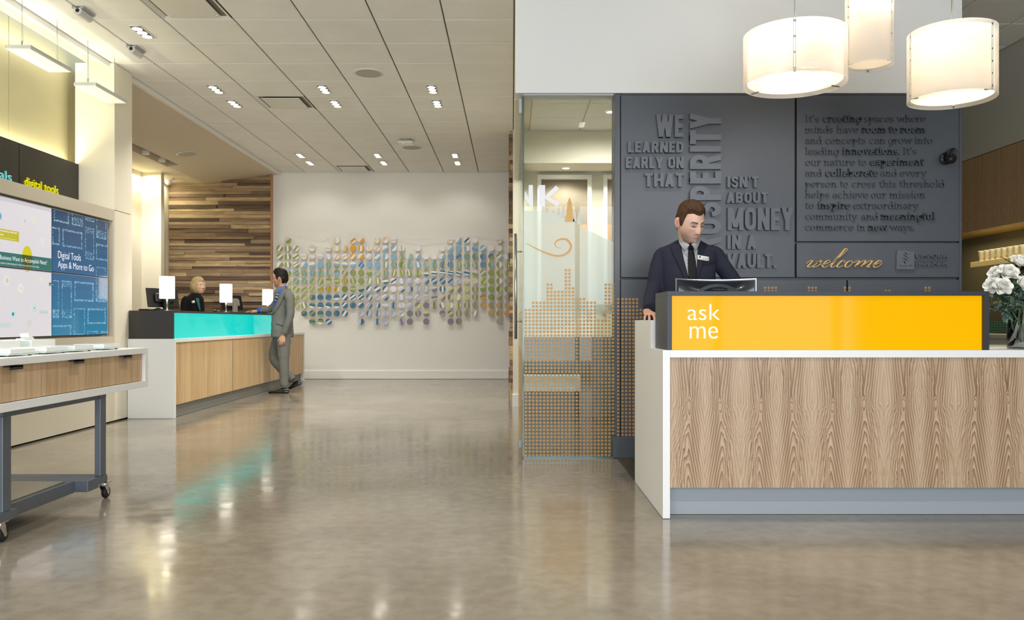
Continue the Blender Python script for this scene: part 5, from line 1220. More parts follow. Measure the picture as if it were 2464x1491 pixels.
# ---------------------------------------------------------------- glass partition with its door
GLASS = glass('clear_glass', (0.93, 0.97, 0.955), 0.0)
EDGE = mat('green_glass_edge', '3f6f6c', 0.1, spec=0.8)
w1 = struct(box('window_1', fx(1261), fx(1476.5), FY+0.004, FY+0.014, 0.012, 2.70, GLASS))
MB().box(fx(1258), fx(1261), FY, FY+0.018, 0.012, 2.70).build('glass_edge', EDGE, w1)
MB().box(fx(1261), fx(1476), FY+0.003, FY+0.015, 2.70, 2.712).build('head_track', STEEL, w1)
MB().box(fx(1261), fx(1476), FY+0.003, FY+0.015, 0.0, 0.012).build('glass_edge', EDGE, w1)
dg_ = MB()
def q8(x): return 1210+x*0.3352
def r8(y): return 640+y*0.3352
tops = [313]*2+[261]*4+[131]*2+[183]*3+[27]*2+[157]+[235]*3+[261]*3+[390]*2+[131]*3
dots(dg_, [(q8(166+26.05*k), r8(tp), r8(1357) if k < 24 else r8(1200), 8.73) for k, tp in enumerate(tops)], FY+0.0035)
o = dg_.build('dot_skyline', DOTM, w1); o['kind'] = 'stuff'
FROST = glass('frosted_film', (0.9, 0.9, 0.86), 0.02, 0.3, veil=0.72)
hill = [(1261.5,506),(1304,507),(1341,515.5),(1379,532),(1412.8,551),(1450,570),(1476,581),(1476,754),(1424,757),(1391,766),(1357,787),(1310,801),(1261.5,807)]
MB().flat([(fx(a), fz(b_)) for a, b_ in hill[::-1]], (0, FY+0.0155, 0), FU, FV).build('frosted_film', FROST, w1)
def q9(x, y): return fx(1210+x*0.3756), fz(200+y*0.3756)
sw = cr_spline([(150,1025),(200,1052),(255,1078),(330,1103),(385,1101),(425,1075),(437,1040),(415,1005),(380,997),(345,1010),(333,1033),(350,1053),(376,1055)], 6)
wd_ = [max(0.6, 3.2*math.sin(math.pi*min(1, 0.08+i/len(sw)*0.95)))*FY/F*1.5 for i in range(len(sw))]
mb = MB(); ribbon(mb, [q9(*p) for p in sw], wd_, lambda u_, v_, dd: (u_, FY+0.003-dd, v_), 0.0005); mb.build('gold_scroll', mat('gold_scroll', 'b98a4a', 0.4, metal=0.2), w1, fix=True)
def fir(cx, ytop, ybot, w, m, nm):
    pts = [(0,0),(-0.28,0.3),(-0.18,0.3),(-0.36,0.62),(-0.24,0.6),(-0.5,1.0),(0.5,1.0),(0.24,0.6),(0.36,0.62),(0.18,0.3),(0.28,0.3)]
    MB().prism([q9(cx+a*w, ytop+b_*(ybot-ytop)) for a, b_ in pts], (0, FY+0.0032, 0), FU, FV, FN, 0.0004).build(nm, m, w1, fix=True)
SIL = mat('silver_vinyl', 'c9c9c0', 0.4)
fir(428, 730, 885, 66, mat('gold_vinyl', 'd0a452', 0.4), 'gold_tree_decal')
for cx, y0, y1, w in ((283,795,822,24), (325,805,830,20), (358,790,838,30), (387,780,858,30), (462,812,885,26), (489,812,905,36)): fir(cx, y0, y1, w, SIL, 'silver_tree_decal')
WV = mat('white_pane_letters', 'eceef0', 0.4)  # flat white letter shapes on the pane
for poly in (((232,652),(271,652),(271,790),(232,790)), ((271,722),(340,655),(362,675),(300,730),(365,768),(348,790),(271,738)), ((165,652),(193,652),(193,790),(178,790),(142,740),(142,690),(165,735))):
    MB().prism([q9(*p) for p in poly][::-1], (0, FY+0.0032, 0), FU, FV, FN, 0.0004).build('white_letter', WV, w1, fix=True)
# glass door running back along the corridor
d1 = struct(box('door_1', 0.077, 0.087, FY+0.02, 9.825, 0.012, 2.70, GLASS))
dd_ = MB()
for k in range(70):
    for j in range(0, 40):
        zz = 0.03+0.0272*j
        if k*0.05 > 3.5 or (j > 26 and (k//3) % 3): continue
        dd_.prism(circle_pts(FY+0.08+0.053*k, zz, 0.0098, 8), (0.077, 0, 0), (0,1,0), (0,0,1), (-1,0,0), 0.0004)
o = dd_.build('dot_skyline', DOTM, d1); o['kind'] = 'stuff'
MB().box(0.076, 0.088, FY+0.02, 9.825, 2.70, 2.713).build('head_track', STEEL, d1)
hx = PX(1241, 6.25)
MB().tube([(hx, 6.25, PZ(815, 6.25)), (hx, 6.25, PZ(562, 6.25))], 0.0115, 14).tube([(hx, 6.25, PZ(605, 6.25)), (0.077, 6.25, PZ(605, 6.25))], 0.006, 10).tube([(hx, 6.25, PZ(772, 6.25)), (0.077, 6.25, PZ(772, 6.25))], 0.006, 10).build('handle', STEEL, d1, smooth=True)
MB().box(0.045, 0.078, 6.2, 6.27, 0.06, 0.11).build('floor_stop', mat('satin_metal', '9a9a96', 0.5, metal=0.5), d1, bevel=0.004)
MB().box(0.05, 0.076, 6.16, 6.24, PZ(275, 6.2), PZ(240, 6.2)).build('hinge', STEEL, d1, bevel=0.003)
# made-up ledge, plinth and cabinet shapes imitating reflections in the glass
struct(MB().box(0.12, 0.70, 8.4, 8.62, 0.30, 0.46).build('reflection_ledge', WHITE))
struct(MB().box(0.12, 1.15, 8.66, 9.2, 0.004, 0.85).build('reflection_cabinet', mat('blue_grey_reflection', '868c92', 0.5)))
struct(MB().box(0.14, 0.68, 8.42, 8.6, 0.004, 0.30).build('reflection_plinth', OLIVE))

# ---------------------------------------------------------------- bullet camera
t = thing('security_camera', 'black bullet security camera on the charcoal wall beside the paragraph', 'camera', (fx(2274), FY, fz(382)))
MB().lathe([(0.0, 0.0), (0.045, 0.0), (0.045, -0.02), (0.03, -0.03), (0.0, -0.03)], (0.0, -0.0005, 0.0), 22, 'y').build('wall_plate', BLACK, t, local=True)
MB().tube([(0, -0.02, 0), (0.0, -0.055, 0.0)], 0.014, 12).build('arm', BLACK, t, local=True)
ax = Vector((-0.42, -0.62, -0.45)).normalized(); c0 = Vector((0.012, -0.075, 0.012))
MB().tube([c0-ax*0.06, c0-ax*0.055, c0+ax*0.065, c0+ax*0.075], [0.03, 0.036, 0.038, 0.036], 24).build('housing', mat('gloss_black', '101012', 0.12, coat=0.6), t, local=True, smooth=False)
MB().tube([c0+ax*0.0752, c0+ax*0.078], [0.032, 0.030], 20).build('lens_ring', BLACK, t, local=True)
MB().tube([c0+ax*0.078, c0+ax*0.081], [0.012, 0.010], 14).build('lens', CHROME, t, local=True)
# ---------------------------------------------------------------- people
from mathutils.bvhtree import BVHTree
def sm(a, b_, x):
    t_ = min(1.0, max(0.0, (x-a)/(b_-a))); return t_*t_*(3-2*t_)
def gs(x, s_): return math.exp(-(x/s_)**2)
def mixc(a, b_, t_): return tuple(a[i]*(1-t_)+b_[i]*t_ for i in range(3))
def attr_mat(name, rough=0.5, spec=0.35):
    m = bpy.data.materials.new(name); m.use_nodes = True; nt = m.node_tree; b = nt.nodes['Principled BSDF']
    a = nt.nodes.new('ShaderNodeAttribute'); a.attribute_name = 'tone'; nt.links.new(a.outputs['Color'], b.inputs['Base Color']); b.inputs['Roughness'].default_value = rough; b.inputs['Specular IOR Level'].default_value = spec
    MATS[name] = m; return m
SKINM = attr_mat('skin'); HAIRM = attr_mat('hair', 0.6, 0.25)
NV, NU = 116, 150
def head_base(th, ph):
    cz, sz = math.cos(ph), math.sin(ph); c8_ = max(cz, 0.0)**0.78
    z = 0.120*sz
    wx = 0.0755*(1-0.20*sm(-0.01, -0.12, z)); df = 0.094*(1-0.06*sm(0.04, 0.11, z)); db = 0.104*(1-0.50*sm(0.0, -0.11, z))
    x = wx*c8_*math.sin(th); ct = math.cos(th)
    y = -df*c8_*ct if ct > 0 else -db*c8_*ct
    if ct > 0:
        y -= 0.026*sm(-0.04, -0.105, z)*gs(x, 0.04)*ct
    return Vector((x, y, z))
def face_disp(p, ct, eyes_down):
    if ct <= 0.1: return 0.0, 0.0
    x, z = p.x, p.z; ax = abs(x); d = 0.0
    nose = 0.0
    if z > -0.056:
        pr = 0.006*sm(0.03, 0.012, z)+0.019*sm(0.012, -0.040, z)
        pr *= 1-sm(-0.043, -0.054, z)
        sg = 0.0085+0.006*sm(0.0, -0.04, z)
        nose = pr*gs(x, sg)
    d += nose+0.0055*gs(ax-0.0135, 0.006)*gs(z+0.043, 0.008)
    d -= 0.0095*gs(ax-0.031, 0.017)*gs(z-0.002, 0.013)
    d += 0.0062*gs(ax-0.0315, 0.0115)*gs(z+0.0005, 0.0075)
    d += 0.0035*gs(ax-0.028, 0.02)*gs(z-0.024, 0.007)
    d += 0.0040*gs(ax-0.045, 0.018)*gs(z+0.028, 0.018)
    lipw = gs(ax, 0.021)
    d += 0.0038*lipw*gs(z+0.0700, 0.0042)+0.0045*lipw*gs(z+0.0800, 0.0046)-0.0030*gs(ax, 0.022)*gs(z+0.0752, 0.0022)-0.003*gs(ax, 0.02)*gs(z+0.092, 0.006)+0.004*gs(ax, 0.018)*gs(z+0.106, 0.010)
    return d, nose
def add_head(vs, fs, cols, M, s_, tone, opt):
    n0 = len(vs); mx = Vector(tone['skin'])
    for i in range(NV+1):
        ph = -math.pi/2+math.pi*i/NV
        for j in range(NU):
            t_ = j/NU; th = 2*math.pi*t_-0.62*math.sin(2*math.pi*t_)
            p = head_base(th, ph); ct = math.cos(th)
            d, nose = face_disp(p, ct, True)
            q_ = Vector((p.x*(1), p.y-d, p.z))
            x, z, ax = p.x, p.z, abs(p.x)
            c = tone['skin']
            if ct > 0.05:
                c = mixc(c, tone['blush'], 0.35*gs(ax-0.042, 0.02)*gs(z+0.03, 0.02)+0.45*gs(x, 0.016)*gs(z+0.040, 0.014))
                if opt.get('stubble'):
                    st = sm(-0.035, -0.07, z)*(1-0.75*gs(ax, 0.010)*gs(z+0.090, 0.004))*(1-gs(ax-0.028, 0.016)*gs(z+0.05, 0.014)) 
                    st = max(0.75*st*(0.45+0.55*sm(0.015, 0.045, ax)), 0.85*sm(0.034, 0.02, ax)*gs(z+0.0615, 0.0050), 0.85*gs(ax, 0.03)*gs(z+0.102, 0.013), 0.7*gs(ax-0.03, 0.007)*gs(z+0.078, 0.02))
                    st = min(1.0, st)*(0.72+0.55*noise.noise(Vector((x*420, z*420, 3.0))))
                    c = mixc(c, tone['beard'], opt['stubble']*st)
                brow = sm(0.009, 0.015, ax)*(1-sm(0.042, 0.05, ax))*gs(z-(0.0165+0.004*sm(0.012, 0.034, ax)-0.005*sm(0.036, 0.05, ax)), 0.0038)
                c = mixc(c, tone['brow'], min(1, 1.25*brow))
                if opt.get('down'):
                    lid = min(1, 1.6*gs(ax-0.0315, 0.0125)*gs(z+0.0050, 0.0038)); c = mixc(c, (0.02, 0.014, 0.012), lid)
                    c = mixc(c, tone['shade'], 0.55*gs(ax-0.0300, 0.017)*gs(z-0.006, 0.008))
                else:
                    ew = sm(1.0, 0.75, math.hypot((ax-0.0315)/0.0135, (z+0.001)/0.0052)); c = mixc(c, (0.75, 0.75, 0.73), ew)
                    ir = sm(1.0, 0.8, math.hypot((ax-0.0315)/0.0058, (z+0.001)/0.0055)); c = mixc(c, tone['iris'], ir)
                    lid = gs(ax-0.0315, 0.0135)*gs(z-0.0050, 0.0018); c = mixc(c, (0.03, 0.02, 0.018), min(1, lid))
                lip = sm(0.023, 0.016, ax)*(gs(z+0.0708, 0.0032)+gs(z+0.0792, 0.0038)); c = mixc(c, tone['lip'], min(1, 0.8*lip))
                c = mixc(c, tone['mouth'], min(1, 0.8*sm(0.026, 0.02, ax)*gs(z+0.0752, 0.0016)))
                c = mixc(c, tone['shade'], 0.75*gs(ax-0.008, 0.005)*gs(z+0.0525, 0.0032))
                c = mixc(c, tone['shade'], 0.35*gs(ax-0.0165, 0.003)*gs(z+0.044, 0.007))
            vs.append(M @ (q_*s_)); cols.append(c)
    for i in range(NV):
        for j in range(NU):
            fs.append((n0+i*NU+j, n0+i*NU+(j+1) % NU, n0+(i+1)*NU+(j+1) % NU, n0+(i+1)*NU+j))
    # ears
    for sx in (-1, 1):
        n1 = len(vs); a_, b2 = 16, 12
        for i in range(b2+1):
            ph = -math.pi/2+math.pi*i/b2
            for j in range(a_):
                th = 2*math.pi*j/a_; v = Vector((math.cos(ph)*math.cos(th), math.cos(ph)*math.sin(th), math.sin(ph)))
                dent = 0.55*gs(math.hypot(v.y+0.15, v.z+0.05), 0.5)
                w = Vector((sx*(0.0785+0.012*v.x*(1-dent if v.x > 0 else 1)+0.010*max(0, v.y)), 0.014+0.020*v.y*(1+0.15*v.z)+0.006*v.z, -0.004+0.033*v.z))
                vs.append(M @ (w*s_)); cols.append(mixc(mixc(tone['skin'], tone['blush'], 0.5), tone['shade'], 0.6*dent if v.x > 0.2 else 0.0))
        for i in range(b2):
            for j in range(a_): fs.append((n1+i*a_+j, n1+i*a_+(j+1) % a_, n1+(i+1)*a_+(j+1) % a_, n1+(i+1)*a_+j))
def hair_obj(M, s_, mask, tone, parent, seed, lump=0.003):
    vs, fs, cols = [], [], []; off = wloc(parent)
    for i in range(NV+1):
        ph = -math.pi/2+math.pi*i/NV
        for j in range(NU):
            t_ = j/NU; th = 2*math.pi*t_-0.62*math.sin(2*math.pi*t_)
            p = head_base(th, ph); ct = math.cos(th)
            tk = mask(p, th, ct)
            d = Vector((p.x, p.y, p.z-0.01)).normalized()
            nz = noise.noise(Vector((p.x*60+seed, p.y*38, p.z*38)))*lump+noise.noise(Vector((p.x*150+seed, p.y*90, p.z*70)))*lump*0.6
            r_ = tk+(nz if tk > 0.004 else 0)
            q_ = p+d*r_
            v = M @ (q_*s_)-off; vs.append(v)
            k = 0.5+0.5*noise.noise(Vector((p.x*170+seed, p.y*120, p.z*30))); cols.append(mixc(tone[0], tone[1], k))
    for i in range(NV):
        for j in range(NU): fs.append((i*NU+j, i*NU+(j+1) % NU, (i+1)*NU+(j+1) % NU, (i+1)*NU+j))
    return col_mesh('hair', vs, fs, cols, HAIRM, parent)
def col_mesh(name, vs, fs, cols, m, parent):
    me = bpy.data.meshes.new(name); me.from_pydata([tuple(v) for v in vs], [], fs); me.materials.append(m)
    ca = me.color_attributes.new('tone', 'FLOAT_COLOR', 'POINT')
    ca.data.foreach_set('color', [x for c in cols for x in (*c, 1.0)])
    me.polygons.foreach_set('use_smooth', [True]*len(me.polygons)); me.update()
    o = bpy.data.objects.new(name, me); C.objects.link(o); o.parent = parent
    return o
def remeshed(mb, voxel, it=6, fac=0.6):
    me = mb.mesh('tmp'); b = bmesh.new(); b.from_mesh(me); bmesh.ops.recalc_face_normals(b, faces=b.faces); b.to_mesh(me); b.free()
    o = bpy.data.objects.new('tmp', me); C.objects.link(o)
    r_ = o.modifiers.new('r', 'REMESH'); r_.mode = 'VOXEL'; r_.voxel_size = voxel; r_.use_smooth_shade = True
    if it: s2 = o.modifiers.new('s', 'SMOOTH'); s2.iterations = it; s2.factor = fac
    dg = bpy.context.evaluated_depsgraph_get(); dg.update(); out = bpy.data.meshes.new_from_object(o.evaluated_get(dg))
    bpy.data.objects.remove(o); bpy.data.meshes.remove(me); return out
def cloth(name, mb, voxel, m, parent, it=6, crease=0.0, seed=0.0):
    me = remeshed(mb, voxel, it); off = wloc(parent)
    if crease:
        nrm = [v.normal.copy() for v in me.vertices]
        for v, n in zip(me.vertices, nrm):
            q_ = Vector((v.co.x*9+seed, v.co.y*9, v.co.z*16)); v.co += n*(noise.noise(q_)*crease+noise.noise(q_*2.3)*crease*0.4)
    world = [v.co.copy() for v in me.vertices]; polys = [tuple(p.vertices) for p in me.polygons]
    tree = BVHTree.FromPolygons(world, polys)
    for v in me.vertices: v.co = v.co-off
    me.materials.clear(); me.materials.append(m); me.polygons.foreach_set('use_smooth', [True]*len(me.polygons))
    o = bpy.data.objects.new(name, me); C.objects.link(o); o.parent = parent
    return o, tree
def rings(mb, lst, seg=24, e=2.3):
    """closed loft through horizontal rings: (centre, half width, half depth, yaw)"""
    rows_ = []
    for c, a, b_, yaw in lst:
        row_ = []
        for j in range(seg):
            an = 2*math.pi*j/seg; ca, sa = math.cos(an), math.sin(an)
            x = a*math.copysign(abs(ca)**(2/e), ca); y = b_*math.copysign(abs(sa)**(2/e), sa)
            row_.append(Vector(c)+Vector((x*math.cos(yaw)-y*math.sin(yaw), x*math.sin(yaw)+y*math.cos(yaw), 0)))
        rows_.append(row_)
    mb.grid(rows_, closed=True); mb.add(rows_[0], [tuple(range(seg-1, -1, -1))]); mb.add(rows_[-1], [tuple(range(seg))])
    return mb
def dense(path, rad, n=4):
    P3 = [Vector(p) for p in path]; out, rr_ = [], []
    for i in range(len(P3)-1):
        p0, p1, p2, p3 = P3[max(i-1, 0)], P3[i], P3[i+1], P3[min(i+2, len(P3)-1)]
        for j in range(n):
            u = j/n; out.append(0.5*((2*p1)+(-p0+p2)*u+(2*p0-5*p1+4*p2-p3)*u*u+(-p0+3*p1-3*p2+p3)*u**3)); rr_.append(rad[i]*(1-u)+rad[i+1]*u)
    out.append(P3[-1]); rr_.append(rad[-1]); return out, rr_
def limb(mb, path, rad, seg=16, n=4):
    a, b_ = dense(path, rad, n); return mb.tube(a, b_, seg)
def hand_mesh(wrist, fwd, up, thumb, curls, s_=1.0, spread=0.10):
    """fwd: wrist to knuckles, up: back of the hand, thumb: +1/-1 along fwd x up"""
    f = Vector(fwd).normalized(); u = Vector(up); u = (u-f*u.dot(f)).normalized(); x = f.cross(u)*thumb; w = Vector(wrist); mb = MB()
    def pt(a, b_, c): return w+(x*a+f*b_+u*c)*s_
    rows_ = []
    for b_, hw, ht, cc in ((-0.05, 0.026, 0.021, 0.0), (0.0, 0.027, 0.019, 0.0), (0.03, 0.037, 0.017, 0.001), (0.07, 0.042, 0.0145, 0.003), (0.092, 0.040, 0.011, 0.003)):
        rows_.append([pt(hw*math.cos(a)+0.0, b_, cc+ht*math.sin(a)) for a in [2*math.pi*k/14 for k in range(14)]])
    mb.grid(rows_, closed=True); mb.add(rows_[0], [tuple(range(13, -1, -1))]); mb.add(rows_[-1], [tuple(range(14))])
    for k, (fx_, L_, r_) in enumerate(((0.030, 0.074, 0.0092), (0.0105, 0.083, 0.0094), (-0.0095, 0.077, 0.0090), (-0.0285, 0.060, 0.0080))):
        p = Vector((fx_, 0.082-0.004*abs(k-1), 0.003)); an = -curls[k]*0.35; dirx = (1.2-k)*spread; path = [Vector((fx_, 0.06, 0.002)), p]; rad = [r_, r_*1.05]
        for q_, (seg_, kk) in enumerate(((0.45, 0.55), (0.30, 0.75), (0.25, 0.5))):
            p = p+Vector((math.sin(dirx)*math.cos(an), math.cos(dirx)*math.cos(an), math.sin(an)))*L_*seg_; an -= curls[k]*kk; path.append(p); rad.append(r_*(1.0, 0.92, 0.78)[q_])
        a, b_ = dense([pt(*p_) for p_ in path], [r_2*s_ for r_2 in rad], 3); mb.tube(a, b_, 10)
    path = [Vector((0.018, 0.012, -0.004)), Vector((0.036, 0.034, -0.010)), Vector((0.050, 0.062, -0.014)), Vector((0.052, 0.088, -0.018))]
    a, b_ = dense([pt(*p_) for p_ in path], [q_*s_ for q_ in (0.013, 0.0125, 0.0105, 0.0080)], 3); mb.tube(a, b_, 10)
    return remeshed(mb, 0.0026*s_, 3, 0.5)
def join_mesh(vs, fs, cols, me, c):
    n = len(vs); vs += [v.co.copy() for v in me.vertices]; fs += [tuple(i+n for i in p.vertices) for p in me.polygons]; cols += [c]*len(me.vertices); bpy.data.meshes.remove(me)
def join_mb(vs, fs, cols, mb, c):
    n = len(vs); vs += [Vector(v) for v in mb.v]; fs += [tuple(i+n for i in f) for f in mb.f]; cols += [c]*len(mb.v)
def on_surface(tree, p, lift, frm=None):
    """nearest point of the garment seen from in front of the chest, lifted off it"""
    p = Vector(p); o_ = Vector((0, 0, H)) if frm is None else frm
    d = (p-o_).normalized(); hit = tree.ray_cast(o_, d)
    if hit[0] is None: return p
    return hit[0]-d*lift
def strip(tree, left, right, D, m, name, parent, lift, nu=8, nv=14, thick=0.003, mats=None, pick=None):
    """patch of cloth between two pixel polylines laid on the garment"""
    def at_(pl, t_):
        k = t_*(len(pl)-1); i = min(int(k), len(pl)-2); f_ = k-i; return (pl[i][0]*(1-f_)+pl[i+1][0]*f_, pl[i][1]*(1-f_)+pl[i+1][1]*f_)
    rows_ = []
    for i in range(nv+1):
        a = at_(left, i/nv); b_ = at_(right, i/nv); rows_.append([on_surface(tree, P(a[0]+(b_[0]-a[0])*j/nu, a[1]+(b_[1]-a[1])*j/nu, D), lift) for j in range(nu+1)])
    mb = MB(); k = nu+1; vs = [p for r_ in rows_ for p in r_]
    fs = [(i*k+j, i*k+j+1, (i+1)*k+j+1, (i+1)*k+j) for i in range(nv) for j in range(nu)]
    mb.add(vs, fs)
    if pick: mb.mi = [pick(q_//nu, q_ % nu) for q_ in range(len(fs))]
    o = mb.build(name, mats or m, parent, smooth=True, fix=False)
    if thick:
        sl = o.modifiers.new('solid', 'SOLIDIFY'); sl.thickness = thick; sl.offset = 0
    return o

def fabric(name, col, rough=0.85, var=0.10, ns=160):
    return mat(name, col, rough, var=var, nscale=ns, bump=0.15, bscale=600, spec=0.25)
NAVY = fabric('navy_suit', '2a2c3a'); NAVYD = fabric('navy_suit_lapel', '262836'); GREYS = fabric('grey_suit', '6f6f6b'); BLKS = fabric('black_jacket', '141214'); TEALS = fabric('teal_blouse', '2d6a66'); BLUES = fabric('blue_shirt', '2d5fc4'); TIEB = fabric('black_tie', '161618', 0.6)
STW = mat('shirt_white_stripe', 'e9e9ec', 0.7); STB = mat('shirt_black_stripe', '2e2e36', 0.7)
SHOE = mat('black_leather', '0d0d0f', 0.22, coat=0.3)

def shoe(mb, heel, toe, h=0.075, w=0.046, lift=0.0):
    """simple derby: heel and toe points on the sole line"""
    a = Vector(heel); b_ = Vector(toe); d = (b_-a); L_ = d.length; d.normalize(); up = Vector((0,0,1)); up = (up-d*up.dot(d)).normalized(); s2 = d.cross(up); rows_ = []
    for t_, ww, hh in ((0.0, 0.55, 0.75), (0.06, 0.75, 0.95), (0.2, 0.80, 1.0), (0.38, 0.82, 0.98), (0.52, 0.95, 0.72), (0.70, 1.0, 0.52), (0.86, 0.85, 0.42), (0.96, 0.55, 0.34), (1.0, 0.22, 0.2)):
        c = a+d*(L_*t_); hh *= h; ww *= w
        rows_.append([c+s2*(ww*math.cos(q_))+up*(hh*max(0, math.sin(q_))**0.8) for q_ in [math.pi*k/10 for k in range(11)]]+[c+s2*(-ww*0.9)+up*(-0.004), c+s2*(ww*0.9)+up*(-0.004)])
    mb.grid(rows_, closed=True); mb.add(rows_[0], [tuple(range(12, -1, -1))]); mb.add(rows_[-1], [tuple(range(13))]); return mb

# ---- man behind the reception desk -------------------------------------------------------------
D0 = 5.42
t = thing('person', 'man in a navy suit and black tie looking down behind the reception desk', 'person', (PX(1656, D0), D0, 0.005))
man = t
def Q(px, py, D): return P(px, py, D)
# jacket
jb = MB()
def ring(px, py, D, hw, hd, yaw=0.0): p = Q(px, py, D); return (p, hw, hd, yaw)
yw = R(4)
rings(jb, [ring(1657, 574, 5.45, 0.062, 0.055, yw), ring(1656, 582, 5.45, 0.095, 0.065, yw), ring(1655, 591, 5.44, 0.150, 0.085, yw), ring(1655, 602, 5.43, 0.195, 0.105, yw), ring(1655, 625, 5.42, 0.188, 0.125, yw), ring(1656, 660, 5.41, 0.178, 0.135, yw), ring(1657, 700, 5.41, 0.18, 0.132, yw), ring(1657, 750, 5.42, 0.182, 0.13, yw), ring(1657, 800, 5.43, 0.195, 0.135, yw), ring(1657, 845, 5.43, 0.205, 0.14, yw)], 28, 2.3)
limb(jb, [Q(1614, 612, 5.44), Q(1594, 616, 5.44), Q(1584, 645, 5.43), Q(1575, 690, 5.42), Q(1567, 722, 5.33), Q(1563, 743, 5.22)], [0.056, 0.058, 0.056, 0.056, 0.052, 0.041], 18)
limb(jb, [Q(1698, 610, 5.44), Q(1718, 611, 5.44), Q(1738, 640, 5.44), Q(1768, 690, 5.42), Q(1748, 722, 5.26), Q(1728, 742, 5.12)], [0.056, 0.057, 0.056, 0.055, 0.048, 0.040], 18)
jacket, jt = cloth('jacket', jb, 0.0075, NAVY, t, 5, 0.0035, 2.0)
# trousers and shoes behind the desk
tb = MB()
for sx, dx in ((-1, -0.10), (1, 0.10)):
    bx = PX(1657, D0)+dx
    limb(tb, [(bx*1.0-dx*0.3, 5.43, 0.96), (bx, 5.43, 0.86), (bx, 5.42, 0.5), (bx+dx*0.1, 5.44, 0.10)], [0.10, 0.095, 0.072, 0.055], 16)
cloth('trousers', tb, 0.012, NAVY, t, 4)
for sx, dx in ((-1, -0.11), (1, 0.11)):
    bx = PX(1657, D0)+dx; shoe(MB(), (bx, 5.49, 0.009), (bx+dx*0.2, 5.22, 0.009)).build('shoe', SHOE, t, smooth=True, fix=True)
# body: head, neck, hands
sk = lin('e0b8a4'); TONE = dict(skin=sk, blush=lin('cf8d7e'), beard=lin('523724'), brow=lin('4a3424'), lip=lin('b8736d'), mouth=lin('6e3a38'), shade=lin('8a5a4a'), iris=lin('4d5f73'))
vs, fs, cols = [], [], []
hc = Q(1661, 535.5, 5.33)
HM = Matrix.Translation(hc) @ (Matrix.Rotation(R(24), 4, 'Z') @ Matrix.Rotation(R(20), 4, 'X') @ Matrix.Rotation(R(-3), 4, 'Y'))
add_head(vs, fs, cols, HM, 1.07, TONE, dict(stubble=0.85, down=True))
join_mb(vs, fs, cols, limb(MB(), [Q(1655, 640, 5.45), Q(1656, 605, 5.44), Q(1656, 580, 5.41), HM @ Vector((0, 0.03, -0.05))], [0.07, 0.064, 0.058, 0.056], 20), sk)
hm = hand_mesh(Q(1560, 752, 5.19), (0.03, -1.0, -0.20), (0.0, 0.15, 1), -1, (0.62, 0.52, 0.52, 0.62), 1.0, 0.20); join_mesh(vs, fs, cols, hm, lin('d6a48d'))
hm = hand_mesh(Q(1726, 745, 5.10), (-0.25, -1.0, -0.2), (0, 0.2, 1), 1, (0.5, 0.5, 0.5, 0.5), 1.0); join_mesh(vs, fs, cols, hm, lin('d6a48d'))
for pts_ in ([Q(1655, 625, 5.45), Q(1600, 612, 5.44), Q(1576, 690, 5.42), Q(1562, 738, 5.27)], [Q(1655, 625, 5.45), Q(1715, 608, 5.44), Q(1766, 690, 5.42), Q(1735, 735, 5.17)]):
    join_mb(vs, fs, cols, limb(MB(), pts_, [0.045, 0.04, 0.036, 0.024], 12), sk)
off = wloc(t); col_mesh('body', [v-off for v in vs], fs, cols, SKINM, t)
def man_hair(p, th, ct):
    a = abs(th if th < math.pi else 2*math.pi-th); x, z = abs(p.x), p.z
    front = 0.062+0.008*gs(x-0.036, 0.016)
    if a < R(62): hl = front
    elif a < R(78): hl = front+(-0.018-front)*sm(R(60), R(78), a)
    elif a < R(96): hl = -0.018
    elif a < R(125): hl = 0.024-0.075*sm(R(108), R(125), a)
    else: hl = -0.062
    e = z-hl
    if e < 0: return max(-0.012, e*0.9)
    return min(1.0, e/0.016)*(0.006+0.013*sm(0.02, 0.10, z))
hair_obj(HM, 1.07, man_hair, (lin('2e1d12'), lin('5f4128')), t, 3.0, 0.0035)
# shirt front, tie, collar, lapels, badge
DC = 5.30
SM = [STW, STB]
strip(jt, [(1637, 581), (1641, 602), (1650, 640), (1660, 676)], [(1681, 581), (1680, 602), (1677, 640), (1674, 676)], DC, None, 'shirt', t, 0.003, nu=44, nv=20, thick=0, mats=SM, pick=lambda i, j: j % 2)
strip(jt, [(1658, 589), (1656.5, 597), (1655, 625), (1655.5, 650), (1660, 690)], [(1668, 589), (1668, 597), (1673.5, 625), (1676, 650), (1676, 690)], DC, TIEB, 'tie', t, 0.011, nu=8, nv=16, thick=0.004)
kn = MB(); kp = on_surface(jt, Q(1663, 593, DC), 0.016)
rings(kn, [(kp+Vector((0, 0, 0.022)), 0.013, 0.008, 0), (kp+Vector((0, -0.004, 0.012)), 0.019, 0.012, 0), (kp+Vector((0, -0.002, -0.014)), 0.012, 0.010, 0)], 16, 2.4); kn.build('tie_knot', TIEB, t, smooth=True, fix=True)
def collar(inner, outer, name):
    rows_ = []; nv = 10; nu = 14
    for i in range(nv+1):
        k = i/nv*(len(inner)-1); q_ = min(int(k), len(inner)-2); f_ = k-q_
        a = Q(*[inner[q_][d]*(1-f_)+inner[q_+1][d]*f_ for d in range(3)]); b_ = Q(*[outer[q_][d]*(1-f_)+outer[q_+1][d]*f_ for d in range(3)])
        rows_.append([a.lerp(b_, j/nu)+Vector((0, -0.006*math.sin(math.pi*j/nu), 0)) for j in range(nu+1)])
    mb = MB().grid(rows_); mb.mi = [(q_ % nu) % 2 for q_ in range(len(mb.f))]
    o = mb.build(name, SM, t, smooth=True); sl = o.modifiers.new('solid', 'SOLIDIFY'); sl.thickness = 0.003; sl.offset = 0
cd = on_surface(jt, Q(1655, 604, DC), 0.0).y
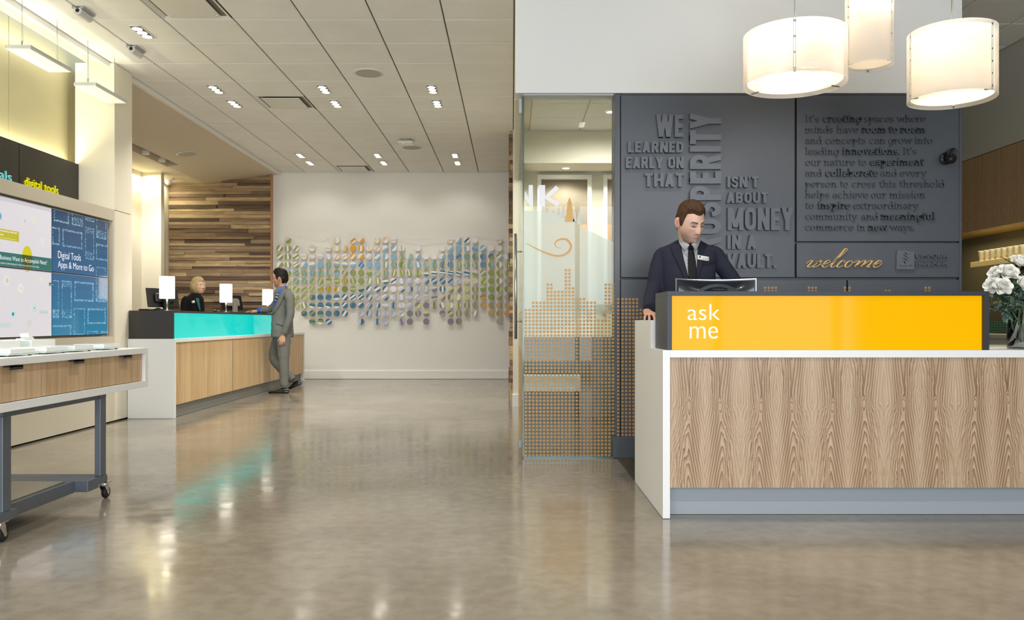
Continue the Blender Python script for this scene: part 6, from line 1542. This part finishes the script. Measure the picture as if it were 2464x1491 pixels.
collar([(1635, 569, 5.43), (1640, 577, 5.37), (1649, 584.5, cd-0.03), (1659, 589, cd-0.05)], [(1632, 575, 5.43), (1634, 584, 5.36), (1640, 594, cd-0.02), (1648.5, 604, cd-0.03)], 'collar')
collar([(1683, 569, 5.43), (1679, 576, 5.37), (1672.5, 583, cd-0.03), (1664, 588, cd-0.05)], [(1686, 574, 5.43), (1684, 583, 5.36), (1680, 593, cd-0.02), (1673.5, 603, cd-0.028)], 'collar')
strip(jt, [(1633, 577), (1622, 586), (1613, 593), (1617, 605), (1634, 640), (1657, 690)], [(1636, 578), (1637, 590), (1640, 603), (1643, 615), (1651, 645), (1661, 690)], DC, NAVYD, 'lapel', t, 0.010, nu=8, nv=20)
strip(jt, [(1681, 578), (1680, 590), (1679, 603), (1678, 620), (1676, 650), (1672, 690)], [(1684, 577), (1693, 584), (1699, 590), (1694, 600), (1690, 640), (1674, 690)], DC, NAVYD, 'lapel', t, 0.010, nu=8, nv=20)
strip(jt, [(1692, 635.5), (1692.5, 638)], [(1723, 627), (1724, 629.5)], DC, NAVYD, 'breast_pocket', t, 0.006, nu=6, nv=2)
strip(jt, [(1679, 613), (1679, 623.5)], [(1706, 618), (1706, 628)], DC, WHITEP, 'name_badge', t, 0.014, nu=5, nv=2, thick=0.003)
strip(jt, [(1682, 615.5), (1682, 619.5)], [(1686, 616.2), (1686, 620.2)], DC, mat('badge_mark', '4d5560', 0.5), 'badge_print', t, 0.017, nu=1, nv=1, thick=0.0005)
for k in range(2): strip(jt, [(1690, 619+2.4*k), (1690, 620+2.4*k)], [(1703, 621+2.4*k), (1703, 622+2.4*k)], DC, mat('badge_line', '9a9a9e', 0.5), 'badge_print', t, 0.017, nu=1, nv=1, thick=0.0005)
mouse(PX(1563, 5.10), 5.115, 1.0255, 'black mouse under the hand of the man in navy', R(8))

# ---- customer in the grey suit -----------------------------------------------------------------
DM = 11.72
def q3(x, y, D): return P(590+x*0.2212, 630+y*0.2212, D)
t = thing('person', 'man in a grey suit and blue shirt standing at the teller desk', 'person', (PX(680, DM), DM, 0.0))
jb = MB(); yb_ = R(90)
def rg(x, y, hw, hd, D=DM): return (q3(x, y, D), hd, hw, 0.0)     # hd along view x, hw along depth
rings(jb, [rg(400, 268, 0.06, 0.06), rg(405, 290, 0.11, 0.085), rg(415, 325, 0.185, 0.115), rg(425, 380, 0.205, 0.13), rg(420, 450, 0.20, 0.14), rg(408, 540, 0.185, 0.14), rg(402, 600, 0.18, 0.14), rg(404, 700, 0.19, 0.145), rg(405, 790, 0.195, 0.15), rg(405, 818, 0.195, 0.15)], 26, 2.3)
limb(jb, [q3(440, 345, DM-0.13), q3(480, 375, DM-0.19), q3(492, 460, DM-0.21), q3(488, 590, DM-0.22), q3(455, 690, DM-0.22), q3(422, 785, DM-0.21)], [0.07, 0.07, 0.062, 0.056, 0.050, 0.044], 16)
limb(jb, [q3(400, 350, DM+0.14), q3(380, 380, DM+0.18), q3(335, 450, DM+0.20), q3(280, 505, DM+0.20), q3(225, 522, DM+0.18), q3(170, 528, DM+0.15)], [0.07, 0.066, 0.06, 0.056, 0.050, 0.042], 16)
jacket2, j2 = cloth('jacket', jb, 0.011, GREYS, t, 5, 0.004, 7.0)
tb = MB()
limb(tb, [q3(415, 790, DM-0.09), q3(418, 870, DM-0.10), q3(420, 1090, DM-0.11), q3(425, 1250, DM-0.11), q3(426, 1352, DM-0.11)], [0.105, 0.10, 0.074, 0.062, 0.060], 16)
limb(tb, [q3(395, 790, DM+0.09), q3(350, 900, DM+0.10), q3(315, 1050, DM+0.10), q3(395, 1160, DM+0.09), q3(520, 1285, DM+0.06)], [0.105, 0.095, 0.072, 0.062, 0.058], 16)
cloth('trousers', tb, 0.011, GREYS, t, 4, 0.004, 4.0)
a = q3(478, 1424, DM-0.12); b_ = q3(252, 1424, DM-0.12); shoe(MB(), (a.x, DM-0.12, 0.005), (b_.x, DM-0.12, 0.005)).build('shoe', SHOE, t, smooth=True, fix=True)
a = q3(618, 1325, DM+0.05); b_ = q3(478, 1410, DM+0.06); shoe(MB(), (a.x, DM+0.05, a.z), (b_.x-0.06, DM+0.06, 0.012)).build('shoe', SHOE, t, smooth=True, fix=True)
sk2 = lin('c79a80'); TONE2 = dict(skin=sk2, blush=lin('b9806a'), beard=lin('4a3a32'), brow=lin('1c1512'), lip=lin('a86f62'), mouth=lin('5e3430'), shade=lin('7d5444'), iris=lin('2e2320'))
vs, fs, cols = [], [], []
HM = Matrix.Translation(q3(383, 186, DM)) @ Matrix.Rotation(R(-97), 4, 'Z') @ Matrix.Rotation(R(3), 4, 'X')
add_head(vs, fs, cols, HM, 1.04, TONE2, dict(stubble=0.25))
join_mb(vs, fs, cols, limb(MB(), [q3(410, 360, DM), q3(408, 300, DM), q3(402, 262, DM), HM @ Vector((0, 0.03, -0.04))], [0.07, 0.062, 0.057, 0.055], 18), sk2)
join_mesh(vs, fs, cols, hand_mesh(q3(412, 800, DM-0.215), (-0.12, -0.02, -1), (0.2, -1, 0), 1, (0.5, 0.55, 0.6, 0.6), 1.0, 0.05), sk2)
hw = q3(140, 533, DM+0.13); hw.z = max(hw.z, UZ1+0.032)
join_mesh(vs, fs, cols, hand_mesh(hw, (-1, -0.12, -0.06), (0, 0, 1), -1, (0.22, 0.18, 0.18, 0.22), 1.0, 0.12), sk2)
for pts_ in ([q3(410, 340, DM), q3(475, 390, DM-0.18), q3(488, 590, DM-0.22), q3(414, 798, DM-0.214)], [q3(410, 340, DM), q3(380, 400, DM+0.17), q3(280, 505, DM+0.20), hw+Vector((0.03, 0.01, 0))]):
    join_mb(vs, fs, cols, limb(MB(), pts_, [0.045, 0.04, 0.036, 0.024], 12), sk2)
off = wloc(t); col_mesh('body', [v-off for v in vs], fs, cols, SKINM, t)
def man2_hair(p, th, ct):
    a = abs(th if th < math.pi else 2*math.pi-th); x, z = abs(p.x), p.z
    if a < R(62): hl = 0.066
    elif a < R(78): hl = 0.066+(0.0-0.066)*sm(R(62), R(72), a)
    elif a < R(96): hl = -0.02
    elif a < R(125): hl = 0.024-0.085*sm(R(105), R(125), a)
    else: hl = -0.075
    e = z-hl
    if e < 0: return max(-0.012, e*0.9)
    return min(1.0, e/0.016)*(0.007+0.020*sm(0.02, 0.11, z)*(1+0.6*sm(0.2, 0.9, ct)))
hair_obj(HM, 1.04, man2_hair, (lin('0d0b0b'), lin('26211f')), t, 9.0, 0.005)
limb(MB(), [q3(408, 330, DM), q3(407, 300, DM), q3(404, 268, DM)], [0.085, 0.070, 0.064], 18).build('shirt_collar', BLUES, t, smooth=True)
cs = q3(150, 531, DM+0.14); MB().tube([cs+Vector((0.03, 0, 0.01)), cs+Vector((-0.022, 0, 0.0))], [0.040, 0.037], 16).build('shirt_cuff', BLUES, t, smooth=True)
def s3(pl): return [(590+x*0.2212, 630+y*0.2212) for x, y in pl]
strip(j2, s3([(362, 300), (345, 340), (318, 400), (305, 470)]), s3([(412, 290), (388, 330), (350, 410), (318, 480)]), DM-0.2, BLUES, 'shirt', t, 0.004, nu=6, nv=12, thick=0)
mt_ = mat('striped_tie', '3b3f49', 0.6); TIE2 = [mt_, mat('tie_stripe', 'b9ad8a', 0.6)]
strip(j2, s3([(350, 325), (330, 370), (318, 430)]), s3([(368, 330), (360, 380), (328, 440)]), DM-0.2, None, 'tie', t, 0.010, nu=3, nv=10, thick=0.004, mats=TIE2, pick=lambda i, j: 1 if i % 3 == 2 else 0)
strip(j2, s3([(440, 275), (390, 335), (350, 420), (303, 560)]), s3([(458, 290), (432, 350), (395, 440), (314, 568)]), DM-0.2, GREYS, 'lapel', t, 0.010, nu=4, nv=12)
strip(j2, s3([(340, 645), (338, 672)]), s3([(412, 672), (410, 700)]), DM-0.25, GREYS, 'pocket_flap', t, 0.006, nu=4, nv=2)
bp_ = on_surface(j2, q3(300, 566, DM-0.2), 0.003); MB().lathe([(0.0, -0.004), (0.010, -0.003), (0.011, 0.0)], tuple(bp_), 12, 'y').build('button', BLACK, t)

# ---- teller behind the counter -----------------------------------------------------------------
DW = 11.4
def q4(x, y, D): return P(420+x*0.0974, 650+y*0.0974, D)
t = thing('person', 'blonde woman with a bob and a black jacket sitting behind the teller desk', 'person', (PX(463, DW), DW, 0.0))
jb = MB()
def rw(x, y, hw, hd, yaw=R(-25)): return (q4(x, y, DW), hw, hd, yaw)
rings(jb, [rw(520, 560, 0.055, 0.05), rw(500, 610, 0.09, 0.07), rw(470, 680, 0.155, 0.09), rw(450, 760, 0.175, 0.105), rw(445, 900, 0.172, 0.11), rw(450, 1050, 0.165, 0.11), rw(450, 1300, 0.17, 0.115), rw(450, 1500, 0.19, 0.13)], 24, 2.2)
limb(jb, [q4(330, 700, DW-0.03), q4(270, 770, DW-0.05), q4(250, 950, DW-0.07), q4(290, 1180, DW-0.10), q4(480, 1260, DW-0.22)], [0.06, 0.06, 0.052, 0.047, 0.04], 14)
limb(jb, [q4(570, 700, DW+0.03), q4(620, 770, DW+0.05), q4(650, 950, DW+0.05), q4(660, 1150, DW+0.0), q4(700, 1230, DW-0.15)], [0.058, 0.058, 0.05, 0.045, 0.04], 14)
jk3, j3 = cloth('jacket', jb, 0.010, BLKS, t, 5, 0.003, 11.0)
tb = MB()
for dy in (-0.09, 0.09):
    limb(tb, [q4(440, 1400, DW+dy), q4(560, 1520, DW+dy), q4(880, 1560, DW+dy), q4(880, 2100, DW+dy), q4(860, 2950, DW+dy)], [0.10, 0.09, 0.068, 0.055, 0.05], 12, 3)
cloth('trousers', tb, 0.014, BLKS, t, 3)
for dy in (-0.09, 0.09):
    pz = q4(850, 2950, DW+dy); shoe(MB(), (pz.x-0.05, DW+dy, 0.006), (pz.x+0.18, DW+dy, 0.006), 0.08, 0.04).build('shoe', SHOE, t, smooth=True, fix=True)
sk3 = lin('e2b79f'); TONE3 = dict(skin=sk3, blush=lin('d99a86'), beard=sk3, brow=lin('9a7a55'), lip=lin('c06a66'), mouth=lin('7a3f3d'), shade=lin('a06c58'), iris=lin('4b6072'))
vs, fs, cols = [], [], []
HM = Matrix.Translation(q4(592, 395, DW)) @ Matrix.Rotation(R(62), 4, 'Z') @ Matrix.Rotation(R(-6), 4, 'X')
add_head(vs, fs, cols, HM, 0.93, TONE3, {})
join_mb(vs, fs, cols, limb(MB(), [q4(540, 800, DW-0.02), q4(540, 650, DW), q4(555, 560, DW), HM @ Vector((0, 0.025, -0.04))], [0.075, 0.056, 0.048, 0.048], 16), sk3)
join_mesh(vs, fs, cols, hand_mesh(q4(480, 1262, DW-0.24), (0.9, -0.3, 0), (0, 0, 1), 1, (0.4, 0.4, 0.4, 0.4), 0.9), sk3)
join_mb(vs, fs, cols, limb(MB(), [q4(530, 740, DW-0.02), q4(300, 760, DW-0.04), q4(270, 950, DW-0.07), q4(300, 1180, DW-0.11), q4(482, 1261, DW-0.235)], [0.04, 0.036, 0.034, 0.03, 0.024], 12), sk3)
off = wloc(t); col_mesh('body', [v-off for v in vs], fs, cols, SKINM, t)
def bob(p, th, ct):
    a = abs(th if th < math.pi else 2*math.pi-th); z = p.z
    if a < R(48): hl = 0.052
    elif a < R(62): hl = 0.052+(-0.085-0.052)*sm(R(48), R(60), a)
    else: hl = -0.105
    e = z-hl
    if e < 0: return max(-0.012, e*0.9)
    return min(1.0, e/0.02)*(0.018+0.016*sm(R(60), R(100), a)*gs(z+0.02, 0.08)+0.010*sm(0.04, 0.11, z))
hair_obj(HM, 0.93, bob, (lin('a88e60'), lin('dcc89a')), t, 15.0, 0.002)
def s4(pl): return [(420+x*0.0974, 650+y*0.0974) for x, y in pl]
strip(j3, s4([(505, 690), (560, 850), (615, 1010)]), s4([(600, 690), (628, 850), (648, 1010)]), DW-0.1, TEALS, 'blouse', t, 0.006, nu=4, nv=10)
strip(j3, s4([(450, 580), (520, 740), (590, 1000)]), s4([(500, 640), (555, 800), (618, 1010)]), DW-0.1, BLKS, 'lapel', t, 0.012, nu=3, nv=8)
strip(j3, s4([(420, 760), (432, 822)]), s4([(492, 740), (505, 800)]), DW-0.1, WHITEP, 'name_badge', t, 0.012, nu=2, nv=2)
c = thing('office_stool', 'black office stool under the woman behind the teller desk', 'stool', (PX(463, DW), DW, 0.0))
MB().lathe([(0.0, 0.0), (0.24, 0.0), (0.24, 0.02), (0.05, 0.05), (0.0, 0.05)], (0,0,0), 24).build('base', BLACK, c, local=True)
MB().tube([(0,0,0.03), (0,0,0.72)], 0.03, 12).build('post', CHROME, c, local=True)
MB().lathe([(0.0, 0.72), (0.16, 0.72), (0.18, 0.74), (0.16, 0.785), (0.0, 0.79)], (0,0,0), 24).build('seat', BLACK, c, local=True, smooth=True)
# ---------------------------------------------------------------- kitchen niche: cabinets, shelf, cups, counter
for k, (y0, y1) in enumerate(((6.2, 7.1), (7.104, 8.0), (8.004, 9.3))):
    t = thing('upper_cabinet', ['walnut upper cabinet nearest the picture edge in the kitchen niche', 'middle walnut upper cabinet in the kitchen niche', 'walnut upper cabinet beside the end of the charcoal wall'][k], 'cabinet', (4.74, y0, 1.937), group='walnut upper cabinets')
    box('body', 4.765, 5.098, y0, y1, 1.937, 2.695, mat('cabinet_underside', 'a3864f', 0.5), t)
    o = box('door', 4.742, 4.764, y0+0.001, y1-0.001, 1.94, 2.692, WOODK, None); o.parent = t; o.matrix_parent_inverse = Matrix.Translation(-t.location)
area('under_cabinet_strip', (4.80, 7.9, 1.93), (0, R(12), 0), 0.05, 2.4, 9.0, (1, 0.88, 0.55))
t = thing('kitchen_shelf', 'pale wood wall shelf holding the row of cups', 'shelf', (4.85, 8.69, 1.585))
MB().box(4.85, 5.098, 6.6, 8.69, 1.585, 1.64).build('board', mat('pale_maple', 'dcc690', 0.45, var=0.08, nscale=3, stretch=(1, 6, 20)), t, bevel=0.002)
MB().box(5.07, 5.098, 6.8, 8.6, 1.53, 1.585).build('bracket_rail', BLACK, t)
CUP = mat('cream_paper_cup', 'ece4c8', 0.55)
for k in range(11):
    y = 8.56-0.098*k
    t = thing('paper_cup', 'cream paper cup, %s from the far end of the kitchen shelf' % ORD[k+1], 'cup', (4.91, y, 1.6402), group='paper cups on the kitchen shelf')
    MB().lathe([(0.0, 0.0), (0.030, 0.0), (0.0445, 0.105), (0.046, 0.108), (0.0435, 0.109), (0.029, 0.006), (0.0, 0.006)], (0,0,0), 20).build('cup', CUP, t, local=True, smooth=True)
    MB().lathe([(0.0322, 0.012), (0.0352, 0.032)], (0,0,0), 20).build('printed_band', mat('cup_band', 'b9b08e', 0.5), t, local=True, smooth=True)
t = thing('kitchen_counter', 'grey kitchen counter under the green tiles', 'counter', (4.5, 7.5, 0))
box('countertop', 4.5, 5.083, 6.5, 9.3, 0.86, 0.893, mat('pale_stone', 'b9b6ac', 0.35), t)
box('cabinet_body', 4.53, 5.083, 6.5, 9.3, 0.1, 0.858, GREYW, t); box('plinth', 4.58, 5.083, 6.5, 9.3, 0.002, 0.1, DARKJ, t)

# ---------------------------------------------------------------- vase with roses
VX, VD = PX(2466, 4.44), 4.44; VZ = 0.8705
t = thing('glass_vase', 'clear glass cylinder vase with water and stems at the right desk end', 'vase', (VX, VD, VZ))
mg = bpy.data.materials.new('vase_glass'); mg.use_nodes = True; bb = mg.node_tree.nodes['Principled BSDF']; bb.inputs['Transmission Weight'].default_value = 1.0; bb.inputs['Roughness'].default_value = 0.02; bb.inputs['IOR'].default_value = 1.35; bb.inputs['Base Color'].default_value = (0.9, 0.93, 0.95, 1)
MB().lathe([(0.0, 0.0), (0.082, 0.0), (0.085, 0.004), (0.085, 0.22), (0.081, 0.22), (0.081, 0.012), (0.0, 0.012)], (0,0,0), 40).build('vase', mg, t, local=True, smooth=True)
ROSE = mat('white_rose_petal', 'f6f4ec', 0.55, sheen=0.2)
mr_ = MATS['white_rose_petal'].node_tree.nodes['Principled BSDF']; mr_.inputs['Subsurface Weight'].default_value = 0.0
STEMM = mat('green_stem', '4b6a35', 0.5); EUC = mat('eucalyptus_leaf', '5f7768', 0.5, var=0.22, nscale=30, rand=0.25); SEED = mat('eucalyptus_seed', '9a9a62', 0.6)
def petal_mesh(w, h, curl, cup_):
    rows_ = []
    for i in range(7):
        v = i/6; ww = w*(math.sin(math.pi*(0.12+0.70*v))**0.75); row_ = []
        for j in range(7):
            u = -1+2*j/6
            x = ww*u; y = -cup_*(1-u*u)*math.sin(v*2.2)-curl*max(0, v-0.62)**1.4*2.2+(0.1*curl)*abs(u)**2*v; z = h*v*(1-0.10*u*u*v)-0.35*curl*max(0, v-0.8)
            row_.append((x, y, z))
        rows_.append(row_)
    mb = MB().grid(rows_); return mb.mesh('petal', [ROSE], True)
rr = random.Random(17)
def rose(p, axis, s_, lab, foot):
    """p: centre of the bloom, axis: facing direction"""
    axis = Vector(axis).normalized(); q_ = axis.to_track_quat('Z', 'Y').to_matrix()
    t = thing('white_rose', lab, 'flower', tuple(p), group='white roses in the vase')
    base = -axis*0.030*s_
    for ring, (n, rad, w, h, open_, curl, cup_) in enumerate(((3, 0.004, 0.016, 0.046, -0.10, 0.0, 0.012), (4, 0.009, 0.021, 0.050, 0.05, 0.006, 0.014), (5, 0.013, 0.027, 0.052, 0.24, 0.014, 0.014), (6, 0.016, 0.032, 0.052, 0.55, 0.024, 0.014), (6, 0.018, 0.036, 0.050, 0.72, 0.026, 0.014))):
        me = petal_mesh(w*s_, h*s_, curl*s_, cup_*s_)
        for k in range(n):
            an = 2*math.pi*(k/n)+ring*0.9+rr.uniform(-0.15, 0.15)
            M = q_ @ Matrix.Rotation(an, 3, 'Z') @ Matrix.Rotation(open_+rr.uniform(-0.08, 0.08), 3, 'X')
            o = bpy.data.objects.new('petal', me); C.objects.link(o); o.parent = t
            off = q_ @ (Matrix.Rotation(an, 3, 'Z') @ Vector((0, -rad*s_, 0)))
            o.matrix_local = Matrix.Translation(base+off) @ M.to_4x4()
    f = Vector(foot)-Vector(p)
    a0 = base-axis*0.004
    MB().lathe([(0.0, -0.012*s_), (0.010*s_, -0.006*s_), (0.012*s_, 0.006*s_)], tuple(a0), 10, M=q_).build('hip', STEMM, t, local=True, smooth=True)
    MB().tube([a0-axis*0.01, a0-axis*0.05, (a0+f)*0.5+Vector((0, 0, 0.02)), f], 0.0035, 7).build('stem', STEMM, t, local=True, smooth=True)
def rz(x, y): return 2360+x*0.1745, 590+y*0.1745
RO = [((385,350), 4.36, 1.15, (-0.15,-0.75,0.6), 'large open white rose in the middle of the bouquet'), ((190,372), 4.40, 0.95, (-0.75,-0.35,0.45), 'white rose at the upper left, behind the large open one'), ((140,545), 4.34, 0.95, (-0.75,-0.5,0.25), 'leftmost low white rose above the sign box corner'), ((318,555), 4.30, 1.05, (-0.1,-0.9,0.35), 'low front white rose second from the left'), ((610,520), 4.28, 1.0, (0.35,-0.8,0.4), 'white rose at the right picture edge, half cut'), ((560,200), 4.42, 1.15, (0.05,-0.6,0.8), 'topmost white rose of the bouquet')]
for (x, y), D, s_, ax_, lab in RO:
    px, py = rz(x, y); c = P(px, py, D)
    a_ = rr.uniform(0, 6.28); rose(c, ax_, s_*0.74, lab, (VX+0.045*math.cos(a_), VD+0.045*math.sin(a_), VZ+0.03))
leafm = []
for k in range(3):
    rows_ = []
    L_, W_ = (0.06, 0.05, 0.042)[k], (0.0105, 0.0115, 0.009)[k]
    for i in range(6):
        v = i/5; w = W_*math.sin(math.pi*(0.06+0.9*v)); rows_.append([(-w, 0.002, L_*v), (0, -0.004*math.sin(v*3), L_*v), (w, 0.002, L_*v)])
    leafm.append(MB().grid(rows_).mesh('leaf', [EUC], True))
def sprig(start, pts, n, lab, seeds):
    t = thing('eucalyptus_sprig', lab, 'foliage', tuple(start), group='eucalyptus sprigs in the vase')
    path = [Vector((0,0,0))]+[Vector(p)-Vector(start) for p in pts]
    MB().tube(path, [0.003]+[0.0022]*(len(path)-2)+[0.0012], 6).build('stem', STEMM, t, local=True, smooth=True)
    segs = [(a, b_) for a, b_ in zip(path[1:-1], path[2:])] or [(path[0], path[1])]
    for k in range(n):
        a, b_ = segs[k % len(segs)]; v = rr.random(); p = a.lerp(b_, v); d = (b_-a).normalized()
        dirn = (d*0.5+Vector((rr.uniform(-1,1), rr.uniform(-1.1,0.5), rr.uniform(-0.7,0.7)))).normalized()
        o = bpy.data.objects.new('leaf', leafm[k % 3]); C.objects.link(o); o.parent = t
        M = dirn.to_track_quat('Z', 'Y').to_matrix() @ Matrix.Rotation(rr.uniform(-0.7, 0.7), 3, 'Z')
        o.matrix_local = Matrix.Translation(p) @ M.to_4x4()
    if seeds:
        mb = MB()
        for k in range(26):
            p = path[-1]+Vector((rr.gauss(0, 0.014), rr.gauss(0, 0.012), rr.gauss(0, 0.012)))
            mb.lathe([(0.0, -0.003), (0.0028, 0.0), (0.0, 0.003)], tuple(p), 5)
        mb.build('seed_cluster', SEED, t, local=True)['kind'] = 'stuff'
SP = [((230,790), 4.34, 'left'), ((330,910), 4.30, 'lower left'), ((180,690), 4.38, 'upper left'), ((420,820), 4.28, 'front'), ((480,720), 4.30, 'front right'), ((310,960), 4.33, 'lowest hanging'), ((420,190), 4.5, 'highest'), ((560,860), 4.26, 'right front'), ((150,860), 4.42, 'far left low'), ((500,560), 4.46, 'inner'), ((420,620), 4.42, 'centre'), ((570,720), 4.34, 'right edge'), ((250,650), 4.44, 'rear left')]
for k, ((x, y), D, nm) in enumerate(SP):
    px, py = rz(x, y); e_ = P(px, py, D)
    rim = Vector((VX+(e_.x-VX)*0.35, VD+(e_.y-VD)*0.35, VZ+0.225))
    mid = rim.lerp(e_, 0.45)+Vector((0, -0.01, 0.03))
    sprig((VX+rr.uniform(-0.05, 0.05), VD+rr.uniform(-0.05, 0.05), VZ+0.025), [rim, mid, e_], 22, 'grey green eucalyptus sprig reaching to the %s of the bouquet' % nm, k in (0, 3, 4, 6, 7, 8, 9))
